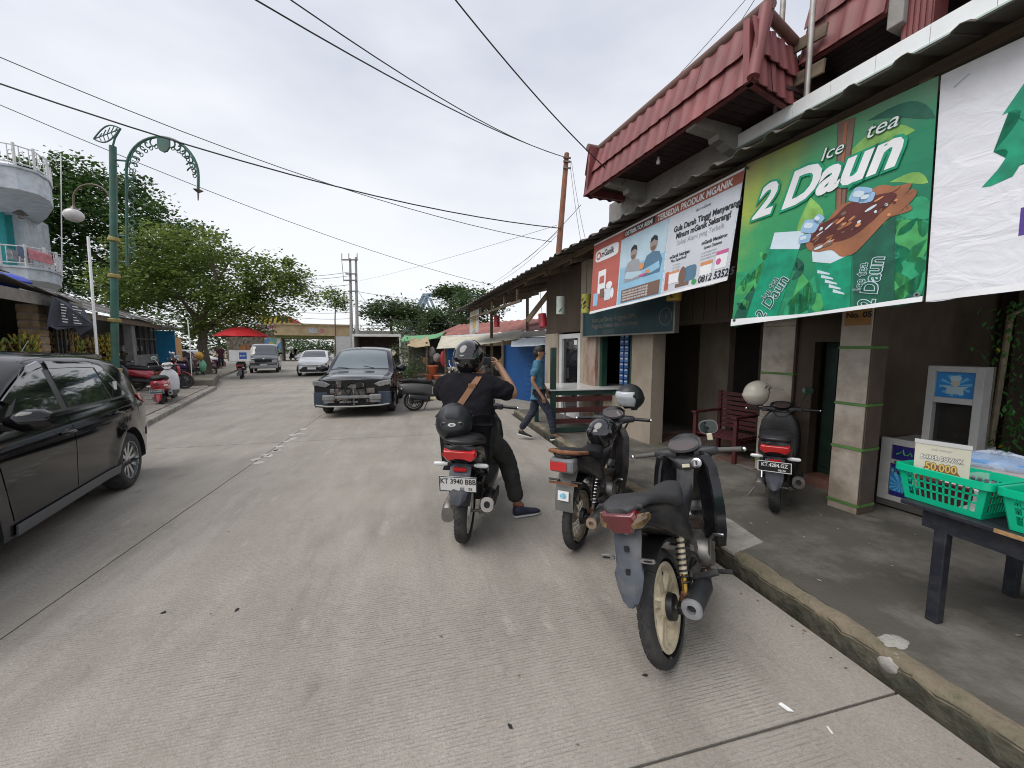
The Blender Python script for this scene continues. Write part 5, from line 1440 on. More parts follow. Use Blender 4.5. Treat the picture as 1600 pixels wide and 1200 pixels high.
 dm = FM_BACK(0.975, 0, 1.085, 0.9)
 k.b(MB(S @ dm).lathe([(0.001, 0.01), (0.075, 0.01), (0.085, 0.0)], 24, Matrix.Diagonal((1.05, 0.6, 1, 1))), "speedometer", mat("smoked_dial", (0.06, 0.045, 0.042)), cw, smooth=40)
 k.b(MB(S).ball((1.14, 0, 1.03), 0.03, 0.08, 0.04, 14, 8), "headlight", LENS_CLEAR, cw, smooth=60)
 for sd in mirrors:
  k.mirror(S @ Matrix.Translation((1.0, 0, 1.04)), sd, m=mirror_m, stem_m=mirror_m if round_ else BLACK_PLASTIC)
 k.b(MB().tube([(0.38, 0.13, 0.24), (0.3, 0.26, 0.03)], 0.011, 8), "side_stand", DULL_STEEL, smooth=40)
 if plate_args:
  plate(k.root, *plate_args)
 return k

# big black underbone in the foreground
bike3 = cub("motorcycle", "black motorcycle with cream spoked wheels and long grey mudguard, no number plate", (1.285, 1.65), 50, 13, sc=1.03, mirrors=(-1,), steer=4, lift=0.14, drop=0.11, seatm=mat("grey_seat_vinyl", (0.036, 0.036, 0.038), 0.55, var=0.2, scale=14, bump=0.15, bscale=140))
# older one behind it
bike2 = cub("motorcycle", "old dusty black motorcycle with rusty grab rail and two helmets on it", (1.262, 2.86), 44, 1.5, sc=0.98, rim=mat("old_wire_rim", (0.3, 0.26, 0.2), 0.5, 0.6, var=0.3, scale=20), style='wire', fender=mat("dull_grey_fender", (0.12, 0.125, 0.125), 0.5, var=0.15, scale=9, dirt=(0.2, 0.17, 0.13), dirt_amt=0.3), old=True, mirrors=(), steer=10, lift=0.12, guard=0.75, drop=0.03)
# the rider's scooter
kt = scooter("scooter", "black scooter with white rims and plate KT 3940 BBB, ridden by a man", (0.35, 3.2), 17, -2.5, sc=1.04, tipm=CHROME, mirrors=(), steer=-4, lift=0.13, guard=0.72, drop=0.05,
    plate_args=(FM_BACK(-0.37, 0, 0.61, -0.3), 0.275, 0.13, (("KT 3940 BBB", 0.062, 0, 0.004, 0.76), ("05 · 25", 0.032, 0.06, -0.047, 1.0)), PLATE_WHITE, INK, INK))
bike4 = scooter("scooter", "dark dusty scooter with plate KT 4284 GZ parked in the shade by the green door", (3.25, 2.83), 50, 2, z=0.12, sc=0.9, rim=DARK_RIM, body=OLD_BLACK, panel=mat("dull_purple_panel", (0.045, 0.022, 0.028), 0.5, var=0.2), tipm=DULL_STEEL, mirrors=(-1,), steer=6, lift=0.04, guard=0.8, drop=0.08,
    plate_args=(FM_BACK(-0.40, 0.0, 0.57, -0.1), 0.27, 0.105, (("KT.4284.GZ", 0.052, 0, 0.0, 0.8), ("08.26", 0.028, 0.06, -0.038, 1.0)), PLATE_BLACK, PLATE_WHITE, PLATE_WHITE))
RED_P = mat("red_scooter_paint", (0.42, 0.03, 0.05), 0.2, var=0.08, coat=0.8)
WHT_P = mat("white_scooter_paint", (0.68, 0.69, 0.7), 0.25, var=0.05, coat=0.8)
BEIGE_P = mat("beige_scooter_paint", (0.55, 0.47, 0.31), 0.3, var=0.06, coat=0.6)
GREY_P = mat("matt_grey_paint", (0.09, 0.088, 0.088), 0.4, var=0.08)
red = scooter("scooter", "red and white retro scooter parked at the left kerb by the lamp post", (-6.95, 12.6), -18, 3, rim=DARK_RIM, body=RED_P, front=WHT_P, round_=True, tail_m=LENS_DARKRED, mirrors=(1, -1), sc=1.08, mirror_m=CHROME, fender=RED_P,
     plate_args=(FM_BACK(-0.45, 0.0, 0.45, -0.12), 0.27, 0.105, (("KT 6144 MC", 0.05, 0, -0.005, 0.8),), mat("plate_teal", (0.08, 0.12, 0.13), 0.4), PLATE_WHITE, PLATE_WHITE))
beige = scooter("scooter", "grey and beige retro scooter standing side on before the market stalls", (-0.15, 10.35), 82, 5, rim=DARK_RIM, body=GREY_P, front=BEIGE_P, floor=BEIGE_P, round_=True, tail_m=LENS_DARKRED, mirrors=(1, -1), sc=1.02, mirror_m=CHROME, fender=BLACK_PLASTIC)
# ------------------------------------------------------------------ people
SKIN = mat("brown_skin", (0.3, 0.165, 0.1), 0.5, var=0.1, scale=14)
HAIR = mat("dark_hair", (0.012, 0.01, 0.009), 0.6, var=0.3, scale=40)
TEE = mat("black_cotton", (0.013, 0.012, 0.015), 0.9, spec=0.12, var=0.25, scale=10, bump=1.0, bscale=11)
TROUS = mat("dark_grey_twill", (0.04, 0.042, 0.038), 0.9, spec=0.15, var=0.2, scale=9, bump=1.0, bscale=10)
POLO = mat("teal_blue_polo", (0.05, 0.155, 0.235), 0.85, var=0.12, scale=9, bump=1.0, bscale=11)
JEANS = mat("dark_denim", (0.022, 0.027, 0.045), 0.85, var=0.25, scale=9, bump=0.4, bscale=18)
LEATHER = mat("tan_leather", (0.22, 0.1, 0.045), 0.5, var=0.15, scale=20)

def skin_mesh(name, pts, edges, root, m, parent, sub=2, loc=None):
 """continuous limb-and-trunk surface grown round a skeleton: pts {key: (x, y, z, radius or (rx, ry))}"""
 keys = list(pts)
 ix = {k: i for i, k in enumerate(keys)}
 me = bpy.data.meshes.new(name)
 me.from_pydata([pts[k][:3] for k in keys], [(ix[a], ix[b]) for a, b in edges], [])
 o = bpy.data.objects.new(name, me)
 COL.objects.link(o)
 md = o.modifiers.new("skin", 'SKIN')
 md.use_smooth_shade = True
 for k in keys:
  r_ = pts[k][3]
  me.skin_vertices[0].data[ix[k]].radius = r_ if isinstance(r_, tuple) else (r_, r_)
  me.skin_vertices[0].data[ix[k]].use_root = (k == root)
 o.modifiers.new("sub", 'SUBSURF').levels = sub
 o.modifiers["sub"].render_levels = sub
 dg = bpy.context.evaluated_depsgraph_get()
 dg.update()
 res = bpy.data.meshes.new_from_object(o.evaluated_get(dg))
 bpy.data.objects.remove(o)
 bpy.data.meshes.remove(me)
 res.name = name
 res.materials.clear()
 res.materials.append(m)
 res.shade_smooth()
 q = bpy.data.objects.new(name, res)
 COL.objects.link(q)
 q.parent = parent
 return q

def folds(o, amp, sc, seed):
 """push a garment's surface in and out into soft creases"""
 from mathutils import noise
 for v in o.data.vertices:
  p = v.co
  q = Vector((p.x * sc + seed, p.y * sc, p.z * sc * 2.2 + p.y * 3))
  v.co = p + v.normal * amp * (1 - 2 * abs(noise.noise(q))) * 0.8 + v.normal * amp * 0.5 * noise.noise(q * 2.3)
 return o

def limb(d, e, prev, names, pts):
 for n, p in zip(names, pts):
  d[n] = p
  e.append((prev, n))
  prev = n

def fingers(d, e, wrist, palm, pts, r0=0.009):
 for i, ch in enumerate(pts):
  prev = palm
  for j, p in enumerate(ch):
   n = "f%d_%d" % (i, j) + palm
   d[n] = (p[0], p[1], p[2], r0 * (1.05 - 0.15 * j))
   e.append((prev, n))
   prev = n

def shoe(parent, heel, toe, m, sole, w=0.045, h=0.085, name="shoe"):
 heel, toe = Vector(heel), Vector(toe)
 d = toe - heel
 ln = d.length
 f = d.normalized()
 sd = Vector((0, 0, 1)).cross(f).normalized()
 up = f.cross(sd)
 def rg(t, w_, z0, z1):
  c = heel + d * t
  return [c + sd * a + up * (lerp(z0, z1, 0.5) + b) for a, b in sell(w_, (z1 - z0) / 2, 3, 12)]
 o = MB().loft([rg(t, w * k, 0.022, z1) for t, k, z1 in ((-0.02, 0.55, 0.09), (0.03, 0.85, h + 0.02), (0.25, 0.9, h + 0.02), (0.45, 0.95, h * 0.85), (0.7, 1.05, h * 0.62), (0.92, 0.9, h * 0.5), (1.0, 0.5, h * 0.4))]).build(name, m, parent, smooth=60)
 MB().loft([rg(t, w * k, 0.0, 0.026) for t, k in ((-0.04, 0.5), (0.0, 0.85), (0.3, 0.95), (0.7, 1.12), (0.93, 0.95), (1.03, 0.5))]).build("sole", sole, o, smooth=50)
 return o

def helmet(parent_or_label, M, shell, visor=None, cat_label=None, lift=0.0, open_e=24, open_az=62, rx=0.152, ry=0.124, rz=0.15, peak=False, group=None, chin=False, name="helmet", visor_m=None):
 """helmet with an opening at +x; returns its root"""
 if cat_label:
  root = thing(name, cat_label, "helmet", M.to_translation(), 0, group)
  root.rotation_mode = 'QUATERNION'
  root.rotation_quaternion = M.to_quaternion()
  T = Matrix.Identity(4)
 else:
  root, T = parent_or_label, M
 na, ne = 40, 18
 e0, e1 = R(-58), R(90)
 def P(az, el, k=1.0):
  c = math.cos(el)
  taper = 1.0 - 0.12 * max(0, -el) ** 1.4
  x = rx * k * c * math.cos(az) * taper - (0.012 if el < 0 else 0)
  return (x, ry * k * c * math.sin(az) * taper, rz * k * math.sin(el))
 vs, fs = [], []
 for j in range(ne + 1):
  for i in range(na):
   vs.append(P(2 * PI * i / na, lerp(e0, e1, j / ne)))
 for j in range(ne):
  for i in range(na):
   az = (2 * PI * (i + 0.5) / na + PI) % (2 * PI) - PI
   el = math.degrees(lerp(e0, e1, (j + 0.5) / ne))
   if abs(math.degrees(az)) < open_az and el < open_e and not (chin and el < -32):
    continue
   fs.append((j * na + i, j * na + (i + 1) % na, (j + 1) * na + (i + 1) % na, (j + 1) * na + i))
 mb = MB(T)
 mb.add(vs, fs)
 sh = mb.build("shell", shell, root, smooth=50)
 sd = sh.modifiers.new("thick", 'SOLIDIFY')
 sd.thickness = 0.022
 sd.offset = -1
 lin_ = MB(T).ball((-0.01, 0, 0.0), rx * 0.82, ry * 0.82, rz * 0.82, 20, 12)
 if cat_label:
  lin_ = MB(T)
  vv, ff = [], []
  for j in range(8):
   for i in range(21):
    vv.append(P(R(lerp(80, 280, i / 20)), lerp(e0 * 0.9, R(70), j / 7), 0.83))
  for j in range(7):
   for i in range(20):
    ff.append((j * 21 + i, j * 21 + i + 1, (j + 1) * 21 + i + 1, (j + 1) * 21 + i))
  lin_.add(vv, ff)
  lin_.build("lining", mat("helmet_lining", (0.03, 0.03, 0.032), 0.9, var=0.2), root, smooth=60)
 if visor is not None:
  g, n, k2 = [], 16, 8
  vv, ff = [], []
  for j in range(k2 + 1):
   for i in range(n + 1):
    az = R(lerp(-76, 76, i / n))
    el = R(lerp(-34, open_e + 6, j / k2) + lift)
    vv.append(P(az, el, 1.045))
  for j in range(k2):
   for i in range(n):
    ff.append((j * (n + 1) + i, j * (n + 1) + i + 1, (j + 1) * (n + 1) + i + 1, (j + 1) * (n + 1) + i))
  v = MB(T).add(vv, ff).build("visor", visor, root, smooth=60)
  v.modifiers.new("thick", 'SOLIDIFY').thickness = 0.003
  for sg in (-1, 1):
   p = P(R(sg * 74), R(12), 1.05)
   MB(T).ball(p, 0.018, 0.008, 0.018, 12, 6).build("visor_pivot", BLACK_PLASTIC, root, smooth=60)
 if peak:
  MB(T).loft([[(rx * 0.8 + t * 0.11, y, 0.085 - 0.02 * t - (y / 0.1) ** 2 * 0.03) for y in (-0.09, -0.045, 0, 0.045, 0.09)] + [(rx * 0.8 + t * 0.11, y, 0.077 - 0.02 * t - (y / 0.1) ** 2 * 0.03) for y in (0.085, 0.045, 0, -0.045, -0.085)] for t in (0, 0.5, 1)]).build("peak", shell, root, smooth=40)
 MB(T).tube([P(R(a), e0 * 0.99, 0.995) for a in range(int(open_az) + 4, 360 - int(open_az) - 3, 8)], 0.009, 6).build("edge_trim", BLACK_PLASTIC, root, smooth=50)
 return root

HELM_BLACK = mat("black_helmet_shell", (0.008, 0.008, 0.01), 0.1, var=0.1, coat=1.0)
HELM_MATT = mat("matt_black_shell", (0.016, 0.017, 0.02), 0.38, var=0.15, scale=12)
VISOR_D = mat("dark_visor", (0.01, 0.011, 0.013), 0.05, var=0.05, coat=1.0)
VISOR_C = mat("clear_visor", (0.42, 0.44, 0.46), 0.12, var=0.1, coat=1.0)
HELM_CREAM = mat("cream_helmet_shell", (0.5, 0.47, 0.4), 0.35, var=0.08, dirt=(0.3, 0.26, 0.2), dirt_amt=0.2)

# rider on the scooter, holding a phone up with both hands
def rider():
 p = thing("person", "rider in black shirt, dark trousers and black helmet taking a phone photo", "person", (0.35, 3.2, 0), PI / 2 - R(17))
 d, e = {}, []
 d["hip"] = (0.2, 0, 0.88, (0.14, 0.16))
 limb(d, e, "hip", ["waist", "chest", "neck0", "neck", "head", "crown"], [(0.2, 0, 1.03, (0.13, 0.165)), (0.24, 0, 1.24, (0.12, 0.17)), (0.27, 0, 1.38, (0.08, 0.075)), (0.29, 0, 1.45, 0.062), (0.31, 0.0, 1.56, (0.085, 0.095)), (0.31, 0, 1.63, (0.06, 0.07))])
 limb(d, e, "chest", ["shR", "elR", "wrR", "paR"], [(0.25, -0.22, 1.3, 0.07), (0.3, -0.43, 1.22, 0.05), (0.43, -0.29, 1.45, 0.033), (0.455, -0.255, 1.50, (0.034, 0.024))])
 limb(d, e, "chest", ["shL", "elL", "wrL", "paL"], [(0.27, 0.22, 1.3, 0.07), (0.42, 0.3, 1.2, 0.05), (0.56, 0.1, 1.42, 0.033), (0.575, 0.05, 1.47, (0.034, 0.024))])
 limb(d, e, "hip", ["thR", "knR", "anR", "toR"], [(0.3, -0.14, 0.83, 0.105), (0.56, -0.33, 0.56, 0.07), (0.5, -0.43, 0.13, 0.045), (0.56, -0.49, 0.07, 0.03)])
 limb(d, e, "hip", ["thL", "knL", "anL", "toL"], [(0.3, 0.14, 0.83, 0.105), (0.72, 0.2, 0.74, 0.07), (0.74, 0.16, 0.42, 0.045), (0.86, 0.16, 0.39, 0.03)])
 fingers(d, e, "wrR", "paR", [[(0.475, -0.235, 1.545), (0.488, -0.205, 1.563), (0.478, -0.185, 1.556)], [(0.478, -0.235, 1.532), (0.495, -0.2, 1.545), (0.485, -0.178, 1.54)], [(0.477, -0.235, 1.515), (0.495, -0.203, 1.525), (0.486, -0.185, 1.522)], [(0.47, -0.235, 1.5), (0.486, -0.21, 1.506), (0.48, -0.195, 1.506)], [(0.44, -0.235, 1.52), (0.437, -0.205, 1.525), (0.442, -0.187, 1.527)]])
 fingers(d, e, "wrL", "paL", [[(0.585, 0.025, 1.51), (0.58, -0.005, 1.53), (0.57, -0.02, 1.535)], [(0.59, 0.02, 1.5), (0.585, -0.01, 1.515), (0.575, -0.025, 1.52)], [(0.588, 0.02, 1.485), (0.583, -0.008, 1.497), (0.573, -0.02, 1.5)], [(0.58, 0.02, 1.47), (0.576, -0.005, 1.48), (0.57, -0.015, 1.485)], [(0.555, 0.02, 1.49), (0.55, -0.005, 1.50), (0.552, -0.02, 1.505)]])
 skin_mesh("body", d, e, "hip", SKIN, p)
 # shirt
 d, e = {}, []
 d["hem"] = (0.22, 0, 0.8, (0.1, 0.13))
 d["hip"] = (0.19, 0, 0.88, (0.19, 0.235))
 e.append(("hem", "hip"))
 limb(d, e, "hip", ["w", "m", "c", "n"], [(0.19, 0, 0.99, (0.185, 0.245)), (0.21, 0, 1.14, (0.165, 0.24)), (0.25, 0, 1.3, (0.13, 0.22)), (0.28, 0, 1.42, (0.085, 0.08))])
 limb(d, e, "c", ["sR", "uR", "eR"], [(0.25, -0.21, 1.315, 0.1), (0.275, -0.32, 1.27, 0.088), (0.295, -0.405, 1.235, 0.08)])
 limb(d, e, "c", ["sL", "uL", "eL"], [(0.27, 0.21, 1.315, 0.1), (0.34, 0.26, 1.26, 0.088), (0.4, 0.29, 1.22, 0.08)])
 tee = folds(skin_mesh("shirt", d, e, "hip", TEE, p, 3), 0.016, 5, 1)
 d, e = {}, []
 d["hip"] = (0.22, 0, 0.86, (0.17, 0.21))
 limb(d, e, "hip", ["thR", "m1", "knR", "m2", "anR"], [(0.32, -0.14, 0.83, 0.125), (0.46, -0.25, 0.7, 0.112), (0.55, -0.33, 0.55, 0.095), (0.53, -0.385, 0.34, 0.082), (0.5, -0.43, 0.14, 0.075)])
 limb(d, e, "hip", ["thL", "m3", "knL", "m4", "anL"], [(0.32, 0.14, 0.84, 0.125), (0.52, 0.18, 0.8, 0.11), (0.72, 0.2, 0.74, 0.09), (0.74, 0.18, 0.6, 0.08), (0.74, 0.16, 0.45, 0.075)])
 folds(skin_mesh("trousers", d, e, "hip", TROUS, p, 3), 0.008, 6, 4)
 navy = mat("navy_trainer", (0.02, 0.022, 0.045), 0.7, var=0.2, scale=20)
 s1 = shoe(p, (0.46, -0.405, 0.0), (0.58, -0.655, 0.0), navy, mat("pale_sole", (0.45, 0.45, 0.43), 0.7, var=0.1), w=0.05, h=0.095)
 MB().tube([(0.52 + 0.052 * math.cos(a), -0.44 + 0.045 * math.sin(a), 0.108) for a in [2 * PI * k / 16 for k in range(17)]], 0.008, 6).build("collar_trim", mat("orange_trim", (0.45, 0.09, 0.04), 0.7, var=0.1), s1, smooth=50)
 shoe(p, (0.7, 0.16, 0.345), (0.97, 0.17, 0.345), navy, mat("pale_sole", (0.45, 0.45, 0.43)))
 # strap of a shoulder bag across the back
 def back(y, z, off=0.006):
  ok, hit, nn, _ = tee.ray_cast(Vector((-0.6, y, z)), Vector((1, 0, 0)))
  return (hit.x - off, y, z) if ok else (0.1, y, z)
 pts = [(0.3, -0.135, 1.44), (0.2, -0.12, 1.415), (0.105, -0.06, 1.33), (0.045, 0.03, 1.2), (0.0, 0.12, 1.06), (0.005, 0.2, 0.94), (0.08, 0.25, 0.88)]
 pts = [(0.3, -0.11, 1.45)] + [back(lerp(-0.11, 0.2, i / 11), lerp(1.4, 0.93, i / 11)) for i in range(12)]
 mb = MB()
 rows = []
 for i, q in enumerate(pts):
  a, b = Vector(pts[max(i - 1, 0)]), Vector(pts[min(i + 1, len(pts) - 1)])
  t = (b - a).normalized()
  nrm = Vector((-1, 0, 0.25)) if i > 1 else Vector((-0.4, 0, 1))
  w_ = t.cross(nrm).normalized() * 0.026
  nrm = w_.cross(t).normalized() * 0.003
  q = Vector(q)
  rows.append([q - w_ - nrm, q + w_ - nrm, q + w_ + nrm, q - w_ + nrm])
 mb.loft(rows).build("bag_strap", LEATHER, p, smooth=60)
 q = back(-0.06, 1.33)
 MB().box(q[0] - 0.012, -0.092, 1.31, q[0] + 0.004, -0.028, 1.35).build("strap_buckle", LEATHER, p, bevel=0.004)
 # helmet
 HM = Matrix.Translation((0.315, 0, 1.565)) @ Matrix.Rotation(R(-6), 4, 'Z') @ Matrix.Rotation(R(4), 4, 'Y')
 h = thing("helmet", "x", "helmet")
 bpy.data.objects.remove(h)
 hr = bpy.data.objects.new("helmet", None)
 COL.objects.link(hr)
 hr.parent = p
 helmet(hr, HM, HELM_BLACK, VISOR_D, lift=52, rx=0.168, ry=0.142, rz=0.165, open_e=20)
 # rear smoked band and brand mark of the shell
 vv, ff = [], []
 for j in range(5):
  for i in range(17):
   az, el = R(lerp(128, 232, i / 16)), R(lerp(-8, 28, j / 4) - 6 * (i / 8 - 1) ** 2)
   c = math.cos(el)
   vv.append((0.1695 * c * math.cos(az), 0.1435 * c * math.sin(az), 0.1665 * math.sin(el)))
 for j in range(4):
  for i in range(16):
   ff.append((j * 17 + i, j * 17 + i + 1, (j + 1) * 17 + i + 1, (j + 1) * 17 + i))
 MB(HM).add(vv, ff).build("rear_band", VISOR_D, hr, smooth=60)
 lettering("HONDA", 0.02, PLATE_WHITE, hr, HM @ Matrix.Translation((-0.158, 0.03, -0.055)) @ frame_M((0, 0, 0), (-0.15, -1, 0), (-0.3, 0, 1)), bold=0.05, align='CENTER', xs=1.3)
 ph = thing("phone", "dark phone held up sideways in the rider's hands", "phone", (0, 0, 0))
 ph.location = Matrix.Translation((0.35, 3.2, 0)) @ Matrix.Rotation(PI / 2 - R(17), 4, 'Z') @ Vector((0.5, -0.105, 1.53))
 ph.rotation_euler = (0, R(4), PI / 2 - R(17) + R(-20))
 MB().box(-0.004, -0.085, -0.037, 0.004, 0.085, 0.037).build("phone_body", BLACK_PLASTIC, ph, bevel=0.004)
 MB().box(-0.0048, -0.078, -0.033, -0.0041, 0.078, 0.033).build("screen", mat("phone_screen", (0.05, 0.06, 0.07), 0.1, var=0.3, scale=30), ph)
 return p
rider()

def walker(name, label, loc, th, shirt, trouser, shoe_m, sole_m, stride=0.3, hair=HAIR, h=1.66, detail=True, lift_head=0.06, arm=(0.12, -0.14)):
 p = thing(name, label, "person", loc, PI / 2 - R(th))
 k = h / 1.7
 p.scale = (k, k, k)
 s = stride
 d, e = {}, []
 d["hip"] = (0, 0, 0.92, (0.1, 0.13))
 limb(d, e, "hip", ["waist", "chest", "neck0", "neck", "head", "crown"], [(0, 0, 1.08, (0.09, 0.12)), (0.01, 0, 1.28, (0.095, 0.14)), (0.0, 0, 1.43, (0.07, 0.06)), (0.015, 0, 1.49, 0.052), (0.05, 0, 1.585, (0.072, 0.088)), (0.03, 0, 1.65, (0.06, 0.072))])
 limb(d, e, "chest", ["shR", "elR", "wrR", "paR"], [(0.0, -0.18, 1.38, 0.052), (arm[1] * 0.6, -0.22, 1.1, 0.04), (arm[0] * 0.5, -0.23, 0.88, 0.028), (arm[0], -0.225, 0.8, (0.032, 0.02))])
 limb(d, e, "chest", ["shL", "elL", "wrL", "paL"], [(0.0, 0.18, 1.38, 0.052), (0.02, 0.23, 1.1, 0.04), (0.14, 0.22, 0.9, 0.028), (0.17, 0.215, 0.82, (0.032, 0.02))])
 limb(d, e, "hip", ["thR", "knR", "anR", "toR"], [(0.02, -0.09, 0.84, 0.085), (s * 0.75, -0.09, 0.5, 0.055), (s, -0.09, 0.11, 0.038), (s + 0.1, -0.09, 0.06, 0.03)])
 limb(d, e, "hip", ["thL", "knL", "anL", "toL"], [(-0.02, 0.09, 0.84, 0.085), (-s * 0.3, 0.09, 0.5, 0.055), (-s * 1.05, 0.09, 0.15, 0.038), (-s + 0.05, 0.09, 0.07, 0.03)])
 for sd, pa in ((-1, "paR"), (1, "paL")):
  x, y, z = d[pa][:3]
  fingers(d, e, "", pa, [[(x + dx, y, z - 0.045), (x + dx + 0.012, y - sd * 0.005, z - 0.075), (x + dx + 0.012, y - sd * 0.015, z - 0.095 + abs(dx) * 0.4)] for dx in (0.026, 0.009, -0.009, -0.024)] + [[(x + 0.035, y - sd * 0.01, z - 0.02), (x + 0.045, y - sd * 0.015, z - 0.045)]])
 skin_mesh("body", d, e, "hip", SKIN, p)
 d, e = {}, []
 d["hem"] = (0, 0, 0.79, (0.12, 0.15))
 d["hip"] = (0, 0, 0.9, (0.122, 0.155))
 e.append(("hem", "hip"))
 limb(d, e, "hip", ["w", "c", "n"], [(0, 0, 1.08, (0.12, 0.155)), (0.01, 0, 1.31, (0.115, 0.165)), (0.003, 0, 1.455, (0.075, 0.066))])
 limb(d, e, "c", ["sR", "eR"], [(0, -0.175, 1.38, 0.078), (arm[1] * 0.55, -0.215, 1.17, 0.066)])
 limb(d, e, "c", ["sL", "eL"], [(0, 0.175, 1.38, 0.078), (0.015, 0.225, 1.17, 0.066)])
 sh = folds(skin_mesh("shirt", d, e, "hip", shirt, p, 3), 0.012, 6, 2)
 d, e = {}, []
 d["hip"] = (0, 0, 0.9, (0.115, 0.142))
 limb(d, e, "hip", ["thR", "knR", "anR"], [(0.02, -0.09, 0.84, 0.1), (s * 0.75, -0.09, 0.5, 0.074), (s, -0.09, 0.13, 0.06)])
 limb(d, e, "hip", ["thL", "knL", "anL"], [(-0.02, 0.09, 0.84, 0.1), (-s * 0.3, 0.09, 0.5, 0.074), (-s * 1.05, 0.09, 0.17, 0.06)])
 folds(skin_mesh("trousers", d, e, "hip", trouser, p, 3), 0.01, 7, 3)
 shoe(p, (s - 0.06, -0.09, 0.012), (s + 0.2, -0.1, 0.05 if s > 0.1 else 0.0), shoe_m, sole_m)
 shoe(p, (-s * 1.05 - 0.05, 0.09, 0.06 if s > 0.1 else 0.0), (-s + 0.19, 0.1, 0.0), shoe_m, sole_m)
 hb = MB()
 hb.ball((0.018, 0, 1.64), 0.1, 0.085, 0.088, 16, 9, z0=-0.25)
 hb.ball((-0.025, 0, 1.59), 0.07, 0.082, 0.085, 14, 8)
 hb.build("hair", hair, p, smooth=60)
 if detail:
  MB().loft([[(0.118 + t * 0.03, a * (0.4 + t), 1.6 - t * 0.035 + b * (0.4 + t)) for a, b in sell(0.016, 0.012, 2, 8)] for t in (0, 0.5, 0.9)]).build("nose", SKIN, p, smooth=60)
  for sd in (-1, 1):
   MB().ball((0.02, sd * 0.083, 1.585), 0.02, 0.01, 0.032, 10, 6).build("ear", SKIN, p, smooth=60)
   MB().ball((0.122, sd * 0.032, 1.61), 0.009, 0.012, 0.008, 10, 6).build("eye", HAIR, p, smooth=60)
  MB().box(0.122, -0.025, 1.533, 0.135, 0.025, 1.541).build("mouth", mat("lip", (0.2, 0.08, 0.06), 0.5), p, bevel=0.003)
  MB().tube([(0.003 + 0.07 * math.cos(a), 0.066 * math.sin(a), 1.452 + 0.008 * math.cos(a)) for a in [2 * PI * q / 16 for q in range(17)]], 0.014, 6).build("collar", shirt, p, smooth=50)
 return p
TRAIN = mat("black_trainer", (0.02, 0.02, 0.02), 0.6, var=0.1)
WSOLE = mat("white_sole", (0.65, 0.65, 0.64), 0.6, var=0.05)
walker("person", "man in blue polo shirt and dark jeans striding towards the booth", (2.02, 6.42, 0.03), 112, POLO, JEANS, TRAIN, WSOLE, stride=0.31, h=1.64)
walker("person", "man in a dark red shirt and shorts standing far off by the trees", (-14.2, 32.6, 0.12), 160, mat("dark_red_shirt", (0.06, 0.012, 0.02), 0.9, var=0.2), mat("dark_shorts", (0.02, 0.022, 0.035), 0.9), SKIN, SKIN, stride=0.05, h=1.68)

# helmets lying on the bikes
def place(p0, th, x, y, z):
 t = R(th)
 return Vector((p0[0] + math.sin(t) * x - math.cos(t) * y, p0[1] + math.cos(t) * x + math.sin(t) * y, z))
M = Matrix.Translation(place((0.35, 3.2), 17, -0.14, 0.045, 1.055)) @ Matrix.Rotation(PI / 2 - R(12), 4, 'Z') @ Matrix.Rotation(R(-6), 4, 'Y')
h = helmet(None, M, HELM_MATT, VISOR_D, "matt black full face helmet resting on the scooter's rear seat", chin=True, rx=0.168, ry=0.148, rz=0.165)
hx = Matrix.Translation((-0.168, 0, 0.035)) @ frame_M((0, 0, 0), (0, -1, 0), (0.12, 0, 1))
MB(hx).prism(sell(0.03, 0.013, 2, 16), -0.012, 0.002).build("badge", PLATE_WHITE, h)
lettering("GM", 0.018, INK, h, hx @ Matrix.Translation((0, -0.006, 0.0028)), bold=0.04, align='CENTER')
hx2 = Matrix.Translation((-0.157, 0, -0.058)) @ frame_M((0, 0, 0), (0, -1, 0), (-0.3, 0, 1))
MB(hx2).prism([(-0.022, 0.012), (0.022, 0.012), (0.02, -0.002), (0, -0.016), (-0.02, -0.002)], -0.012, 0.003).build("badge", mat("pale_grey_badge", (0.4, 0.4, 0.4), 0.4), h)
MB().loft([[(x, a, z + b) for a, b in sell(w_, 0.01, 3, 12)] for x, z, w_ in ((-0.15, 0.085, 0.05), (-0.125, 0.12, 0.065), (-0.085, 0.15, 0.06))]).build("vent", DARK_PLASTIC, h, smooth=40)
for sd in (-1, 1):
 MB().tube([(-0.15, sd * 0.05, 0.045), (-0.152, sd * 0.07, 0.05), (-0.14, sd * 0.085, 0.03)], 0.008, 6).build("vent", DULL_STEEL, h, smooth=50)
M = Matrix.Translation(place((1.262, 2.86), 44, 0.55, -0.02, 0.86)) @ Matrix.Rotation(R(0), 4, 'Z') @ Matrix.Rotation(R(10), 4, 'Y')
helmet(None, M, HELM_BLACK, None, "shiny black open face helmet hanging under the old motorcycle's handlebar", open_e=26, open_az=58, rx=0.15, ry=0.13, rz=0.15)
M = Matrix.Translation(place((1.262, 2.86), 44, 1.05, -0.14, 1.15)) @ Matrix.Rotation(R(188), 4, 'Z') @ Matrix.Rotation(R(0), 4, 'Y')
helmet(None, M, HELM_MATT, VISOR_C, "matt black helmet with clear visor sitting on the handlebar", lift=-2, rx=0.148, ry=0.128, rz=0.14)
M = Matrix.Translation(place((3.25, 2.83), 50, 0.93, 0.25, 1.13)) @ Matrix.Rotation(R(-15), 4, 'Z') @ Matrix.Rotation(R(-4), 4, 'Y')
h = helmet(None, M, HELM_CREAM, None, "dirty cream helmet with peak on the shaded scooter's handlebar", peak=True, rx=0.155, ry=0.13, rz=0.15)
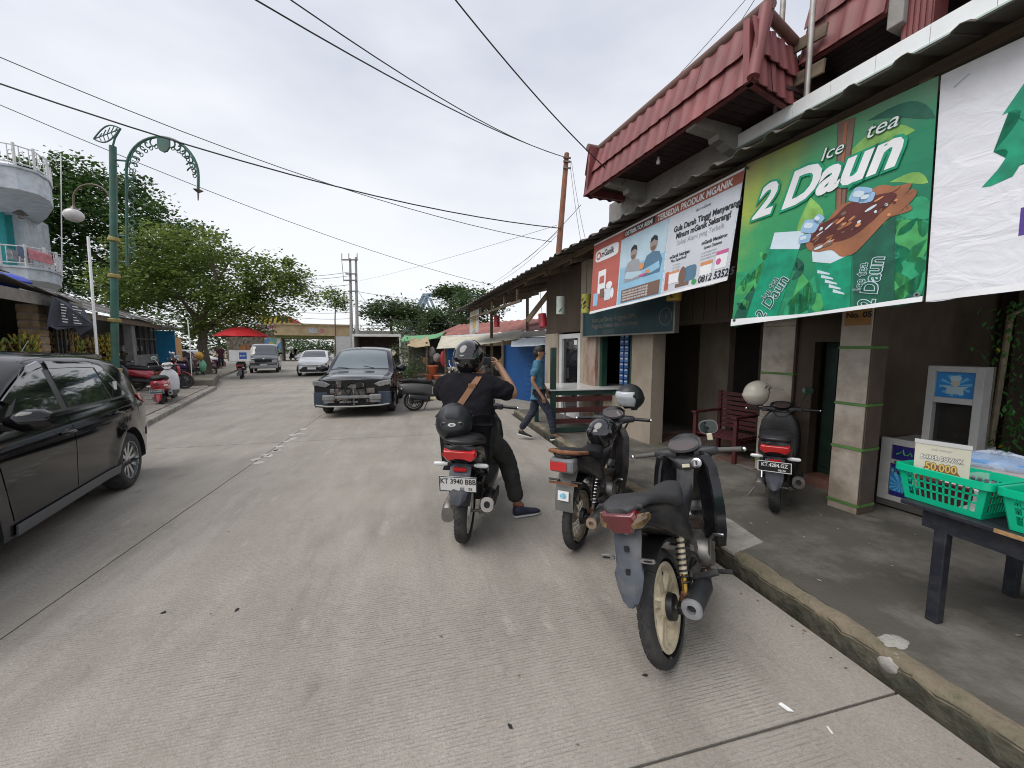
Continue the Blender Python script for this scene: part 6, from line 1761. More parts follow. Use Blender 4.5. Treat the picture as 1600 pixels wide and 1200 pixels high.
for sd in (-1, 1):
 for k in range(2):
  MB().prism([(-0.02, 0), (0.03, 0.012), (0.02, 0.024)], -0.003, 0.002, Matrix.Translation((0.02 + k * 0.03, sd * 0.118, 0.045 - k * 0.035 + 0.03)) @ frame_M((0, 0, 0), (1, 0, 0), (0, -sd * 0.35, 1)) @ Matrix.Rotation(R(20), 4, 'Z')).build("vent", INK, h)
MB().tube([(0.05, 0.12, -0.1), (0.07, 0.1, -0.2), (0.06, 0.09, -0.28)], 0.008, 6).build("chin_strap", INK, h, smooth=50)
# ------------------------------------------------------------------ banners and signs
def cloth_print(name, stops, axis_mix=(1.0, 0.0), blotch=0.25, rough=0.5, wrinkle=0.35, wscale=5.0, vein=None):
 """printed tarpaulin: a colour ramp across the sheet with soft blotches, wrinkles as relief"""
 m = bpy.data.materials.new(name)
 m.use_nodes = True
 N, L = m.node_tree.nodes, m.node_tree.links
 b = N["Principled BSDF"]
 b.inputs["Roughness"].default_value = rough
 t = N.new("ShaderNodeTexCoord")
 sp = N.new("ShaderNodeSeparateXYZ")
 L.new(t.outputs["Generated"], sp.inputs["Vector"])
 n = N.new("ShaderNodeTexNoise")
 n.inputs["Scale"].default_value = 3.0
 n.inputs["Detail"].default_value = 4
 L.new(t.outputs["Object"], n.inputs["Vector"])
 m1 = N.new("ShaderNodeMath"); m1.operation = 'MULTIPLY'; m1.inputs[1].default_value = -axis_mix[0]
 L.new(sp.outputs["X"], m1.inputs[0])
 m2 = N.new("ShaderNodeMath"); m2.operation = 'MULTIPLY_ADD'; m2.inputs[1].default_value = -axis_mix[1]
 L.new(sp.outputs["Z"], m2.inputs[0]); L.new(m1.outputs[0], m2.inputs[2])
 m3 = N.new("ShaderNodeMath"); m3.operation = 'MULTIPLY_ADD'; m3.inputs[1].default_value = blotch
 L.new(n.outputs["Fac"], m3.inputs[0]); L.new(m2.outputs[0], m3.inputs[2])
 m4 = N.new("ShaderNodeMath"); m4.operation = 'ADD'; m4.inputs[1].default_value = axis_mix[0] + axis_mix[1] - blotch * 0.5
 L.new(m3.outputs[0], m4.inputs[0])
 r = N.new("ShaderNodeValToRGB")
 while len(r.color_ramp.elements) < len(stops):
  r.color_ramp.elements.new(0.5)
 for e, (p, c) in zip(r.color_ramp.elements, stops):
  e.position = p
  e.color = tuple(c) + (1,)
 L.new(m4.outputs[0], r.inputs["Fac"])
 # grime along the top edge
 g = N.new("ShaderNodeTexNoise"); g.inputs["Scale"].default_value = 6; g.inputs["Detail"].default_value = 7
 L.new(t.outputs["Object"], g.inputs["Vector"])
 gz = N.new("ShaderNodeMapRange"); gz.inputs["From Min"].default_value = 0.8; gz.inputs["From Max"].default_value = 1.05
 L.new(sp.outputs["Z"], gz.inputs["Value"])
 gm = N.new("ShaderNodeMath"); gm.operation = 'MULTIPLY'
 L.new(g.outputs["Fac"], gm.inputs[0]); L.new(gz.outputs["Result"], gm.inputs[1])
 x = N.new("ShaderNodeMixRGB"); x.inputs[2].default_value = (0.25, 0.24, 0.2, 1)
 L.new(gm.outputs[0], x.inputs[0]); L.new(r.outputs["Color"], x.inputs[1])
 L.new(x.outputs["Color"], b.inputs["Base Color"])
 wv = N.new("ShaderNodeTexNoise"); wv.inputs["Scale"].default_value = wscale; wv.inputs["Detail"].default_value = 4; wv.inputs["Distortion"].default_value = 0.8
 mp_ = N.new("ShaderNodeMapping"); mp_.inputs["Scale"].default_value = (1.0, 1.0, 1.7); mp_.inputs["Rotation"].default_value = (0, R(12), 0)
 L.new(t.outputs["Object"], mp_.inputs["Vector"]); L.new(mp_.outputs["Vector"], wv.inputs["Vector"])
 bp = N.new("ShaderNodeBump"); bp.inputs["Strength"].default_value = wrinkle; bp.inputs["Distance"].default_value = 0.05
 L.new(wv.outputs["Fac"], bp.inputs["Height"]); L.new(bp.outputs["Normal"], b.inputs["Normal"])
 return m

def ink(name, c, rough=0.5):
 return mat(name, c, rough, var=0.3 if "green" in name or "leaf" in name or "tea" in name else 0.08, scale=9 if "green" in name or "leaf" in name else 4, bump=0.12, bscale=9)

class Banner:
 def __init__(s, name, label, cat, v, q, m, hem=None, wav=0.0, group=None, backm=None):
  s.v, s.q = v, q
  s.root = thing(name, label, cat, BW((q[0][0] + q[1][0]) / 2, v, q[2][1]), R(97), group)
  s.off0 = Vector(((q[0][0] + q[1][0]) / 2, -v, q[2][1]))
  s.W = abs(q[1][0] - q[0][0]); s.H = abs(q[0][1] - q[2][1])
  n, k = 40, 10
  rr = random.Random(len(name))
  vs, fs = [], []
  for side in (0.0, -0.004):
   for j in range(k + 1):
    for i in range(n + 1):
     t = j / k
     if j == k and wav: t += wav * (0.5 * math.sin(i * 0.9) + 0.5 * math.sin(i * 0.37 + 1)) 
     vs.append(s.P(i / n, t, side))
  M_ = (n + 1) * (k + 1)
  for j in range(k):
   for i in range(n):
    a = j * (n + 1) + i
    fs.append((a, a + n + 1, a + n + 2, a + 1))
    fs.append((M_ + a, M_ + a + 1, M_ + a + n + 2, M_ + a + n + 1))
  for i in range(n):
   a, b_ = k * (n + 1) + i, M_ + k * (n + 1) + i
   fs.append((a, b_, b_ + 1, a + 1)); fs.append((i, i + 1, M_ + i + 1, M_ + i))
  MB().add(vs, fs).build("cloth", m, s.root, smooth=40)
  s.layer = 0
 def P(s, u, t, off):
  (a, b, c, d) = s.q
  x = (1 - t) * lerp(a[0], b[0], u) + t * lerp(c[0], d[0], u)
  z = (1 - t) * lerp(a[1], b[1], u) + t * lerp(c[1], d[1], u)
  return tuple(Vector((x, -s.v + off, z)) - s.off0)
 def smooth(s, pts, n=4):
  q = []
  L_ = len(pts)
  for i in range(L_):
   p0, p1, p2, p3 = pts[i - 1], pts[i], pts[(i + 1) % L_], pts[(i + 2) % L_]
   for k in range(n):
    t = k / n
    q.append(tuple(0.5 * (2 * p1[a] + (p2[a] - p0[a]) * t + (2 * p0[a] - 5 * p1[a] + 4 * p2[a] - p3[a]) * t * t + (3 * p1[a] - p0[a] - 3 * p2[a] + p3[a]) * t ** 3) for a in (0, 1)))
  return q
 def poly(s, pts, m, name="print", layer=1):
  pts = [(min(1, max(0, u)), min(1, max(0, t))) for u, t in pts]
  me = bpy.data.meshes.new(name)
  bm = bmesh.new()
  f = bm.faces.new([bm.verts.new(s.P(u, t, 0.0014 * layer)) for u, t in pts])
  bmesh.ops.triangulate(bm, faces=[f])
  bmesh.ops.recalc_face_normals(bm, faces=bm.faces)
  bm.to_mesh(me); bm.free()
  me.materials.append(m)
  o = bpy.data.objects.new(name, me)
  COL.objects.link(o)
  o.parent = s.root
  return o
 def rect(s, u0, t0, u1, t1, m, name="print", layer=1):
  return s.poly([(u0, t0), (u0, t1), (u1, t1), (u1, t0)], m, name, layer)
 def oval(s, cu, ct, ru, rt, m, name="print", layer=1, e=2.0, rot=0.0, n=28):
  pts = []
  for a, b in sell(1, 1, e, n):
   x, y = a * ru * s.W, b * rt * s.H
   x, y = x * math.cos(rot) - y * math.sin(rot), x * math.sin(rot) + y * math.cos(rot)
   pts.append((cu + x / s.W, ct + y / s.H))
  return s.poly(pts, m, name, layer)
 def leaf(s, p, q, w, m, layer=1, bend=0.15):
  """leaf outline from stalk p to tip q (sheet fractions)"""
  px, py, qx, qy = p[0] * s.W, p[1] * s.H, q[0] * s.W, q[1] * s.H
  dx, dy = qx - px, qy - py
  L_ = []
  for sg in (1, -1):
   side = []
   for i in range(9):
    t = i / 8
    ww = w * math.sin(PI * t ** 0.8) 
    bx = bend * math.sin(PI * t)
    side.append(((px + dx * t - dy * (sg * ww + bx)) / s.W, (py + dy * t + dx * (sg * ww + bx)) / s.H))
   L_ += side if sg > 0 else side[::-1][1:-1]
  return s.poly(L_, m, "leaf_print", layer)
 def text(s, body, u, t, size, m, layer=3, shear=0.0, bold=0.02, rot=0.0, xs=1.0, align='LEFT', arc=0.0):
  """size in metres of the sheet; (u, t) = start of the base line"""
  me = text_mesh(body, size, shear, bold, 1.0, align, xs)
  c, s_ = math.cos(rot), math.sin(rot)
  for vv in me.vertices:
   x, y = vv.co.x, vv.co.y
   y += arc * x * x
   X, Y = x * c - y * s_, x * s_ + y * c
   vv.co = Vector(s.P(u + X / s.W, t - Y / s.H, 0.0014 * layer))
  me.materials.clear(); me.materials.append(m)
  o = bpy.data.objects.new("lettering", me)
  COL.objects.link(o)
  o.parent = s.root
  return o

I_WHITE = ink("print_white", (0.84, 0.85, 0.87))
I_BLACK = ink("print_black", (0.02, 0.02, 0.025))
I_GREEN = ink("print_green", (0.0, 0.29, 0.155))
I_DGREEN = ink("print_dark_green", (0.006, 0.11, 0.065))
I_MGREEN = ink("print_mid_green", (0.02, 0.33, 0.15))
I_LGREEN = ink("print_light_green", (0.22, 0.46, 0.1))
I_LEAF = ink("print_leaf", (0.06, 0.38, 0.11))
I_TEA = ink("print_tea", (0.11, 0.022, 0.018))
I_TEAL = ink("print_amber_tea", (0.33, 0.13, 0.06))
I_ICE = ink("print_ice", (0.3, 0.5, 0.72))
I_PICE = ink("print_pale_ice", (0.62, 0.74, 0.82))
I_RED = ink("print_red", (0.5, 0.13, 0.1))
I_BRICK = ink("print_brick", (0.37, 0.1, 0.065))
I_BLUE = ink("print_pale_blue", (0.3, 0.55, 0.74))
I_PBLUE = ink("print_washed_blue", (0.5, 0.66, 0.76))
I_DBLUE = ink("print_slate", (0.1, 0.2, 0.3))
I_FACE = ink("print_face", (0.34, 0.27, 0.25))
I_GREY = ink("print_grey", (0.35, 0.36, 0.38))
I_ORANGE = ink("print_orange", (0.7, 0.3, 0.12))
I_PINK = ink("print_pink", (0.6, 0.12, 0.3))
I_BROWN = ink("print_brown", (0.2, 0.12, 0.09))
I_PURPLE = ink("print_purple", (0.09, 0.045, 0.3))

# green iced tea banner
tea_m = cloth_print("tea_banner_print", [(0.0, (0.5, 0.45, 0.15)), (0.12, (0.36, 0.45, 0.07)), (0.3, (0.04, 0.34, 0.12)), (0.65, (0.005, 0.22, 0.11)), (1.0, (0.015, 0.12, 0.08))], (0.55, 0.45), 0.35, wrinkle=0.12, wscale=4)
b = Banner("banner", "green iced tea banner with white slanting letters and a spilling cup", "banner", 3.47, [(2.83, 3.41), (1.50, 3.385), (2.90, 1.877), (1.465, 1.964)], tea_m, wav=0.006, group="banners hung under the tin canopy")
rng = random.Random(2)
for p, q, w, m_ in (((0.93, 0.2), (0.62, 0.2), 0.16, I_LGREEN), ((1.0, 0.18), (0.72, 0.06), 0.12, I_DGREEN), ((0.99, 0.46), (0.84, 0.4), 0.16, I_LGREEN), ((1.0, 0.62), (0.84, 0.52), 0.28, I_MGREEN), ((0.98, 0.82), (0.82, 0.58), 0.26, I_LEAF), ((0.99, 0.97), (0.84, 0.76), 0.26, I_MGREEN), ((0.86, 0.97), (0.99, 0.86), 0.2, I_DGREEN), ((0.9, 1.0), (0.86, 0.82), 0.22, I_LEAF),
     ((0.02, 0.75), (0.26, 0.47), 0.1, I_MGREEN), ((0.0, 0.8), (0.2, 0.62), 0.2, I_LEAF), ((0.0, 0.66), (0.16, 0.72), 0.26, I_MGREEN), ((0.02, 0.98), (0.14, 0.76), 0.24, I_DGREEN), ((0.42, 0.55), (0.46, 0.34), 0.28, I_LGREEN), ((0.36, 0.98), (0.52, 0.78), 0.25, I_MGREEN), ((0.4, 1.0), (0.44, 0.74), 0.2, I_LEAF), ((0.5, 0.99), (0.34, 0.88), 0.25, I_MGREEN), ((0.56, 0.99), (0.48, 0.86), 0.25, I_LEAF), ((0.6, 0.55), (0.42, 0.62), 0.3, I_DGREEN)):
 b.leaf(p, q, w, m_, 1)
# cups
b.poly([(0.25, 0.5), (0.1, 0.985), (0.315, 0.99), (0.425, 0.6), (0.43, 0.52)], I_GREEN, "cup_print", 2)
b.poly([(0.256, 0.475), (0.235, 0.565), (0.42, 0.61), (0.445, 0.515)], I_PICE, "cup_rim_print", 3)
b.poly([(0.705, 0.7), (0.875, 0.56), (0.895, 0.995), (0.73, 0.995)], I_DGREEN, "cup_print", 2)
b.poly([(0.505, 0.66), (0.59, 0.99), (0.71, 0.99), (0.7, 0.7)], I_GREEN, "cup_print", 2)
b.poly([(0.49, 0.6), (0.505, 0.7), (0.6, 0.73), (0.71, 0.7), (0.71, 0.62), (0.6, 0.66)], I_PICE, "cup_rim_print", 3)
for k in range(5):
 b.poly([(0.535 + 0.022 * k, 0.75 + 0.03 * k), (0.535 + 0.022 * k, 0.768 + 0.03 * k), (0.6 + 0.02 * k, 0.79 + 0.03 * k), (0.6 + 0.02 * k, 0.782 + 0.03 * k)], I_PICE, "gloss_print", 3)
# splash of tea with ice
b.poly(b.smooth([(0.46, 0.60), (0.5, 0.49), (0.56, 0.5), (0.62, 0.44), (0.7, 0.43), (0.8, 0.4), (0.87, 0.43), (0.93, 0.44), (0.9, 0.5), (0.94, 0.56), (0.85, 0.57), (0.8, 0.6), (0.74, 0.68), (0.66, 0.71), (0.6, 0.66), (0.52, 0.65)]), I_TEAL, "tea_print", 4)
b.poly(b.smooth([(0.48, 0.585), (0.53, 0.51), (0.6, 0.49), (0.66, 0.445), (0.76, 0.44), (0.86, 0.455), (0.87, 0.49), (0.8, 0.55), (0.7, 0.615), (0.6, 0.62)]), I_TEA, "tea_print", 5)
b.poly(b.smooth([(0.82, 0.51), (0.93, 0.47), (0.95, 0.5), (0.9, 0.55), (0.84, 0.58), (0.72, 0.7), (0.68, 0.69), (0.78, 0.58)]), I_TEAL, "tea_print", 5)
rng = random.Random(14)
for k in range(46):
 u_ = rng.uniform(0.47, 0.93)
 t_ = 0.58 - (u_ - 0.47) * 0.22 + rng.uniform(-0.06, 0.07)
 b.oval(u_, t_, rng.uniform(0.006, 0.03), rng.uniform(0.003, 0.009), (I_TEA, I_TEAL, I_BROWN, I_ORANGE, I_PICE)[k % 5], "splash_print", 6 + k % 2, rot=rng.uniform(-0.7, -0.2), n=12)
for k in range(30):
 p_ = (rng.uniform(0.83, 0.99), rng.uniform(0.5, 0.98)) if k % 2 else (rng.uniform(0.02, 0.5), rng.uniform(0.62, 0.98))
 a_ = rng.uniform(-2.6, -0.4)
 b.leaf(p_, (p_[0] + 0.1 * math.cos(a_), p_[1] + 0.1 * math.sin(a_)), 0.2, (I_DGREEN, I_MGREEN, I_LEAF, I_GREEN)[k % 4], 1, rng.uniform(-.2, .2))
for c, sz, ro in (((0.475, 0.50), 0.05, 0.4), ((0.45, 0.56), 0.035, 0.1), ((0.72, 0.415), 0.05, 0.5), ((0.75, 0.44), 0.035, 0.2), ((0.52, 0.475), 0.03, 0.8)):
 b.oval(c[0], c[1], sz, sz * 0.7, I_ICE, "ice_print", 6, e=4, rot=ro, n=12)
 b.oval(c[0] - 0.008, c[1] - 0.006, sz * 0.55, sz * 0.3, I_PICE, "ice_print", 7, e=3, rot=ro, n=12)
b.poly([(0.575, -0.0), (0.665, 0.015), (0.645, 0.3), (0.65, 0.53), (0.605, 0.54), (0.605, 0.3)], I_BROWN, "tea_stream_print", 2)
b.poly([(0.612, 0.02), (0.63, 0.02), (0.624, 0.35), (0.63, 0.52), (0.618, 0.52), (0.612, 0.3)], I_TEAL, "tea_stream_print", 3)
# lettering with its green outline
for (body, u, t, sz, sh, xs, rot, arc) in (("2", 0.09, 0.35, 0.37, 0.38, 0.95, 0.02, 0), ("Daun", 0.285, 0.35, 0.385, 0.38, 0.93, 0.05, 0)):
 b.text(body, u, t, sz, I_GREEN, 8, sh, 0.085, rot, xs)
 b.text(body, u, t, sz, I_WHITE, 9, sh, 0.035, rot, xs)
for (body, u, t, sz) in (("Ice", 0.5, 0.17, 0.135), ("tea", 0.72, 0.15, 0.15)):
 b.text(body, u, t, sz, I_DGREEN, 8, 0.3, 0.035, 0.03, 1.02)
 b.text(body, u, t, sz, I_WHITE, 9, 0.3, 0.0, 0.03, 1.02)
for (body, u, t, sz, rot) in (("2 Daun", 0.815, 1.0, 0.135, R(84)), ("Ice tea", 0.765, 0.91, 0.085, R(86)), ("2 Daun", 0.23, 0.99, 0.14, R(60)), ("Ice tea", 0.235, 0.87, 0.08, R(60))):
 b.text(body, u, t, sz, I_PICE, 6, 0.2, 0.05, rot, 0.95)
 b.text(body, u, t, sz, I_DGREEN, 7, 0.2, 0.012, rot, 0.95)
b.poly([(0, 0.955), (0, 1.0), (1, 1.0), (1, 0.975), (0.5, 0.985)], I_WHITE, "hem", 10)
for c in ((0.02, 0.03), (0.025, 0.965), (0.98, 0.965)):
 b.oval(c[0], c[1], 0.012, 0.011, STEEL, "eyelet", 12, n=12)
 b.oval(c[0], c[1], 0.006, 0.0055, WELL, "eyelet_hole", 13, n=10)

# white banner with a green tree mark
white_m = cloth_print("white_tarpaulin", [(0.0, (0.76, 0.77, 0.82)), (1.0, (0.8, 0.81, 0.86))], (0.5, 0.5), 0.5, wrinkle=0.32, wscale=5)
b = Banner("banner", "white wrinkled banner printed with the corner of a green fir tree mark", "banner", 3.48, [(1.492, 3.385), (0.0, 3.37), (1.457, 1.964), (0.0, 2.03)], white_m, wav=0.006, group="banners hung under the tin canopy")
tree = [(0.26, 0.12)]
def arcpts(c, r0, r1, a0, a1, n=8):
 return [(c[0] + r0 * math.cos(lerp(a0, a1, i / n)), c[1] + r1 * math.sin(lerp(a0, a1, i / n))) for i in range(n + 1)]
tree = [(0.3, 0.05), (0.184, 0.275)] + [(0.2, 0.272), (0.22, 0.272), (0.231, 0.285), (0.229, 0.31), (0.216, 0.345), (0.192, 0.38), (0.169, 0.412)] + [(0.185, 0.411), (0.2, 0.415), (0.208, 0.43), (0.203, 0.452), (0.185, 0.49), (0.145, 0.545), (0.17, 0.55), (0.225, 0.535), (0.24, 0.5), (0.26, 0.48), (0.3, 0.47), (0.36, 0.48), (0.38, 0.535), (0.44, 0.55), (0.47, 0.545), (0.42, 0.48), (0.4, 0.42), (0.44, 0.41), (0.4, 0.35), (0.37, 0.28), (0.42, 0.272)]
b.poly(tree, I_GREEN, "tree_mark", 1)
b.text("P", 0.25, 0.772, 0.2, I_PURPLE, 1, 0, 0.05)
b.poly([(0, 0.972), (0, 1.0), (1, 1.0), (1, 0.972)], I_WHITE, "hem", 2)
b.poly([(0.04, 0.075), (0.085, 0.045), (0.087, 0.05), (0.045, 0.08)], I_GREY, "crease_stain", 1)

# health drink banner
hd_m = cloth_print("washed_print", [(0.0, (0.55, 0.68, 0.78)), (1.0, (0.66, 0.71, 0.77))], (0.5, 0.5), 0.5, wrinkle=0.6, wscale=6)
b = Banner("banner", "faded red and pale blue health drink banner with two seated men", "banner", 3.46, [(5.46, 3.30), (2.84, 3.385), (5.555, 2.21), (2.97, 2.34)], hd_m, wav=0.008, group="banners hung under the tin canopy")
b.rect(0.0, 0.0, 0.275, 1.0, I_RED, "red_panel", 1)
b.rect(0.275, 0.0, 1.0, 0.125, I_BRICK, "red_strip", 1)
b.rect(0.0, 0.0, 1.0, 0.022, I_WHITE, "hem", 2)
b.oval(0.14, 0.2, 0.115, 0.085, I_WHITE, "logo_plate", 2, e=5)
b.oval(0.06, 0.2, 0.024, 0.055, I_RED, "logo_mark", 3)
b.oval(0.06, 0.2, 0.014, 0.03, I_WHITE, "logo_mark", 4)
b.text("mGanik", 0.088, 0.232, 0.125, I_BLACK, 3, 0.0, 0.03, 0, 0.82)
b.rect(0.3, 0.03, 0.535, 0.108, I_BLACK, "caption_plate", 2)
b.text("DISTRIBUTOR RESMI", 0.308, 0.097, 0.078, I_WHITE, 3, 0, 0.03, 0, 0.78)
b.text("TERSEDIA PRODUK MGANIK", 0.552, 0.107, 0.1, I_WHITE, 3, 0, 0.035, 0, 0.83)
b.rect(0.285, 0.13, 0.63, 0.97, I_BLUE, "photo_print", 1)
b.rect(0.285, 0.13, 0.63, 0.5, I_PBLUE, "photo_print", 2)
# two seated men drawn flat
for cu, ct, lean in ((0.395, 0.34, 1), (0.545, 0.33, -1)):
 b.poly([(cu - 0.065, 0.56), (cu - 0.045, 0.46), (cu, 0.43), (cu + 0.045, 0.46), (cu + 0.07, 0.56), (cu + 0.06, 0.7), (cu - 0.06, 0.7)], I_DBLUE if lean < 0 else I_GREY, "figure_print", 3)
 b.oval(cu, ct + 0.02, 0.026, 0.085, I_FACE, "figure_print", 4)
 b.poly([(cu - 0.026, ct + 0.0), (cu - 0.022, ct - 0.055), (cu, ct - 0.08), (cu + 0.022, ct - 0.055), (cu + 0.026, ct), (cu, ct - 0.03)], I_BLACK, "figure_print", 5)
 b.poly([(cu - 0.018, ct + 0.05), (cu, ct + 0.04), (cu + 0.018, ct + 0.05), (cu + 0.012, ct + 0.09), (cu - 0.012, ct + 0.09)], I_BROWN, "figure_print", 5)
 b.poly([(cu - lean * 0.05, 0.57), (cu + lean * 0.02, 0.6), (cu + lean * 0.075, 0.62), (cu + lean * 0.075, 0.66), (cu, 0.68), (cu - lean * 0.06, 0.65)], I_PBLUE if lean > 0 else I_BLUE, "figure_print", 4)
b.oval(0.47, 0.56, 0.018, 0.04, I_ORANGE, "fruit_print", 6)
b.rect(0.455, 0.66, 0.5, 0.69, I_PINK, "pack_print", 5)
b.rect(0.5, 0.63, 0.535, 0.67, I_ORANGE, "pack_print", 5)
b.rect(0.315, 0.79, 0.615, 0.955, I_BROWN, "caption_plate", 3)
for k in range(4):
 b.text("minuman serbuk kaya serat untuk bantu jaga", 0.325, 0.83 + k * 0.034, 0.042, I_WHITE, 4, 0, 0.01, 0, 0.72)
b.rect(0.64, 0.13, 0.995, 0.97, ink("print_paper", (0.62, 0.65, 0.7)), "panel_print", 1)
for body, t, sz, xs, u in (("dari mGanik", 0.2, 0.045, 0.9, 0.79), ("Gula Darah Tinggi Menyerang?", 0.32, 0.092, 0.78, 0.672), ("Minum mGanik Sekarang!", 0.40, 0.092, 0.78, 0.69), ("Solusi Alami yang Terbaik", 0.475, 0.08, 0.78, 0.7)):
 b.text(body, u, t, sz, I_BLACK if t < 0.45 else I_GREY, 3, 0, 0.035 if 0.25 < t < 0.45 else 0.0, 0, xs)
b.text("mGanik Metabron", 0.845, 0.57, 0.055, I_BLACK, 3, 0, 0.03, 0, 0.8)
b.text("Lawan Diabetes", 0.86, 0.62, 0.045, I_BLACK, 3, 0, 0.02, 0, 0.8)
b.text("mGanik Nutrigen", 0.665, 0.60, 0.055, I_BLACK, 3, 0, 0.03, 0, 0.8)
b.text("Plus Superfood", 0.675, 0.645, 0.05, I_BLACK, 3, 0, 0.02, 0, 0.8)
for k in range(3):
 b.text("nutrisi lengkap bantu", 0.85, 0.665 + k * 0.03, 0.03, I_GREY, 3, 0, 0.0, 0, 0.8)
 b.text("kontrol gula", 0.69, 0.69 + k * 0.03, 0.03, I_GREY, 3, 0, 0.0, 0, 0.8)
b.rect(0.65, 0.74, 0.675, 0.94, I_RED, "pack_print", 3)
b.rect(0.672, 0.75, 0.735, 0.88, I_WHITE, "pack_print", 3)
b.rect(0.67, 0.75, 0.735, 0.772, I_ORANGE, "pack_print", 4)
b.oval(0.8, 0.82, 0.035, 0.08, I_DBLUE, "pack_print", 3, e=4)
b.oval(0.757, 0.83, 0.02, 0.1, I_BROWN, "pack_print", 4)
b.rect(0.72, 0.9, 0.8, 0.94, I_BROWN, "pack_print", 3)
b.rect(0.855, 0.75, 0.915, 0.90, I_WHITE, "pack_print", 3)
b.rect(0.855, 0.75, 0.915, 0.785, I_ORANGE, "pack_print", 4)
b.rect(0.93, 0.69, 0.985, 0.86, I_WHITE, "pack_print", 3)
b.rect(0.93, 0.69, 0.985, 0.725, I_PINK, "pack_print", 4)
b.oval(0.945, 0.79, 0.012, 0.03, I_PINK, "pack_print", 4)
b.oval(0.83, 0.925, 0.014, 0.028, I_LEAF, "phone_mark", 3)
b.text("0812 5352 5", 0.852, 0.952, 0.11, I_BLACK, 3, 0.1, 0.03, 0, 0.82)
b.rect(0.07, 0.42, 0.15, 0.74, I_WHITE, "pack_print", 2)
b.rect(0.085, 0.5, 0.135, 0.6, I_RED, "pack_print", 3)
b.rect(0.03, 0.72, 0.08, 0.9, I_BLUE, "pack_print", 3)
b.rect(0.1, 0.68, 0.145, 0.8, I_BROWN, "pack_print", 4)
b.rect(0.15, 0.7, 0.21, 0.86, I_PICE, "pack_print", 3)
b.oval(0.19, 0.66, 0.03, 0.05, I_WHITE, "pack_print", 3)
b.oval(0.225, 0.78, 0.016, 0.07, I_WHITE, "pack_print", 3)
b.poly([(0, 0.965), (0, 1.0), (1, 1.0), (1, 0.965), (0.5, 0.975)], I_WHITE, "hem", 6)

# dark green name board under it
sg = thing("sign_board", "dark green framed name board hanging half behind the health banner", "sign", BW(5.45, 4.0, 1.87), R(97))
bd = mat("sign_green", (0.02, 0.055, 0.065), 0.3, var=0.25, scale=2, dirt=(0.012, 0.03, 0.035), dirt_amt=0.3)
def SB(u0, z0, u1, z1, y0, y1): return MB().box(u0 - 5.45, y0, z0 - 1.87, u1 - 5.45, y1, z1 - 1.87)
SB(4.25, 1.88, 6.63, 2.42, -0.05, 0.0).build("panel", bd, sg)
fr_m = mat("sign_frame", (0.24, 0.23, 0.21), 0.4, 0.5, var=0.1)
for a in ((4.22, 1.86, 6.66, 1.885), (4.22, 2.42, 6.66, 2.445), (4.22, 1.885, 4.25, 2.42), (6.63, 1.885, 6.66, 2.42)):
 SB(*a, -0.06, 0.02).build("frame", fr_m, sg)
sm = mat("sign_lettering", (0.14, 0.13, 0.105), 0.5, var=0.2)
def sgt(body, u, z, size): lettering(body, size, sm, sg, frame_M((u - 5.45, 0.002, z - 1.87), (-1, 0, 0), (0, 0, 1)), bold=0.01, xs=0.95)
sgt("Kota Jual Barat, Anggota DPR,", 6.33, 2.13, 0.11)
sgt("Anggota, Kantor dan Umumnya", 6.36, 2.02, 0.11)
sgt("O L V 01", 5.96, 1.91, 0.09)
MB().lathe([(0.115, 0.001), (0.115, 0.003), (0.127, 0.003), (0.127, 0.001)], 30, frame_M((4.42 - 5.45, 0.0, 2.1 - 1.87), (-1, 0, 0), (0, 0, 1))).build("emblem_ring", sm, sg)
sgt("1", 4.44, 2.06, 0.13)
for uu in (4.6, 6.3):
 MB().tube([(uu - 5.45, -0.03, 2.44 - 1.87), (uu - 5.45, -0.03, 3.2 - 1.87)], 0.008, 6).build("hanger", DULL_STEEL, sg)

# painted tins hung as lanterns
def lantern(name, label, u, v, zc, h, r_, m, deco=None, tilt=0.0):
 t = thing(name, label, "lantern", BW(u, v, zc), R(97), "painted tin lanterns under the canopy", rot=(0, R(tilt), R(97)))
 MB().lathe([(0.001, -h / 2), (r_, -h / 2), (r_ * 1.02, -h / 2 + 0.01), (r_, -h / 2 + 0.02), (r_, h / 2 - 0.02), (r_ * 1.02, h / 2 - 0.01), (r_, h / 2), (0.001, h / 2)], 20).build("tin", m, t, smooth=40)
 MB().tube([(0, 0, h / 2), (0, 0, can_z(u, v) - 0.05 - zc)], 0.005, 6).build("wire", INK, t)
 if deco:
  rr = random.Random(int(u * 10))
  for k in range(12):
   a = rr.uniform(0, 2 * PI); zz = rr.uniform(-0.36, 0.36) * h; ln = rr.uniform(0.04, 0.09); sl = rr.uniform(-0.8, 0.8)
   pts = [((r_ + 0.002) * math.cos(a + sl * q), (r_ + 0.002) * math.sin(a + sl * q), zz + ln * (q - 0.5)) for q in (0, 0.33, 0.66, 1)]
   MB().tube(pts, 0.009, 5).build("painted_stroke", deco, t)
lantern("tin_lantern", "small red tin lantern at the far end of the tin canopy", 11.3, 3.75, 2.46, 0.33, 0.09, mat("red_tin", (0.3, 0.02, 0.03), 0.4, var=0.15))
lantern("tin_lantern", "tilted red tin lantern in front of the red corrugated roof", 7.9, 3.7, 2.26, 0.3, 0.09, mat("red_tin", (0.3, 0.02, 0.03)), tilt=12)
lantern("tin_lantern", "white tin lantern painted with green strokes", 7.05, 3.7, 2.51, 0.35, 0.085, mat("white_tin", (0.42, 0.46, 0.42), 0.4, var=0.1), mat("stroke_green", (0.03, 0.14, 0.1), 0.5))
lantern("tin_lantern", "yellow tin lantern with dark strokes beside the health banner", 6.07, 3.7, 2.44, 0.33, 0.085, mat("yellow_tin", (0.36, 0.34, 0.06), 0.4, var=0.15), mat("stroke_dark", (0.03, 0.03, 0.05), 0.5))
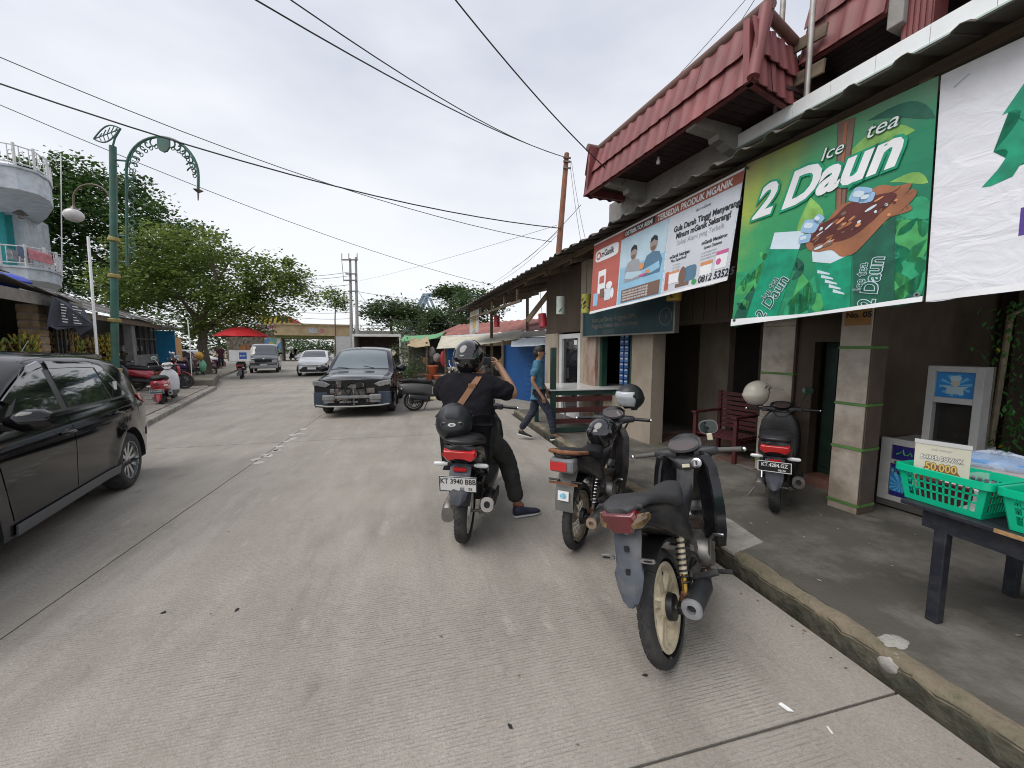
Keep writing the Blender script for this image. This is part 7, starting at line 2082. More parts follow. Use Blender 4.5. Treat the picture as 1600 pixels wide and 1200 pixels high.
lantern("tin_lantern", "yellow tin lantern peeping out below the health banner's right end", 3.95, 3.7, 2.37, 0.22, 0.09, mat("amber_tin", (0.4, 0.26, 0.03), 0.4, var=0.2), mat("stroke_dark", (0.03, 0.03, 0.05)))
pz = Banner("hanging_poster", "torn white poster with a yellow figure hung at the canopy's far end", "poster", 3.6, [(14.0, 2.95), (12.75, 2.98), (14.1, 2.15), (12.85, 2.2)], cloth_print("poster_print", [(0, (0.55, 0.53, 0.52)), (1, (0.6, 0.56, 0.54))], (0.5, 0.5), 0.6, wrinkle=0.8), wav=0.02)
pz.poly([(0.38, 0.1), (0.34, 0.75), (0.5, 0.85), (0.68, 0.72), (0.64, 0.1)], ink("print_yellow", (0.55, 0.4, 0.08)), "print", 1)
pz.poly([(0.4, 0.85), (0.3, 0.98), (0.7, 0.98), (0.62, 0.86)], I_GREY, "print", 2)

# ------------------------------------------------------------------ booth by the kerb
BG = mat("booth_green", (0.012, 0.045, 0.035), 0.4, var=0.2, dirt=(0.05, 0.06, 0.05), dirt_amt=0.2)
BM_ = mat("booth_maroon", (0.075, 0.018, 0.018), 0.5, var=0.2, scale=4, stretch=(0.3, 3, 3))
bo = thing("booth", "green framed booth with maroon slats and a white counter top", "booth", (2.27, 6.42, 0.12), R(-2))
def bx(x0, y0, z0, x1, y1, z1, n, m_, **k): return MB().box(x0, y0, z0, x1, y1, z1).build(n, m_, bo, **k)
bx(0, 0, 0, 0.09, 0.09, 1.54, "post", BG, bevel=0.005)
bx(1.62, 0, 0, 1.7, 0.08, 1.5, "post", BG, bevel=0.005)
bx(0, 1.1, 0, 0.08, 1.18, 0.75, "post", BG, bevel=0.005)
bx(0.09, 0.0, 0.69, 1.62, 0.07, 0.77, "rail", BG)
bx(0.09, 0.0, 0.02, 1.62, 0.07, 0.1, "rail", BG)
bx(0.0, 0.09, 0.69, 0.07, 1.1, 0.77, "rail", BG)
bx(-0.03, -0.03, 0.771, 1.66, 1.2, 0.795, "counter_top", mat("counter_white", (0.6, 0.61, 0.6), 0.2, var=0.06, dirt=(0.35, 0.34, 0.3), dirt_amt=0.2), bevel=0.004)
for z in (0.17, 0.37, 0.57):
 bx(0.092, 0.012, z, 1.618, 0.04, z + 0.09, "slat", BM_, bevel=0.004)
for k in range(9):
 bx(1.02 + k * 0.068, 0.045, 0.1, 1.02 + k * 0.068 + 0.064, 0.06, 0.69, "board", WALL_L, bevel=0.003)
for x, y in ((0.3, 0.75), (0.55, 0.85)):
 bx(x, y, 0.0, x + 0.03, y + 0.03, 0.77, "prop", alu)
# strips of blue sachets in the window
sa = mat("blue_sachet", (0.03, 0.1, 0.28), 0.25, var=0.4, scale=50, coat=0.5)
sw = mat("white_sachet", (0.45, 0.5, 0.55), 0.3, var=0.3, scale=50)
for k, uu in enumerate((5.62, 5.75)):
 t = thing("sachet_strip", "strip of blue sachets hanging in the green window", "sachets", BW(uu, 4.26, 1.0), R(97), "blue sachet strips in the window")
 for i in range(9):
  MB().box(-0.05, -0.006 + 0.004 * (i % 2), i * 0.1, 0.05, 0.006 + 0.004 * (i % 2), i * 0.1 + 0.09).build("sachet", sa, t)
  MB().box(-0.042, 0.0085, i * 0.1 + 0.05, 0.03, 0.0115, i * 0.1 + 0.075).build("sachet_band", sw, t)

# maroon slatted chair in the porch
CH = mat("maroon_chair_paint", (0.085, 0.02, 0.022), 0.4, var=0.15, scale=6)
ch = thing("armchair", "maroon wooden slatted armchair in the dark porch", "chair", (4.02, 4.12, 0.12), R(14))
for x, y, h_ in ((0, 0, 0.62), (0, 0.6, 0.62), (0.55, 0, 0.9), (0.55, 0.6, 0.9)):
 MB().box(x, y, 0, x + 0.05, y + 0.05, h_).build("leg", CH, ch, bevel=0.006)
for k in range(7):
 MB().box(0.03 + k * 0.075, 0.03, 0.3, 0.03 + k * 0.075 + 0.06, 0.62, 0.325).build("seat_slat", CH, ch, bevel=0.003)
for y in (0.0, 0.6):
 MB().box(0.05, y, 0.24, 0.55, y + 0.045, 0.3).build("rail", CH, ch)
 MB().box(-0.03, y - 0.01, 0.6, 0.56, y + 0.06, 0.63).build("armrest", CH, ch, bevel=0.006)
for k in range(8):
 MB().box(0.565, 0.05, 0.36 + k * 0.068, 0.585, 0.6, 0.36 + k * 0.068 + 0.05).build("back_slat", CH, ch, bevel=0.003)

# ------------------------------------------------------------------ goods table, baskets, cart
TB = mat("blue_black_table", (0.012, 0.014, 0.022), 0.5, var=0.25, scale=9, dirt=(0.1, 0.1, 0.1), dirt_amt=0.12, dscale=14)
tb = thing("table", "old blue black wooden table holding the green baskets", "table", (2.75, 0.5, 0.12))
MB().box(-0.03, -1.1, 0.635, 0.9, 1.08, 0.662).build("table_top", TB, tb, bevel=0.005)
for x in (0.02, 0.8):
 MB().box(x, -1.05, 0.53, x + 0.03, 1.0, 0.635).build("apron", TB, tb)
MB().box(0.05, 0.95, 0.53, 0.8, 0.98, 0.635).build("apron", TB, tb)
for x, y in ((0.0, 0.88), (0.76, 0.93), (0.0, -1.0), (0.76, -1.0)):
 MB().beam((x + 0.05, y + 0.04, 0), (x + 0.05, y + 0.04, 0.634), 0.055, 0.055, (0, 1, 0)).build("leg", TB, tb, bevel=0.006)
MB().box(-0.034, 0.3, 0.64, -0.029, 0.7, 0.66).build("worn_edge", mat("bare_wood", (0.35, 0.2, 0.09), 0.8, var=0.4, scale=30), tb)
TEAL = mat("sea_green_plastic", (0.0, 0.47, 0.25), 0.35, var=0.05, coat=0.3)

def basket(label, x, y, z, w, l, h, grp):
 """open crate with slotted sides; x across, y along"""
 t = thing("basket", label, "basket", (x, y, z), 0, grp)
 k = 0.9
 MB().box(0.03, 0.03, 0.0, w - 0.03, l - 0.03, 0.006).build("bottom", TEAL, t)
 def side(o, ex, n, ln, name):
  """one wall: uprights and three rails leaving slots"""
  mb = MB()
  ex, n = Vector(ex), Vector(n)
  o = Vector(o)
  def P(a, zz, off): 
   tt = zz / h
   q = o + ex * (0.03 * (1 - tt) + a * (1 - 0.06 / ln * (1 - tt))) + n * (-0.03 * (1 - tt) + off)
   return (q.x, q.y, zz)
  def bar(a0, a1, z0, z1):
   vs = [P(a0, z0, 0), P(a1, z0, 0), P(a1, z1, 0), P(a0, z1, 0), P(a0, z0, -0.004), P(a1, z0, -0.004), P(a1, z1, -0.004), P(a0, z1, -0.004)]
   mb.add(vs, [(0, 1, 2, 3), (7, 6, 5, 4), (0, 4, 5, 1), (1, 5, 6, 2), (2, 6, 7, 3), (3, 7, 4, 0)])
  cols = max(4, int(ln / 0.03))
  rows = [0.0, 0.03, 0.066, 0.074, 0.108, 0.116, 0.146]
  bar(0, ln, 0.0, 0.032); bar(0, ln, h * 0.80, h)
  bar(0, 0.035, 0.032, h * 0.8); bar(ln - 0.035, ln, 0.032, h * 0.8)
  for zz in (0.4, 0.61):
   bar(0.035, ln - 0.035, h * zz - 0.005, h * zz + 0.005)
  n_ = int((ln - 0.07) / 0.026)
  for i in range(1, n_):
   a = 0.035 + (ln - 0.07) * i / n_
   bar(a - 0.0045, a + 0.0045, 0.032, h * 0.8)
  mb.build(name, TEAL, t)
 side((0, l, 0), (0, -1, 0), (-1, 0, 0), l, "side")
 side((w, 0, 0), (0, 1, 0), (1, 0, 0), l, "side")
 side((0, 0, 0), (1, 0, 0), (0, -1, 0), w, "side")
 side((w, l, 0), (-1, 0, 0), (0, 1, 0), w, "side")
 rim = []
 for cx, cy, a0 in ((w - 0.02, l - 0.02, 0), (0.02, l - 0.02, 90), (0.02, 0.02, 180), (w - 0.02, 0.02, 270)):
  for i in range(6):
   a = R(a0 + i * 18)
   rim.append((cx + 0.035 * math.cos(a), cy + 0.035 * math.sin(a)))
 mb = MB()
 n = len(rim)
 cxx, cyy = w / 2, l / 2
 rows = []
 for sc_, zz in ((1.0, h - 0.035), (1.0, h), (0.93, h + 0.002), (0.93, h - 0.01)):
  rows.append([(cxx + (px - cxx) * (sc_ if abs(px - cxx) else 1), cyy + (py - cyy) * sc_, zz) for px, py in rim])
 mb.loft(rows, cap=False)
 mb.build("rim", TEAL, t, smooth=40)
 return t
BZ = 0.12 + 0.664
bk = basket("green slotted basket with the boxer price card, on the table's far end", 2.74, 1.24, BZ, 0.28, 0.38, 0.2, "green baskets on the table")
basket("green slotted basket at the frame's edge, filled with pale packs and leaves", 2.73, 0.82, BZ, 0.28, 0.38, 0.2, "green baskets on the table")
rng = random.Random(9)
PK = [mat("pack_white", (0.6, 0.6, 0.58), 0.4, var=0.15), mat("pack_maroon", (0.1, 0.02, 0.03), 0.5, var=0.3), mat("pack_dark", (0.03, 0.03, 0.035), 0.5, var=0.3), mat("pack_grey", (0.2, 0.19, 0.18), 0.5, var=0.3)]
for i in range(11):
 t = tag(MB().box(-0.012, -0.11, -0.065, 0.012, 0.11, 0.065).build("folded_boxers", PK[(1, 0, 1, 2)[i % 4]], None, bevel=0.008, loc=(2.79 + 0.018 * i, 1.43 + rng.uniform(-.03, .03), BZ + 0.075)), "%s folded boxers pack standing in the price card's basket" % ("maroon", "white", "maroon", "dark")[i % 4], "clothing", "packs of boxers in the basket")
 t.rotation_euler = (rng.uniform(-.1, .1), rng.uniform(-.15, .15), rng.uniform(-.1, .1))
for i in range(9):
 t = tag(MB().ball((0, 0, 0), 0.04, 0.05, 0.03, 12, 8).build("white_pack", PK[0], None, smooth=60, loc=(2.78 + 0.075 * (i % 3), 0.88 + 0.1 * (i // 3), BZ + 0.05 + 0.05 * (i % 2))), "small round white pack lying in the green basket", "pack", "white packs in the basket")
VEG = mat("leafy_green", (0.07, 0.13, 0.05), 0.7, var=0.5, scale=30)
for i in range(8):
 c = Vector((2.78 + rng.uniform(0, 0.2), 1.0 + rng.uniform(-.12, .1), BZ + 0.19))
 t = tag(MB().ball((0, 0, 0), 0.045, 0.035, 0.02, 10, 6).build("vegetable", VEG if i % 2 else mat("pale_stalk", (0.5, 0.5, 0.36), 0.6, var=0.2), None, smooth=60, loc=c), "%s on top of the basket at the frame's edge" % ("small dark green leafy vegetable" if i % 2 else "small pale vegetable stalk"), "vegetable", "vegetables in the basket")
 t.rotation_euler = (rng.uniform(-1, 1), rng.uniform(-1, 1), rng.uniform(0, 3))
# price card
pc = thing("price_card", "white price card reading boxer cowok 50.000, propped in a green basket", "price card", (2.82, 1.47, BZ + 0.09))
pM = Matrix.Rotation(R(-6), 4, 'Y')
PN = Matrix.Rotation(R(0), 4, 'Z') @ frame_M((0, 0, 0), (0.32, -0.95, 0), (-0.08, -0.03, 1))
MB(PN).box(-0.105, -0.02, -0.002, 0.105, 0.265, 0.0).build("card", mat("card_cream", (0.66, 0.63, 0.52), 0.3, var=0.08), pc)
MB(PN).box(-0.108, 0.245, 0.0002, 0.108, 0.268, 0.003).build("card_holder", mat("clear_holder", (0.6, 0.6, 0.6), 0.15), pc)
MB(PN).add([(-0.09, 0.02, 0.001), (0.09, 0.02, 0.001), (0.098, 0.05, 0.001), (0.05, 0.13, 0.001), (-0.05, 0.13, 0.001), (-0.098, 0.05, 0.001)], [(0, 1, 2, 3, 4, 5)]).build("print", I_TEAL, pc)
for body, sz, y, m_, bo_, xs in (("yuk mampir", 0.016, 0.215, I_GREY, 0.0, 1.0), ("BOXER COWOK", 0.034, 0.16, I_BROWN, 0.08, 0.62), ("BOXER COWOK", 0.034, 0.16, I_WHITE, 0.012, 0.62), ("50.000", 0.062, 0.098, I_BROWN, 0.07, 0.72), ("50.000", 0.062, 0.098, mat("price_yellow", (0.72, 0.5, 0.12), 0.5), 0.02, 0.72)):
 lettering(body, sz, m_, pc, PN @ Matrix.Translation((0, y, 0.002 + (0.001 if bo_ < 0.05 else 0))), bold=bo_, align='CENTER', xs=xs)
# goods in a clear bag, white box, dark cloth heap, blue tub
CLEAR = glass_mat("clear_bag", (0.8, 0.83, 0.86), 0.08, trans=0.3, alpha=0.32)
bgx = thing("clothes_bag", "clear plastic bag of folded blue clothes on the table", "bag", (3.2, 1.42, BZ))
rr = random.Random(4)
mbag = MB().ball((0, 0, 0.13), 0.2, 0.24, 0.15, 26, 16)
mbag.v = [(x * (1 + rr.uniform(-.08, .08)), y * (1 + rr.uniform(-.08, .08)), z * (1 + rr.uniform(-.06, .06))) for x, y, z in mbag.v]
mbag.build("bag_film", CLEAR, bgx, smooth=25)
for i, c in enumerate(((0.04, 0.1, 0.3), (0.06, 0.18, 0.42), (0.02, 0.06, 0.2), (0.3, 0.2, 0.2), (0.1, 0.25, 0.5))):
 MB().box(-0.13, -0.16, 0.025 + i * 0.045, 0.12, 0.15, 0.065 + i * 0.045, Matrix.Rotation(R(8 * i - 12), 4, 'Z')).build("garment", mat("garment_%s" % "abcde"[i], c, 0.8, var=0.2, scale=12, bump=0.4, bscale=20), bgx, bevel=0.012)
wb = tag(MB().box(-0.13, -0.12, 0, 0.13, 0.12, 0.08, Matrix.Rotation(R(20), 4, 'Z')).build("white_box", WHITE_PAINT, None, bevel=0.003, loc=(3.2, 1.07, BZ + 0.22)), "plain white cardboard box on top of the goods table", "box")
hp = lump(0, 0, 0, 0.26, 0.5, 0.2, 4, mat("dark_blue_cloth", (0.012, 0.012, 0.03), 0.7, var=0.3, scale=6, bump=0.6, bscale=14), None, "cloth_heap")
hp.location = (3.22, 0.95, BZ + 0.02)
tag(hp, "heap of dark blue clothes behind the baskets on the table", "clothing")
tu = thing("blue_tub", "bright blue plastic tub of clothes at the back of the table", "tub", (3.5, 0.7, BZ))
MB().lathe([(0.001, 0), (0.17, 0), (0.22, 0.3), (0.235, 0.3), (0.235, 0.31), (0.21, 0.31), (0.16, 0.02)], 28).build("tub", mat("blue_plastic", (0.02, 0.17, 0.34), 0.35, var=0.06), tu, smooth=40)
lump(0, 0, 0.31, 0.19, 0.19, 0.06, 5, mat("grey_cloth", (0.1, 0.09, 0.1), 0.85, var=0.4, scale=8), tu, "contents")
# white steel rack standing behind the table
wr = thing("steel_rack", "low white tubular rack standing behind the table", "rack", (4.28, 1.55, 0.12))
for a, b_ in (((0, 0.42, 0), (0, 0.42, 0.55)), ((0, -0.9, 0), (0, -0.9, 0.55)), ((0, 0.42, 0.14), (0, -0.9, 0.14)), ((0, 0.42, 0.55), (0, -0.9, 0.55)), ((0.5, 0.42, 0), (0.5, 0.42, 0.55)), ((0, 0.42, 0.14), (0.5, 0.42, 0.14))):
 MB().tube([a, b_], 0.014, 8).build("tube", WHITE_PAINT, wr, smooth=40)

# food cart
ct = thing("food_cart", "white food cart with blue sunburst posters and a tall glass cabinet", "cart", BW(1.9, 4.66, 0.12), R(97))
CW = mat("cart_white", (0.42, 0.42, 0.41), 0.4, var=0.08, dirt=(0.25, 0.24, 0.22), dirt_amt=0.2)
NAVY = mat("poster_navy", (0.025, 0.02, 0.16), 0.3, var=0.08)
SUNB = mat("poster_blue", (0.02, 0.2, 0.5), 0.3, var=0.1)
SUNL = mat("poster_light_blue", (0.12, 0.4, 0.66), 0.3, var=0.1)
def CB(u0, y0, z0, u1, y1, z1): return MB().box(u0 - 1.9, y0, z0 - 0.12, u1 - 1.9, y1, z1 - 0.12)
CB(1.62, -0.55, 0.2, 2.15, -0.03, 0.78).build("cabinet_body", CW, ct)
CB(1.6, -0.57, 0.14, 2.17, 0.0, 0.2).build("base_rail", mat("cart_base", (0.07, 0.065, 0.06), 0.6, var=0.2), ct)
for (a, b_, c, d) in ((2.09, 0.2, 2.17, 0.8), (1.6, 0.2, 1.66, 0.8), (1.66, 0.74, 2.09, 0.8), (1.66, 0.2, 2.09, 0.25), (1.66, 0.56, 2.09, 0.6)):
 CB(a, -0.03, b_, c, 0.004, d).build("frame", CW, ct, bevel=0.003)
CB(1.67, -0.028, 0.61, 2.08, -0.002, 0.735).build("poster", NAVY, ct)
CB(1.67, -0.028, 0.255, 2.08, -0.002, 0.555).build("poster", NAVY, ct)
def cfr(u, z, y): return frame_M((u - 1.9, y, z - 0.12), (-1, 0, 0), (0, 0, 1))
cx, cz = 2.0, 0.36
mbp = MB()
mbp.add([(2.08 - 1.9, 0.0, 0.3 - 0.12), (1.67 - 1.9, 0.0, 0.27 - 0.12), (1.67 - 1.9, 0.0, 0.5 - 0.12), (1.85 - 1.9, 0.0, 0.53 - 0.12), (2.08 - 1.9, 0.0, 0.52 - 0.12)], [(0, 1, 2, 3, 4)])
mbp.build("sunburst", SUNB, ct)
for k in range(12):
 a0, a1 = 2 * PI * k / 12, 2 * PI * (k + 0.5) / 12
 def ed(a):
  dx, dz = math.cos(a), math.sin(a)
  t = min([x for x in ((0.08 / dx if dx > 0 else 9), (-0.33 / dx if dx < 0 else 9), (0.155 / dz if dz > 0 else 9), (-0.06 / dz if dz < 0 else 9))])
  return (cx + dx * t - 1.9, 0.0015, cz + dz * t - 0.12)
 MB().add([(cx - 1.9, 0.0015, cz - 0.12), ed(a0), ed(a1)], [(0, 1, 2)]).build("sunray", SUNL, ct)
lettering("Pasar Subuh", 0.062, INK, ct, cfr(2.06, 0.47, 0.003), bold=0.03, xs=0.8)
lettering("Jl. Mariani II", 0.06, INK, ct, cfr(1.98, 0.29, 0.003), bold=0.03, xs=0.8)
# flowing green flourishes on the upper poster
for q in range(3):
 ux = 2.05 - q * 0.13
 pts = [(ux - 0.0 - 1.9, 0.001, 0.655 - 0.12), (ux - 0.03 - 1.9, 0.001, 0.675 - 0.12), (ux - 0.045 - 1.9, 0.001, 0.705 - 0.12), (ux - 0.055 - 1.9, 0.001, 0.66 - 0.12), (ux - 0.08 - 1.9, 0.001, 0.66 - 0.12), (ux - 0.1 - 1.9, 0.001, 0.69 - 0.12), (ux - 0.11 - 1.9, 0.001, 0.66 - 0.12)]
 MB().tube(pts, 0.006, 6).build("script_flourish", I_LEAF, ct, smooth=50)
MB().tube([(2.05 - 1.9, 0.02, 0.585 - 0.12), (1.96 - 1.9, 0.025, 0.58 - 0.12)], 0.011, 8).build("handle", DULL_STEEL, ct)
for uu, yy in ((2.1, -0.08), (1.68, -0.08), (2.1, -0.5), (1.68, -0.5)):
 MB().lathe([(0.001, -0.015), (0.04, -0.015), (0.045, 0), (0.04, 0.015), (0.001, 0.015)], 18, Matrix.Translation((uu - 1.9, yy, 0.045)) @ Matrix.Rotation(PI / 2, 4, 'X')).build("caster", RUBBER, ct, smooth=40)
# tall cabinet on its near end
for (a, b_, c, d) in ((1.56, 0.8, 1.61, 1.5), (1.85, 0.8, 1.9, 1.5), (1.61, 1.45, 1.85, 1.5), (1.61, 1.18, 1.85, 1.23), (1.61, 0.8, 1.85, 0.83)):
 CB(a, -0.165, b_, c, -0.02, d).build("cabinet_frame", CW, ct, bevel=0.003)
CB(1.56, -0.2, 0.8, 1.9, -0.17, 1.5).build("cabinet_back", mat("cabinet_back", (0.14, 0.12, 0.1), 0.6, var=0.2), ct)
CB(1.61, -0.09, 0.83, 1.85, -0.085, 1.18).build("pane", glass_mat("cabinet_glass", (0.05, 0.05, 0.045), 0.05, trans=0.6, alpha=0.5), ct)
pp = CB(1.61, -0.06, 1.23, 1.85, -0.05, 1.45).build("poster", SUNB, ct)
PF = mat("poster_pale", (0.36, 0.5, 0.56), 0.4, var=0.1)
def pf(pts, m_, y=-0.0485):
 MB().add([(1.73 - 1.9 - a, y, 1.335 - 0.12 + b2) for a, b2 in pts], [tuple(range(len(pts)))]).build("print", m_, ct)
for k in range(10):
 a = 2 * PI * k / 10
 pf([(0, 0), (0.1 * math.cos(a), 0.095 * math.sin(a)), (0.1 * math.cos(a + 0.25), 0.095 * math.sin(a + 0.25))], SUNL, -0.0495)
pf([(-0.085, 0.0), (-0.05, -0.03), (-0.055, -0.075), (0.055, -0.075), (0.05, -0.03), (0.085, 0.0), (0.06, -0.005), (0.02, -0.01), (-0.02, -0.01), (-0.06, -0.005)], PF)
pf([(0.028 * math.cos(t), 0.02 + 0.032 * math.sin(t)) for t in [2 * PI * i / 14 for i in range(14)]], mat("poster_skin", (0.42, 0.4, 0.34), 0.5), -0.0475)
pf([(-0.03, 0.04), (0.03, 0.04), (0.036, 0.07), (0.02, 0.085), (-0.02, 0.085), (-0.036, 0.07)], PF, -0.0465)
# vine trellis behind it
tr = thing("vine_trellis", "flowering vine climbing two pale bamboo poles in the dark corner", "plant", BW(1.85, 5.95, 0.12), R(97))
BAM = mat("bamboo", (0.32, 0.27, 0.19), 0.6, var=0.2, scale=6)
for uu, b2 in ((1.9, 1.86), (1.62, 1.84)):
 MB().tube([(uu - 1.85, 0, 0.0), (b2 - 1.85 - (0 if uu > 1.7 else 0.26), 0, 1.85), (b2 - 2.35 - (0 if uu > 1.7 else 0.2), 0.05, 2.2)], 0.025, 8).build("pole", BAM, tr, smooth=40)
rr = random.Random(12)
lf, fl = MB(), MB()
for i in range(620):
 uu, zz, yy = rr.gauss(0.0, 0.12) + (-0.02 if rr.random() < 0.6 else -0.42), rr.uniform(0.1, 2.0), rr.gauss(0, 0.08)
 s_ = rr.uniform(0.018, 0.04)
 M = Matrix.Translation((uu - 0.04, yy, zz)) @ Matrix.Rotation(rr.uniform(0, 6), 4, 'Z') @ Matrix.Rotation(rr.uniform(0.3, 1.5), 4, 'X')
 (fl if i % 45 == 0 else lf).add([(0, -s_, 0), (s_ * 0.6, 0, 0.006), (0, s_ * 1.2, 0), (-s_ * 0.6, 0, 0.006)], [(0, 1, 2, 3)], M)
o = lf.build("foliage", mat("vine_leaf", (0.06, 0.2, 0.04), 0.55, var=0.4, scale=20), tr, fix=False); o["kind"] = "stuff"
fl.build("flower", mat("vine_flower", (0.5, 0.3, 0.03), 0.6), tr, fix=False)["kind"] = "stuff"

def sight(x, y, d):
 """world point at distance d along the camera axis, seen at photo pixel (x, y); for laying out the far background"""
 q = Matrix.Rotation(-math.atan(145 / 600), 3, 'Z') @ Matrix.Rotation(-math.atan(57 / 600), 3, 'X')
 return tuple(Vector((0, 0, CAM_H)) + q @ Vector(((x - 800) / 600 * d, d, (600 - y) / 600 * d)))

def sightg(x, y):
 p = Vector(sight(x, y, 1.0)) - Vector((0, 0, CAM_H))
 p = Vector((0, 0, CAM_H)) - p * (CAM_H / p.z)
 return (p.x, p.y, 0.0)
# ------------------------------------------------------------------ trees
BARK = mat("grey_bark", (0.13, 0.105, 0.08), 0.9, var=0.3, scale=6, bump=0.6, bscale=20, stretch=(1, 1, 0.3))
def leafmat(name, c, sc=0.7):
 m = mat(name, c, 0.5, var=0.55, scale=sc, dirt=tuple(x * 1.7 for x in c), dirt_amt=0.4, dscale=7.0)
 N, L = m.node_tree.nodes, m.node_tree.links
 b, out = N["Principled BSDF"], N["Material Output"]
 t, mx_ = N.new("ShaderNodeBsdfTranslucent"), N.new("ShaderNodeMixShader")
 L.new(b.inputs["Base Color"].links[0].from_socket, t.inputs["Color"])
 mx_.inputs[0].default_value = 0.4
 L.new(b.outputs[0], mx_.inputs[1]); L.new(t.outputs[0], mx_.inputs[2]); L.new(mx_.outputs[0], out.inputs["Surface"])
 return m
LEAF_D = leafmat("dark_leaf", (0.05, 0.1, 0.026), 0.5)
LEAF_M = leafmat("olive_leaf", (0.125, 0.175, 0.038), 0.8)
LEAF_F = leafmat("far_leaf", (0.06, 0.1, 0.034), 0.35)
def crown(blobs, m, parent, lsz, seed, clump=26, flat=0.55, name="crown"):
 rr = random.Random(seed)
 mb = MB()
 for (c, r_, n) in blobs:
  for _ in range(n):
   while True:
    q = Vector((rr.uniform(-1, 1), rr.uniform(-1, 1), rr.uniform(-1, 1)))
    if 0.25 < q.length < 1: break
   cc = Vector((c[0] + q.x * r_[0], c[1] + q.y * r_[1], c[2] + q.z * r_[2]))
   cr_ = lsz * rr.uniform(2.0, 4.2)
   for _ in range(clump):
    o = Vector((rr.gauss(0, 1), rr.gauss(0, 1), rr.gauss(0, flat))) * cr_ * 0.5
    p = cc + o
    s_ = lsz * rr.uniform(0.6, 1.25)
    a = rr.uniform(0, 2 * PI)
    d = Vector((math.cos(a), math.sin(a), rr.uniform(-0.7, 0.3)))
    w = d.cross(Vector((rr.gauss(0, .6), rr.gauss(0, .6), 1))).normalized() * s_ * 0.36
    i = len(mb.v)
    mb.v += [tuple(p - d * s_ * 0.5), tuple(p + w), tuple(p + d * s_ * 0.5), tuple(p - w)]
    mb.f.append((i, i + 1, i + 2, i + 3))
 o = mb.build(name, m, parent, fix=False)
 o["kind"] = "stuff"
 return o
def tree(name, label, base, limbs, blobs, m, lsz, seed, clump=26, group="trees along the street", cat="tree"):
 t = thing(name, label, cat, base, 0, group)
 B0 = Vector(base)
 sh = lambda p: tuple(Vector(p) - B0)
 tk = MB()
 for pts, r0, r1 in limbs:
  pts = [sh(p) for p in pts]
  n = len(pts)
  q = []
  for i in range(n - 1):
   for k in range(3):
    q.append(Vector(pts[i]).lerp(Vector(pts[i + 1]), k / 3) + Vector((random.uniform(-1, 1), random.uniform(-1, 1), 0)) * r0 * 0.4 * (i + k > 0))
  q.append(Vector(pts[-1]))
  tk.tube(q, [lerp(r0, r1, i / (len(q) - 1)) for i in range(len(q))], 9)
 tk.build("trunk", BARK, t, smooth=60)
 crown([(sh(c), r_, n) for c, r_, n in blobs], m, t, lsz, seed, clump)
 return t
b0 = (-11.07, 23.71, 0.13)
b0 = (b0[0], b0[1], 0.1)
b1 = (-11.23, 24.78, 0.05)
tree("street_tree", "leafy olive green street tree with forked trunk in the kerb planter", b0,
  [([b0, (-11.17, 23.89, 1.76), (-11.36, 24.18, 3.13)], 0.24, 0.19), ([(-11.36, 24.16, 2.96), (-10.31, 23.91, 5.15), (-10.56, 23.96, 7.12)], 0.17, 0.03), ([(-11.36, 24.16, 2.96), (-11.91, 23.78, 4.08), (-13.00, 23.68, 5.64)], 0.13, 0.03), ([(-11.27, 24.09, 2.45), (-9.22, 23.66, 4.14), (-7.03, 23.26, 5.50), (-5.56, 22.82, 4.65)], 0.12, 0.025), ([(-10.31, 23.91, 5.15), (-9.62, 23.86, 6.33), (-9.54, 23.91, 7.01)], 0.06, 0.012), ([(-9.45, 23.84, 6.50), (-8.79, 23.70, 6.67), (-8.35, 23.62, 7.01)], 0.04, 0.01), ([(-11.67, 24.09, 3.62), (-12.55, 23.99, 4.58), (-13.15, 23.10, 4.59)], 0.05, 0.02)],
  [((-12.67, 24.19, 6.41), (2.1, 2.0, 1.5), 135), ((-11.06, 24.36, 6.80), (1.8, 2.0, 1.2), 90), ((-13.15, 23.10, 4.59), (1.8, 1.6, 1.4), 84), ((-11.70, 24.31, 4.65), (2.2, 2.2, 1.2), 110), ((-9.39, 23.70, 4.14), (1.6, 1.7, 1.2), 90), ((-7.87, 23.41, 4.99), (1.5, 1.4, 1.0), 75), ((-6.38, 23.07, 5.16), (0.9, 1.2, 0.8), 34), ((-5.56, 22.79, 4.31), (0.35, 0.8, 0.5), 9), ((-8.35, 23.63, 6.01), (1.1, 1.2, 0.6), 30), ((-6.52, 23.20, 6.12), (0.5, 0.8, 0.3), 9), ((-13.62, 22.17, 4.44), (1.3, 1.3, 1.2), 46), ((-10.50, 24.35, 2.81), (2.3, 1.6, 0.7), 60), ((-8.09, 23.87, 3.86), (1.8, 1.4, 0.8), 60)], LEAF_M, 0.17, 3, 34)
b0 = (-22.56, 36.47, 1.81)
b0 = (b0[0], b0[1], 0.0)
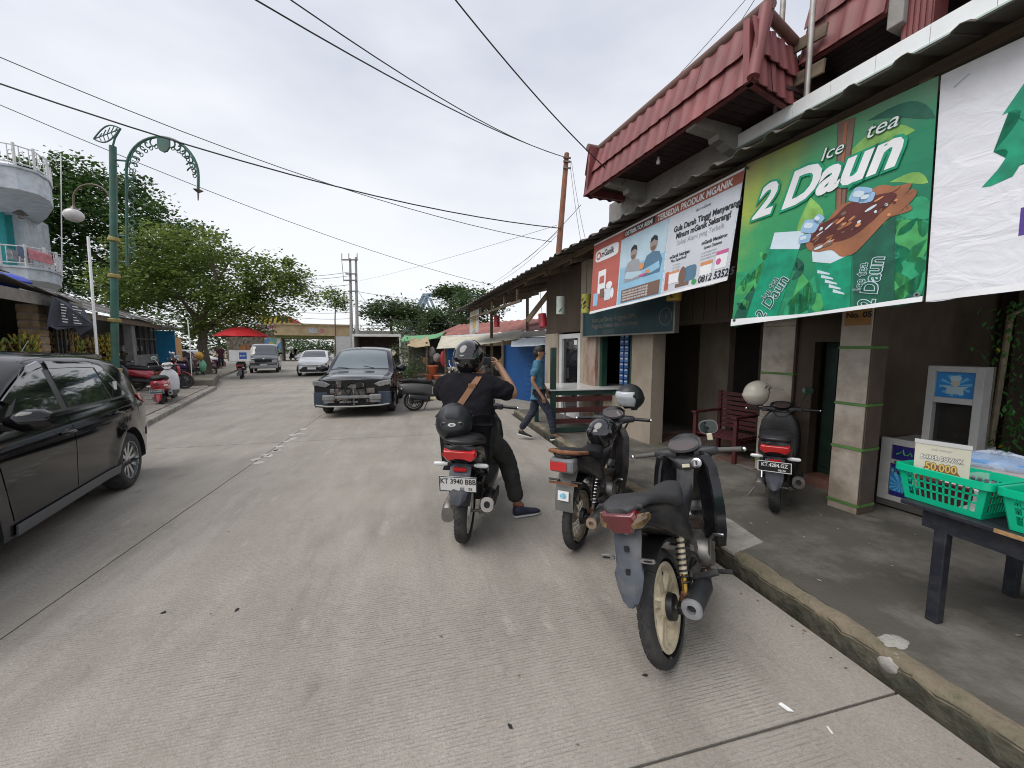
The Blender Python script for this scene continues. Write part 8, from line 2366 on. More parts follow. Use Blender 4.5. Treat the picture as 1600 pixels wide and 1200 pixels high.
tree("shade_tree", "tall dark green spreading tree behind the balconied house", b0,
  [([b0, (-22.49, 36.79, 5.29), (-22.65, 37.17, 8.78), (-22.78, 37.69, 13.76)], 0.4, 0.12), ([(-22.54, 37.00, 7.28), (-25.39, 36.92, 9.98), (-26.28, 36.30, 12.02)], 0.2, 0.05), ([(-22.63, 37.07, 7.78), (-19.96, 36.62, 9.77), (-18.00, 36.22, 10.52)], 0.2, 0.05)],
  [((-23.32, 37.60, 11.52), (3.3, 3.6, 2.9), 190), ((-25.82, 37.21, 11.91), (2.6, 3.0, 3.0), 170), ((-26.23, 36.47, 13.88), (1.4, 2, 1.0), 40), ((-24.70, 38.28, 15.00), (2.0, 2.6, 0.9), 52), ((-19.69, 36.65, 10.77), (2.4, 2.8, 1.9), 90), ((-17.03, 35.95, 10.17), (1.4, 2.0, 1.2), 34), ((-21.08, 37.28, 13.76), (1.3, 2, 0.8), 26), ((-25.91, 36.81, 7.58), (2.6, 2, 2.2), 120), ((-22.45, 36.93, 6.79), (3.2, 2.5, 2.2), 120), ((-15.37, 35.36, 8.28), (0.8, 1.5, 0.9), 14), ((-26.77, 36.24, 10.16), (1.2, 1.6, 1.6), 40), ((-17.58, 35.80, 7.28), (3, 2, 2), 110)], LEAF_D, 0.3, 5)
b0 = (-8.96, 45.45, 0.48)
b0 = (b0[0], b0[1], 0.0)
tree("young_tree", "small thin tree standing against the sky above the underpass", b0, [([b0, (-8.80, 45.82, 4.66), (-8.74, 46.08, 7.44)], 0.09, 0.04)], [((-9.02, 46.11, 7.10), (1.1, 1.1, 1.2), 60), ((-8.01, 45.80, 6.40), (0.7, 1, 0.9), 24)], LEAF_M, 0.26, 8, 16)
for k, (x, y, w, h, d, lab) in enumerate(((610, 482, 2.8, 1.5, 46, "flat topped tree left of the blue steel bridge"), (655, 490, 3.2, 1.7, 47, "spreading tree standing right behind the steel bridge truss"), (705, 455, 1.7, 0.7, 46, "tall parasol shaped tree above the steel bridge"), (700, 500, 4.0, 2.0, 48, "broad dense tree behind the market stalls"), (745, 468, 2.6, 1.8, 40, "dark tree at the end of the tin canopy"))):
 P_ = [sight(x,y,d), sight(x,570,d)]
 b0 = (P_[1][0], P_[1][1], 0.0)
 c = P_[0]
 tree("far_tree", lab, b0, [([b0, (c[0], c[1], c[2] - h)], 0.25, 0.15), ([(c[0], c[1], c[2] - h), (c[0] + w * 0.5, c[1], c[2])], 0.1, 0.04), ([(c[0], c[1], c[2] - h), (c[0] - w * 0.5, c[1], c[2])], 0.1, 0.04)], [(c, (w, w, h * 0.7), int(34 * w)), ((c[0] - w * 0.6, c[1], c[2] - h * 0.4), (w * 0.6, w * 0.7, h * 0.4), int(14 * w)), ((c[0] + w * 0.6, c[1], c[2] - h * 0.3), (w * 0.6, w * 0.7, h * 0.5), int(14 * w)), ((c[0], c[1], c[2] - h), (w * 0.9, w * 0.7, h * 0.6), int(14 * w))], LEAF_F, 0.34, 20 + k, 18)
crown([((-24.01, 93.62, 1.38), (9, 3, 2.4), 120), ((-19.14, 95.61, 2.10), (8, 3, 3.0), 120), ((-13.73, 96.44, 2.85), (9, 3, 3.5), 120), ((-28.44, 84.54, 3.28), (8, 3, 4.0), 120), ((-28.58, 69.04, 2.95), (9, 3, 4.5), 160), ((-33.31, 65.09, 3.76), (9, 3, 5), 160), ((-1.85, 83.16, 2.06), (14, 3, 3), 140), ((9.72, 70.02, 2.01), (12, 3, 3), 140)], LEAF_F, None, 0.5, 40, 16, name="far_woods")
fw = bpy.data.objects["far_woods"]; tag(fw, "band of far green trees beyond the underpass", "woods", kind="stuff")

# ------------------------------------------------------------------ underpass, bridge, poles
CREAMC = mat("cream_concrete", (0.48, 0.37, 0.22), 0.8, var=0.12, scale=1.5, dirt=(0.3, 0.2, 0.11), dirt_amt=0.35, dscale=1)
up = thing("underpass", "cream painted concrete road bridge over the far end of the street", "bridge", (-12.43, 52.43, -0.17), R(14))
def ub(x0, y0, z0, x1, y1, z1, n, m_, p=None): return MB().box(x0, y0, z0, x1, y1, z1).build(n, m_, p or up)
bm_ = ub(-4.4, 0, 3.3, 4.3, 6, 4.55, "beam", CREAMC)
ub(-4.5, -0.15, 4.552, 4.4, 0.05, 4.75, "parapet", CREAMC)
ub(-4.4, 0.3, 2.95, 4.3, 6, 3.3, "girder", mat("green_girder", (0.14, 0.15, 0.05), 0.7, var=0.2))
ub(-0.8, -0.03, 3.6, 0.2, -0.002, 4.2, "poster", mat("bleached_print", (0.4, 0.42, 0.44), 0.6, var=0.4, scale=5), bm_)
MB().lathe([(0.001, 0), (0.3, 0), (0.3, 0.02)], 16, Matrix.Translation((0.75, -0.002, 3.9)) @ Matrix.Rotation(PI / 2, 4, 'X')).build("emblem", mat("pink_disc", (0.45, 0.2, 0.2), 0.6, var=0.3), bm_)
ub(-5.4, 0, -0.2, -3.7, 6, 3.0, "abutment", mat("grey_abutment", (0.28, 0.25, 0.2), 0.85, var=0.2, scale=2))
ub(2.9, 0, -0.2, 4.4, 6, 3.0, "abutment", mat("brown_abutment", (0.2, 0.15, 0.11), 0.85, var=0.25, scale=2))
rr = random.Random(6)
for k in range(26):
 c = Vector((rr.uniform(-5.3, -3.8), -0.004 - 0.002 * k, rr.uniform(0.2, 2.9)))
 col = rr.choice(((0.1, 0.22, 0.42), (0.5, 0.4, 0.08), (0.4, 0.14, 0.22), (0.12, 0.3, 0.28), (0.5, 0.45, 0.35)))
 n = rr.randint(4, 7)
 MB().add([(min(-3.72, max(-5.38, c.x + rr.uniform(0.2, 0.55) * math.cos(2 * PI * i / n))), c.y, min(2.98, max(0.0, c.z + rr.uniform(0.2, 0.7) * math.sin(2 * PI * i / n)))) for i in range(n)], [tuple(range(n))]).build("mural_patch", mat("mural_%d" % int(sum(col) * 1000), col, 0.7, var=0.2), up)
STONE = mat("stone_wall", (0.17, 0.145, 0.115), 0.9, var=0.5, scale=3.5, bump=0.8, bscale=6)
ew = thing("retaining_wall", "rough stone retaining wall left of the underpass", "wall", (-19.44, 55.15, -0.21), R(14))
MB().prism([(-3.5, -0.2), (2.6, -0.2), (2.6, 4.4), (1.0, 4.5), (-3.5, 3.6)], 0, 0.6, frame_M((0, 0, 0), (1, 0, 0), (0, 0, 1))).build("wall", STONE, ew)
for k in range(150):
 x, z = rr.uniform(-3.4, 2.4), rr.uniform(0, 3.7)
 MB().ball((x, -0.62, z), rr.uniform(0.12, 0.24), 0.08, rr.uniform(0.1, 0.17), 7, 4).build("stone", STONE, ew)
cb = thing("street_banner", "white banner with magenta lettering on the stone wall", "banner", (-18.01, 54.00, 4.20), R(14))
MB().box(-1.6, -0.01, -0.45, 1.6, 0.01, 0.45).build("cloth", mat("banner_white", (0.55, 0.55, 0.58), 0.7, var=0.1), cb)
for w_, x in (("CUCI", -1.45), ("MOBIL", 0.0)):
 lettering(w_, 0.62, mat("magenta_print", (0.35, 0.05, 0.2), 0.6), cb, frame_M((x, -0.012, -0.22), (1, 0, 0), (0, 0, 1)), bold=0.04, xs=0.85)
hb = thing("height_barrier", "black and yellow striped board with a red end above the underpass wall", "sign", (-17.03, 53.54, 5.05), R(14))
MB().box(-1.7, 0, -0.5, 1.3, 0.05, 0.5).build("board", mat("warning_yellow", (0.55, 0.42, 0.04), 0.6), hb)
for k in range(6):
 MB().add([(-1.6 + k * 0.5, -0.003, -0.5), (-1.38 + k * 0.5, -0.003, -0.5), (-1.15 + k * 0.5, -0.003, 0.5), (-1.37 + k * 0.5, -0.003, 0.5)], [(0, 1, 2, 3)]).build("stripe", INK, hb)
MB().prism([(1.3, -0.5), (2.9, -0.4), (1.3, 0.5)], -0.03, 0.03, frame_M((0, 0.02, 0), (1, 0, 0), (0, 0, 1))).build("red_end", mat("warning_red", (0.45, 0.03, 0.03), 0.6), hb)
ff = thing("hoarding_fence", "long white sheet fence seen through the underpass", "fence", (-20.03, 82.08, -1.08), R(10))
for k in range(30):
 MB().box(-9 + k * 0.7, 0, 0, -8.32 + k * 0.7, 0.04, 1.5 + 0.02 * (k % 3)).build("sheet", mat("hoarding_white", (0.55, 0.57, 0.58), 0.6, var=0.1), ff)
em = thing("embankment_wall", "grey concrete retaining wall right of the underpass", "wall", (-5.46, 54.86, -0.32), R(8))
MB().box(-3.6, 0, -0.2, 9, 1, 4.2).build("wall", CONC, em)
for k in range(9):
 MB().box(-3.4 + k * 1.4, 0.1, 4.2, -3.32 + k * 1.4, 0.18, 5.0).build("post", CONC, em)
for z in (4.5, 4.9):
 MB().box(-3.5, 0.12, z, 9, 0.16, z + 0.07).build("rail", CONC, em)
BLUEST = mat("blue_grey_steel", (0.2, 0.28, 0.36), 0.5, 0.2, var=0.12)
tb_ = thing("steel_bridge", "blue grey steel truss bridge rising behind the market", "bridge", (3.61, 63.33, 3.00), R(10))
T0 = Vector((3.61, 63.33, 3.00))
def seg(p, q, w, n): MB().beam(Vector(p) - T0, Vector(q) - T0, w, w).build(n, BLUEST, tb_).matrix_local = Matrix.Rotation(-R(10), 4, 'Z')
for d in (60, 66):
 e_ = 0 if d == 60 else -7
 seg(sight(640,525,d) if False else (sight(636+e_,528,d)), sight(670+e_,460,d), 0.55, "diagonal")
 seg(sight(668+e_,461,d), sight(760+e_,462,d), 0.5, "top_chord")
 seg(sight(672+e_,466,d), sight(694+e_,520,d), 0.3, "brace")
 seg(sight(694+e_,520,d), sight(718+e_,463,d), 0.3, "brace")
 seg(sight(718+e_,466,d), sight(742+e_,520,d), 0.3, "brace")
 seg(sight(630+e_,520,d), sight(770+e_,522,d), 0.6, "bottom_chord")
for x in (668, 690, 715):
 seg(sight(x,461,60), sight(x-7,461,66), 0.25, "cross_member")
# twin utility pole
PCON = mat("pole_concrete", (0.3, 0.29, 0.28), 0.85, var=0.15)
tp = thing("utility_pole", "pair of tall concrete utility poles with cross arms beyond the wreck", "pole", (-6.73, 42.81, 0.13))
T1 = Vector((-6.73, 42.81, 0.13))
for x, yt in ((547, 404), (556, 402)):
 MB().tube([Vector(sight(x+3,566,40)) - T1, Vector(sight(x,yt,40)) - T1], [0.2, 0.11], 10).build("pole", PCON, tp, smooth=40)
for y, a, b in ((406, 534, 559), (428, 540, 556), (438, 538, 558), (455, 544, 556)):
 MB().beam(Vector(sight(a,y,39.8)) - T1, Vector(sight(b,y,39.8)) - T1, 0.12, 0.12).build("cross_arm", DULL_STEEL, tp)
for x in (534, 545, 558):
 MB().tube([Vector(sight(x,406,39.8)) - T1, Vector(sight(x,396,39.8)) - T1], 0.05, 6).build("insulator", PCON, tp)
MB().tube([Vector((-7.56, 43.84, 10.71)) - T1, Vector((-7.41, 43.59, 8.46)) - T1], 0.03, 5).build("stay", DULL_STEEL, tp)
# rusty pole behind the canopy
rp = thing("rusty_pole", "leaning rusty brown pole with many wires behind the tin canopy", "pole", (4.47, 12.90, 0.94))
T2 = Vector((4.47, 12.90, 0.94))
MB().tube([(0, 0, -0.6), Vector((4.89, 13.20, 5.00)) - T2, Vector((5.25, 13.46, 8.50)) - T2], [0.11, 0.105, 0.085], 12).build("pole", mat("rusty_paint", (0.24, 0.1, 0.055), 0.85, var=0.3, scale=5, dirt=(0.12, 0.07, 0.05), dirt_amt=0.4), rp, smooth=40)
for y in (246, 252, 262):
 MB().beam(Vector(sight(880,y,13.5)) - T2, Vector(sight(892,y+1,13.5)) - T2, 0.05, 0.05).build("bracket", DULL_STEEL, rp)
# ------------------------------------------------------------------ overhead cables
CAB = mat("cable_black", (0.03, 0.03, 0.032), 0.6, var=0.1)
def cable(label, pts, r_, sag, grp="overhead cables"):
 q = []
 for i in range(len(pts) - 1):
  a, b = Vector(pts[i]), Vector(pts[i + 1])
  for k in range(14 if i < len(pts) - 2 else 15):
   t = k / 14
   q.append(a.lerp(b, t) - Vector((0, 0, sag * 4 * t * (1 - t))))
 o0 = q[0]
 o = MB().tube([p - o0 for p in q], r_, 5).build("cable", CAB, None, smooth=60)
 o.location = o0
 tag(o, label, "cable", grp)
PT = (5.17, 13.35, 8.31)
PM = (4.94, 13.16, 5.83)
cable("thick black cable sweeping from the top left down to the rusty pole", [(-9.11, 9.97, 7.10), PM], 0.018, 0.5)
cable("thin cable just above the thick one, ending beside the rusty pole", [(-9.75, 10.74, 8.17), (4.80, 13.68, 5.49)], 0.011, 0.55)
cable("cable running from the house side past the lamp post to the far canopy end", [(-11.72, 12.79, 8.35), (4.20, 22.07, 5.20)], 0.011, 0.5)
cable("upper cable from the sky's top edge to the rusty pole's head", [(-2.76, 6.32, 6.66), PT], 0.013, 0.25)
cable("second cable from the sky's top edge joining the rusty pole's head", [(-2.19, 6.19, 6.66), PT], 0.011, 0.32)
cable("steep dark cable from the top centre down to the red tiled eaves", [(0.16, 4.49, 5.66), (3.15, 6.14, 4.58)], 0.009, 0.1)
cable("thin wire from the top edge to the red roof's ridge", [(4.28, 4.17, 6.26), (3.43, 5.31, 5.25)], 0.004, 0.03)
cable("thin wire hanging in front of the red tiles", [(3.91, 3.81, 5.86), (3.78, 4.41, 5.39), (3.44, 5.04, 4.69), (3.22, 6.29, 4.19)], 0.004, 0.02)
for k, (a, b, lab) in enumerate((((5.30, 13.31, 8.22), (5.21, 11.99, 5.08), "pale drop wire from the rusty pole's head to the canopy"), ((5.36, 13.29, 8.18), (5.34, 11.97, 5.21), "second pale drop wire beside the first on the rusty pole"), ((4.94, 13.16, 5.80), (4.19, 24.16, 5.44), "slack wire fanning from the pole's middle to the far trees"), ((4.94, 13.15, 5.71), (4.56, 22.00, 5.42), "short wire under the slack one near the canopy end"), ((3.77, 8.71, 4.99), (3.85, 15.92, 4.93), "wire passing under the eaves towards the market"), ((-6.22, 43.51, 8.50), (4.85, 13.30, 5.97), "long wire between the twin poles and the rusty pole"), ((-6.23, 43.46, 7.96), (-5.73, 49.41, 6.62), "short stay wire right of the twin poles"))):
 cable(lab, [a, b], 0.007 if k < 6 else 0.02, 0.15)
for k, y in enumerate((429, 433, 445, 456, 470, 482, 490, 498)):
 cable("row %s far power line running left from the twin poles" % ("one two three four five six seven eight".split()[k]), [sight(440,y+3,48), sight(546,y-4+k*2,40)], 0.022, 0.2, "far power lines")
for k, y in enumerate((455, 470, 490)):
 cable("%s far power line running right from the twin poles to the market" % ("upper", "middle", "lower")[k], [sight(555,y,40), sight(760,y+18,38)], 0.02, 0.3, "far power lines")

# ------------------------------------------------------------------ left side: lamp, house, shops
LG = mat("lamp_green", (0.03, 0.11, 0.085), 0.5, var=0.25, scale=4, dirt=(0.12, 0.13, 0.1), dirt_amt=0.25)
LGOLD = mat("lamp_gold", (0.32, 0.25, 0.08), 0.5, 0.3, var=0.2)
L1 = Vector((-7.3, 11.4, 0.12))
lp = thing("street_lamp", "tall green street lamp with scrolled arch, leaf finial and white globe", "street lamp", L1, rot=(0, R(5), -R(14)))
MB().tube([(0, 0, 0), (0, 0, 6.2)], [0.077, 0.066], 14).build("post", LG, lp, smooth=40)
for z, r_ in ((2.2, 0.12), (3.25, 0.11), (4.1, 0.11), (1.0, 0.13)):
 MB().lathe([(0.08, -0.05), (r_, -0.03), (r_, 0.03), (0.08, 0.05)], 16, Matrix.Translation((0, 0, z))).build("gold_ring", LGOLD, lp, smooth=40)
AX, AR = 0.31, 0.84
arch = [(AX, 0, 3.5), (AX, 0, 5.2), (AX, 0, 5.7)] + [(AX + AR - AR * math.cos(a), 0, 5.7 + AR * 0.95 * math.sin(a)) for a in [PI * k / 18 for k in range(1, 18)]] + [(AX + 2 * AR, 0, 5.7), (AX + 2 * AR, 0, 5.42)]
MB().tube(arch, 0.028, 8).build("arch", LG, lp, smooth=50)
for z in (3.6, 4.2, 5.9):
 MB().tube([(0, 0, z), (AX, 0, z)], 0.02, 6).build("stay", LG, lp)
def scroll(cx, cz, s_, a0, fl):
 pts = []
 for k in range(15):
  t = k / 14
  a = a0 + fl * t * 4.6
  r_ = s_ * (1 - 0.62 * t)
  pts.append((cx + r_ * math.cos(a), 0, cz + r_ * math.sin(a)))
 MB().tube(pts, 0.016, 5).build("scroll", LG, lp, smooth=60)
for k in range(8):
 z = 3.75 + k * 0.26
 scroll(AX + 0.13, z, 0.1, PI, 1 if k % 2 else -1)
 MB().lathe([(0.04, -0.01), (0.055, 0), (0.04, 0.01)], 12, Matrix.Translation((AX + 0.12, 0, z + 0.12)) @ Matrix.Rotation(PI / 2, 4, 'X')).build("ring", LG, lp)
for a in (0.12, 0.32, 0.52, 0.72, 0.92, 1.12, 1.3, 1.85, 2.05, 2.25, 2.45, 2.65, 2.85, 3.02):
 cx, cz = AX + AR - (AR - 0.13) * math.cos(a), 5.7 + (AR - 0.13) * 0.95 * math.sin(a)
 scroll(cx, cz, 0.125, a, 1 if a < 1.57 else -1)
 MB().lathe([(0.035, -0.01), (0.05, 0), (0.035, 0.01)], 12, Matrix.Translation((cx + 0.05, 0, cz - 0.08)) @ Matrix.Rotation(PI / 2, 4, 'X')).build("ring", LG, lp)
MB().prism([(-0.14, 0.14), (0.14, 0.14), (0.14, -0.05), (0.08, -0.14), (0, -0.17), (-0.08, -0.14), (-0.14, -0.05)], -0.02, 0.02, Matrix.Translation((AX + AR + 0.03, 0, 6.33)) @ frame_M((0, 0, 0), (1, 0, 0), (0, 0, 1))).build("shield", LG, lp)
MB().lathe([(0.02, 0), (0.1, -0.03), (0.02, -0.09), (0.012, -0.26), (0.001, -0.26)], 12, Matrix.Translation((AX + 2 * AR, 0, 5.42))).build("lamp_holder", DULL_STEEL, lp, smooth=40)
for sgn in (0, 1):
 pts = []
 for k in range(15):
  t = k / 14
  pts.append((0.18 - 0.62 * t, 0, 6.6 - 0.28 * t + (0.17 if sgn else -0.17) * math.sin(PI * t)))
 MB().tube(pts, 0.016, 5).build("leaf_outline", LG, lp)
for k in range(5):
 t = 0.2 + 0.15 * k
 c = (0.18 - 0.62 * t, 0, 6.6 - 0.28 * t)
 w_ = 0.16 * math.sin(PI * t)
 MB().tube([(c[0] + 0.07, 0, c[2] + w_ * 0.9), c, (c[0] + 0.05, 0, c[2] - w_ * 0.9)], 0.01, 5).build("leaf_vein", LG, lp)
MB().tube([(0.2, 0, 6.6), (-0.44, 0, 6.32)], 0.012, 5).build("leaf_vein", LG, lp)
MB().tube([(0.0, 0, 6.2), (0.05, 0, 6.38), (0.18, 0, 6.6)], 0.02, 6).build("leaf_stalk", LG, lp)
MB().tube([(-0.03, 0, 4.2), (-0.06, 0, 4.9)] + [(-0.5 + 0.44 * math.cos(a), 0, 4.95 + 0.36 * math.sin(a)) for a in [PI * k / 12 for k in range(13)]] + [(-0.94, 0, 4.75)], 0.02, 8).build("globe_arm", mat("dull_bronze", (0.12, 0.09, 0.06), 0.6, var=0.2), lp, smooth=50)
MB().lathe([(0.02, 0.25), (0.05, 0.18), (0.1, 0.14)], 14, Matrix.Translation((-0.94, 0, 4.55))).build("globe_cap", DULL_STEEL, lp, smooth=40)
MB().ball((-0.94, 0, 4.57), 0.18, 0.18, 0.15, 20, 12).build("globe", mat("milk_glass", (0.5, 0.48, 0.47), 0.2, var=0.15, scale=8), lp, smooth=60)
wp_ = tag(MB().tube([(-8.24, 12.37, 0.02), (-8.31, 12.53, 1.46), (-8.47, 12.87, 4.59)], 0.03, 8).build("white_pole", WHITE_PAINT, None, smooth=40), "thin leaning white pole left of the green street lamp", "pole")
tag(MB().tube([(-9.79, 19.78, 0.05), (-9.84, 19.95, 1.74), (-9.92, 20.09, 2.87)], 0.02, 6).build("striped_stick", WHITE_PAINT, None), "thin white stick standing beside the crates under the tree", "stick")

# house with curved balconies
HW = mat("house_pale_blue", (0.52, 0.56, 0.61), 0.7, var=0.1, scale=1.5, dirt=(0.28, 0.3, 0.33), dirt_amt=0.3)
HT = mat("turquoise_paint", (0.02, 0.33, 0.34), 0.6, var=0.1)
RAILW = mat("rail_white", (0.6, 0.6, 0.6), 0.5, var=0.08)
hs = thing("balcony_house", "pale blue house with turquoise walls and curved white railed balconies", "house", (-20.50, 25.86, 4.08))
H0 = Vector((-20.50, 25.86, 4.08))
hp_ = [(-20.16, 23.36, 5.81), (-19.51, 24.26, 6.05), (-18.71, 24.49, 6.14), (-18.36, 25.04, 6.29), (-18.61, 26.05, 6.50), (-19.38, 27.30, 6.74), (-21.28, 29.44, 7.12)]
plan = [(p[0] - H0.x, p[1] - H0.y) for p in hp_]
fine = []
for i in range(len(plan) - 1):
 for k in range(4):
  fine.append((lerp(plan[i][0], plan[i + 1][0], k / 4), lerp(plan[i][1], plan[i + 1][1], k / 4)))
fine.append(plan[-1])
back = [(plan[-1][0] - 3, plan[-1][1] + 3), (plan[0][0] - 7, plan[0][1] + 2)]
for z0, z1, nm in ((9.3, 10.3, "balcony"), (5.0, 5.55, "balcony")):
 zb = z0 - H0.z; zt = z1 - H0.z
 s_ = MB().prism(fine + back, zb, zt).build(nm, HW, hs)
 MB().prism([(x * 1.004 + 0.1, y * 1.0 - 0.05) for x, y in fine] + back, zt, zt + 0.1).build("cornice", HW, s_)
 n = len(fine)
 for dz in (0.95, 0.15):
  MB().tube([(x, y, zt + 0.1 + dz) for x, y in fine], 0.03, 6).build("rail", RAILW, s_)
 for i, (x, y) in enumerate(fine):
  if i % 4 == 0:
   MB().tube([(x, y, zt + 0.1), (x, y, zt + 1.15)], 0.06, 6).build("rail_post", RAILW, s_)
  elif i % 2:
   MB().tube([(x, y, zt + 0.2), (x, y, zt + 1.05)], 0.02, 5).build("baluster", RAILW, s_)
   x2, y2 = fine[min(i + 1, n - 1)]
   MB().tube([(lerp(x, x2, 0.5) + 0.0, lerp(y, y2, 0.5), zt + 0.6 + 0.2 * math.sin(a)) if False else (lerp(x, x2, 0.5 + 0.45 * math.cos(a)), lerp(y, y2, 0.5 + 0.45 * math.cos(a)), zt + 0.6 + 0.22 * math.sin(a)) for a in [2 * PI * q / 10 for q in range(11)]], 0.016, 4).build("rail_ring", RAILW, s_)
q0, q1, q2 = [Vector(p) - H0 for p in ((-25.34, 29.37, 6.88), (-22.78, 29.28, 7.00), (-22.30, 29.27, 7.02))]
def wall_seg(a, b, z0, z1, n_, m_): MB().prism([(a.x, a.y), (b.x, b.y), (b.x - 1, b.y + 3), (a.x - 1, a.y + 3)], z0 - H0.z, z1 - H0.z).build(n_, m_, hs)
wall_seg(q0, q1, 0, 9.6, "wall", HT)
wall_seg(q1, q2, 0, 9.6, "wall", HW)
MB().tube([(q1.x - 0.3, q1.y - 0.5, 5.5 - H0.z), (q1.x - 0.3, q1.y - 0.5, 9.3 - H0.z)], 0.28, 14).build("column", HT, hs, smooth=40)
MB().lathe([(0.001, 0.25), (0.1, 0.2), (0.3, 0.0), (0.1, -0.05), (0.12, -0.2), (0.001, -0.25)], 12, Matrix.Translation(Vector((-20.01, 26.18, 8.56)) - H0)).build("hanging_lamp", DULL_STEEL, hs, smooth=40)
cl = thing("washing", "pink cloth and dark clothes hung over the lower balcony rail", "laundry", (-18.86, 24.25, 6.54))
for k, (dx, dz, m_) in enumerate(((-0.35, -0.1, mat("washed_grey", (0.3, 0.31, 0.33), 0.9, var=0.3)), (0.05, 0.05, mat("washed_blue", (0.12, 0.16, 0.24), 0.9, var=0.3)), (0.45, -0.05, mat("washed_pink", (0.5, 0.2, 0.22), 0.9, var=0.2)))):
 MB().loft([[(dx + 0.12 * i, 0.25 * i + 0.03 * math.sin(j * 2 + k), dz - 0.1 * j - 0.05 * i) for j in range(6)] + [(dx + 0.12 * i, 0.25 * i + 0.03 + 0.03 * math.sin(j * 2 + k), dz - 0.1 * j - 0.05 * i) for j in range(5, -1, -1)] for i in range(4)]).build("garment", m_, cl, smooth=60)
tag(MB().tube([(-18.43, 25.98, 5.16), (-18.35, 26.63, 11.97), (-18.85, 26.72, 11.63)], 0.025, 6).build("downpipe", RAILW, None), "thin rust streaked pipe beside the balconied house", "pipe")

# left shops, laid out along the kerb (u, v)
sl_ = thing("market_shed", "low dark market shed with grey roof sheets and barred end room", "building", LW(6.5, 2.6))
S0 = LW(6.5, 2.6)
SHW = mat("shed_grey_wall", (0.2, 0.2, 0.195), 0.85, var=0.2, scale=1.5, dirt=(0.1, 0.1, 0.09), dirt_amt=0.4)
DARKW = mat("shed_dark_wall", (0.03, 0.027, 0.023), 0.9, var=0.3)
SHR = mat("shed_roof_sheet", (0.17, 0.165, 0.16), 0.7, 0.2, var=0.25, scale=1.5, dirt=(0.1, 0.085, 0.07), dirt_amt=0.4)
def sb(u0, v0, z0, u1, v1, z1, n, m_, p=None, **k):
 mb = MB()
 mb.add([tuple(LW(u, v, z) - S0) for u, v, z in ((u0, v0, z0), (u1, v0, z0), (u1, v1, z0), (u0, v1, z0), (u0, v0, z1), (u1, v0, z1), (u1, v1, z1), (u0, v1, z1))], [(0, 3, 2, 1), (4, 5, 6, 7), (0, 1, 5, 4), (1, 2, 6, 5), (2, 3, 7, 6), (3, 0, 4, 7)])
 return mb.build(n, m_, p or sl_, **k)
sb(-6, 6.0, 0, 12.2, 6.2, 3.6, "back_wall", DARKW)
for k in range(18):
 u0 = -5.6 + k * 1.0
 e_ = lambda u: 3.25 - 0.12 * max(0, min(u, 4.2)) 
 jj = 0.03 * ((k * 7) % 3)
 o = MB()
 o.add([tuple(LW(u, v, z) - S0) for u, v, z in ((u0, 2.3 - jj, e_(u0) + jj), (u0 + 1.03, 2.3 - jj, e_(u0 + 1.03) + jj), (u0 + 1.03, 6.1, 4.1 + jj), (u0, 6.1, 4.1 + jj), (u0, 2.3 - jj, e_(u0) + jj + 0.02), (u0 + 1.03, 2.3 - jj, e_(u0 + 1.03) + jj + 0.02), (u0 + 1.03, 6.1, 4.12 + jj), (u0, 6.1, 4.12 + jj))], [(0, 3, 2, 1), (4, 5, 6, 7), (0, 1, 5, 4), (1, 2, 6, 5), (2, 3, 7, 6), (3, 0, 4, 7)])
 o.build("roof_sheet", SHR, sl_)
sb(-5.6, 2.42, 2.72, 4.2, 2.47, 3.0, "fascia", mat("fascia_board", (0.22, 0.2, 0.18), 0.8, var=0.2))
sb(4.2, 2.42, 2.55, 12.2, 2.47, 2.72, "fascia", WOOD_OLD)
sb(8.75, 2.6, 0.1, 9.15, 2.85, 2.7, "pillar", SHW)
sb(9.15, 2.65, 0.1, 12.2, 2.8, 1.35, "wall", SHW)
sb(12.1, 2.8, 0.1, 12.2, 6, 3, "wall", SHW)
wv_ = sb(9.15, 3.2, 1.35, 12.2, 3.25, 2.6, "window", DARKW)
for k in range(5):
 sb(9.25 + k * 0.7, 2.68, 1.35, 9.32 + k * 0.7, 2.75, 2.6, "bar", INK, wv_)
 sb(9.4 + k * 0.68, 3.1, 1.5, 9.8 + k * 0.68, 3.18, 1.75 + 0.12 * (k % 3), "stock", mat("jar_grey", (0.3, 0.29, 0.28), 0.5, var=0.5, scale=9), wv_)
sb(9.15, 2.66, 2.0, 12.2, 2.76, 2.06, "bar", INK, wv_)
p_ = sb(2.25, 2.6, 0.1, 2.62, 2.95, 2.75, "pillar", SHW)
BRK = mat("tan_brick", (0.27, 0.19, 0.12), 0.85, var=0.3, scale=6)
for k in range(13):
 sb(2.23, 2.58, 0.15 + k * 0.2, 2.64, 2.97, 0.33 + k * 0.2, "brick", BRK, p_, bevel=0.02)
sb(-1.2, 2.5, 0.1, 0.35, 2.6, 2.6, "door", mat("door_green", (0.03, 0.16, 0.08), 0.6, var=0.2))
sb(0.0, 3.2, 0.1, 8.7, 4.0, 1.0, "counter", WOOD_OLD)
for k in range(4):
 sb(3.1 + k * 0.22, 2.62, 0.2, 3.16 + k * 0.22, 2.66, 2.6, "grille_bar", INK)
tarp = lump(0, 0, 0, 0.5, 0.45, 0.2, 3, mat("blue_tarp", (0.03, 0.06, 0.42), 0.45, var=0.2, scale=3, bump=0.5, bscale=6), None, "tarpaulin")
tarp.location = LW(3.4, 3.6, 3.42)
tag(tarp, "crumpled bright blue tarpaulin lying on the shed roof", "tarpaulin")
tbn = Banner.__new__(Banner)
tn = thing("torn_banner", "torn dark menu banner flapping below the shed eaves", "banner", LW(2.9, 2.3, 2.75))
N0 = LW(2.9, 2.3, 2.75)
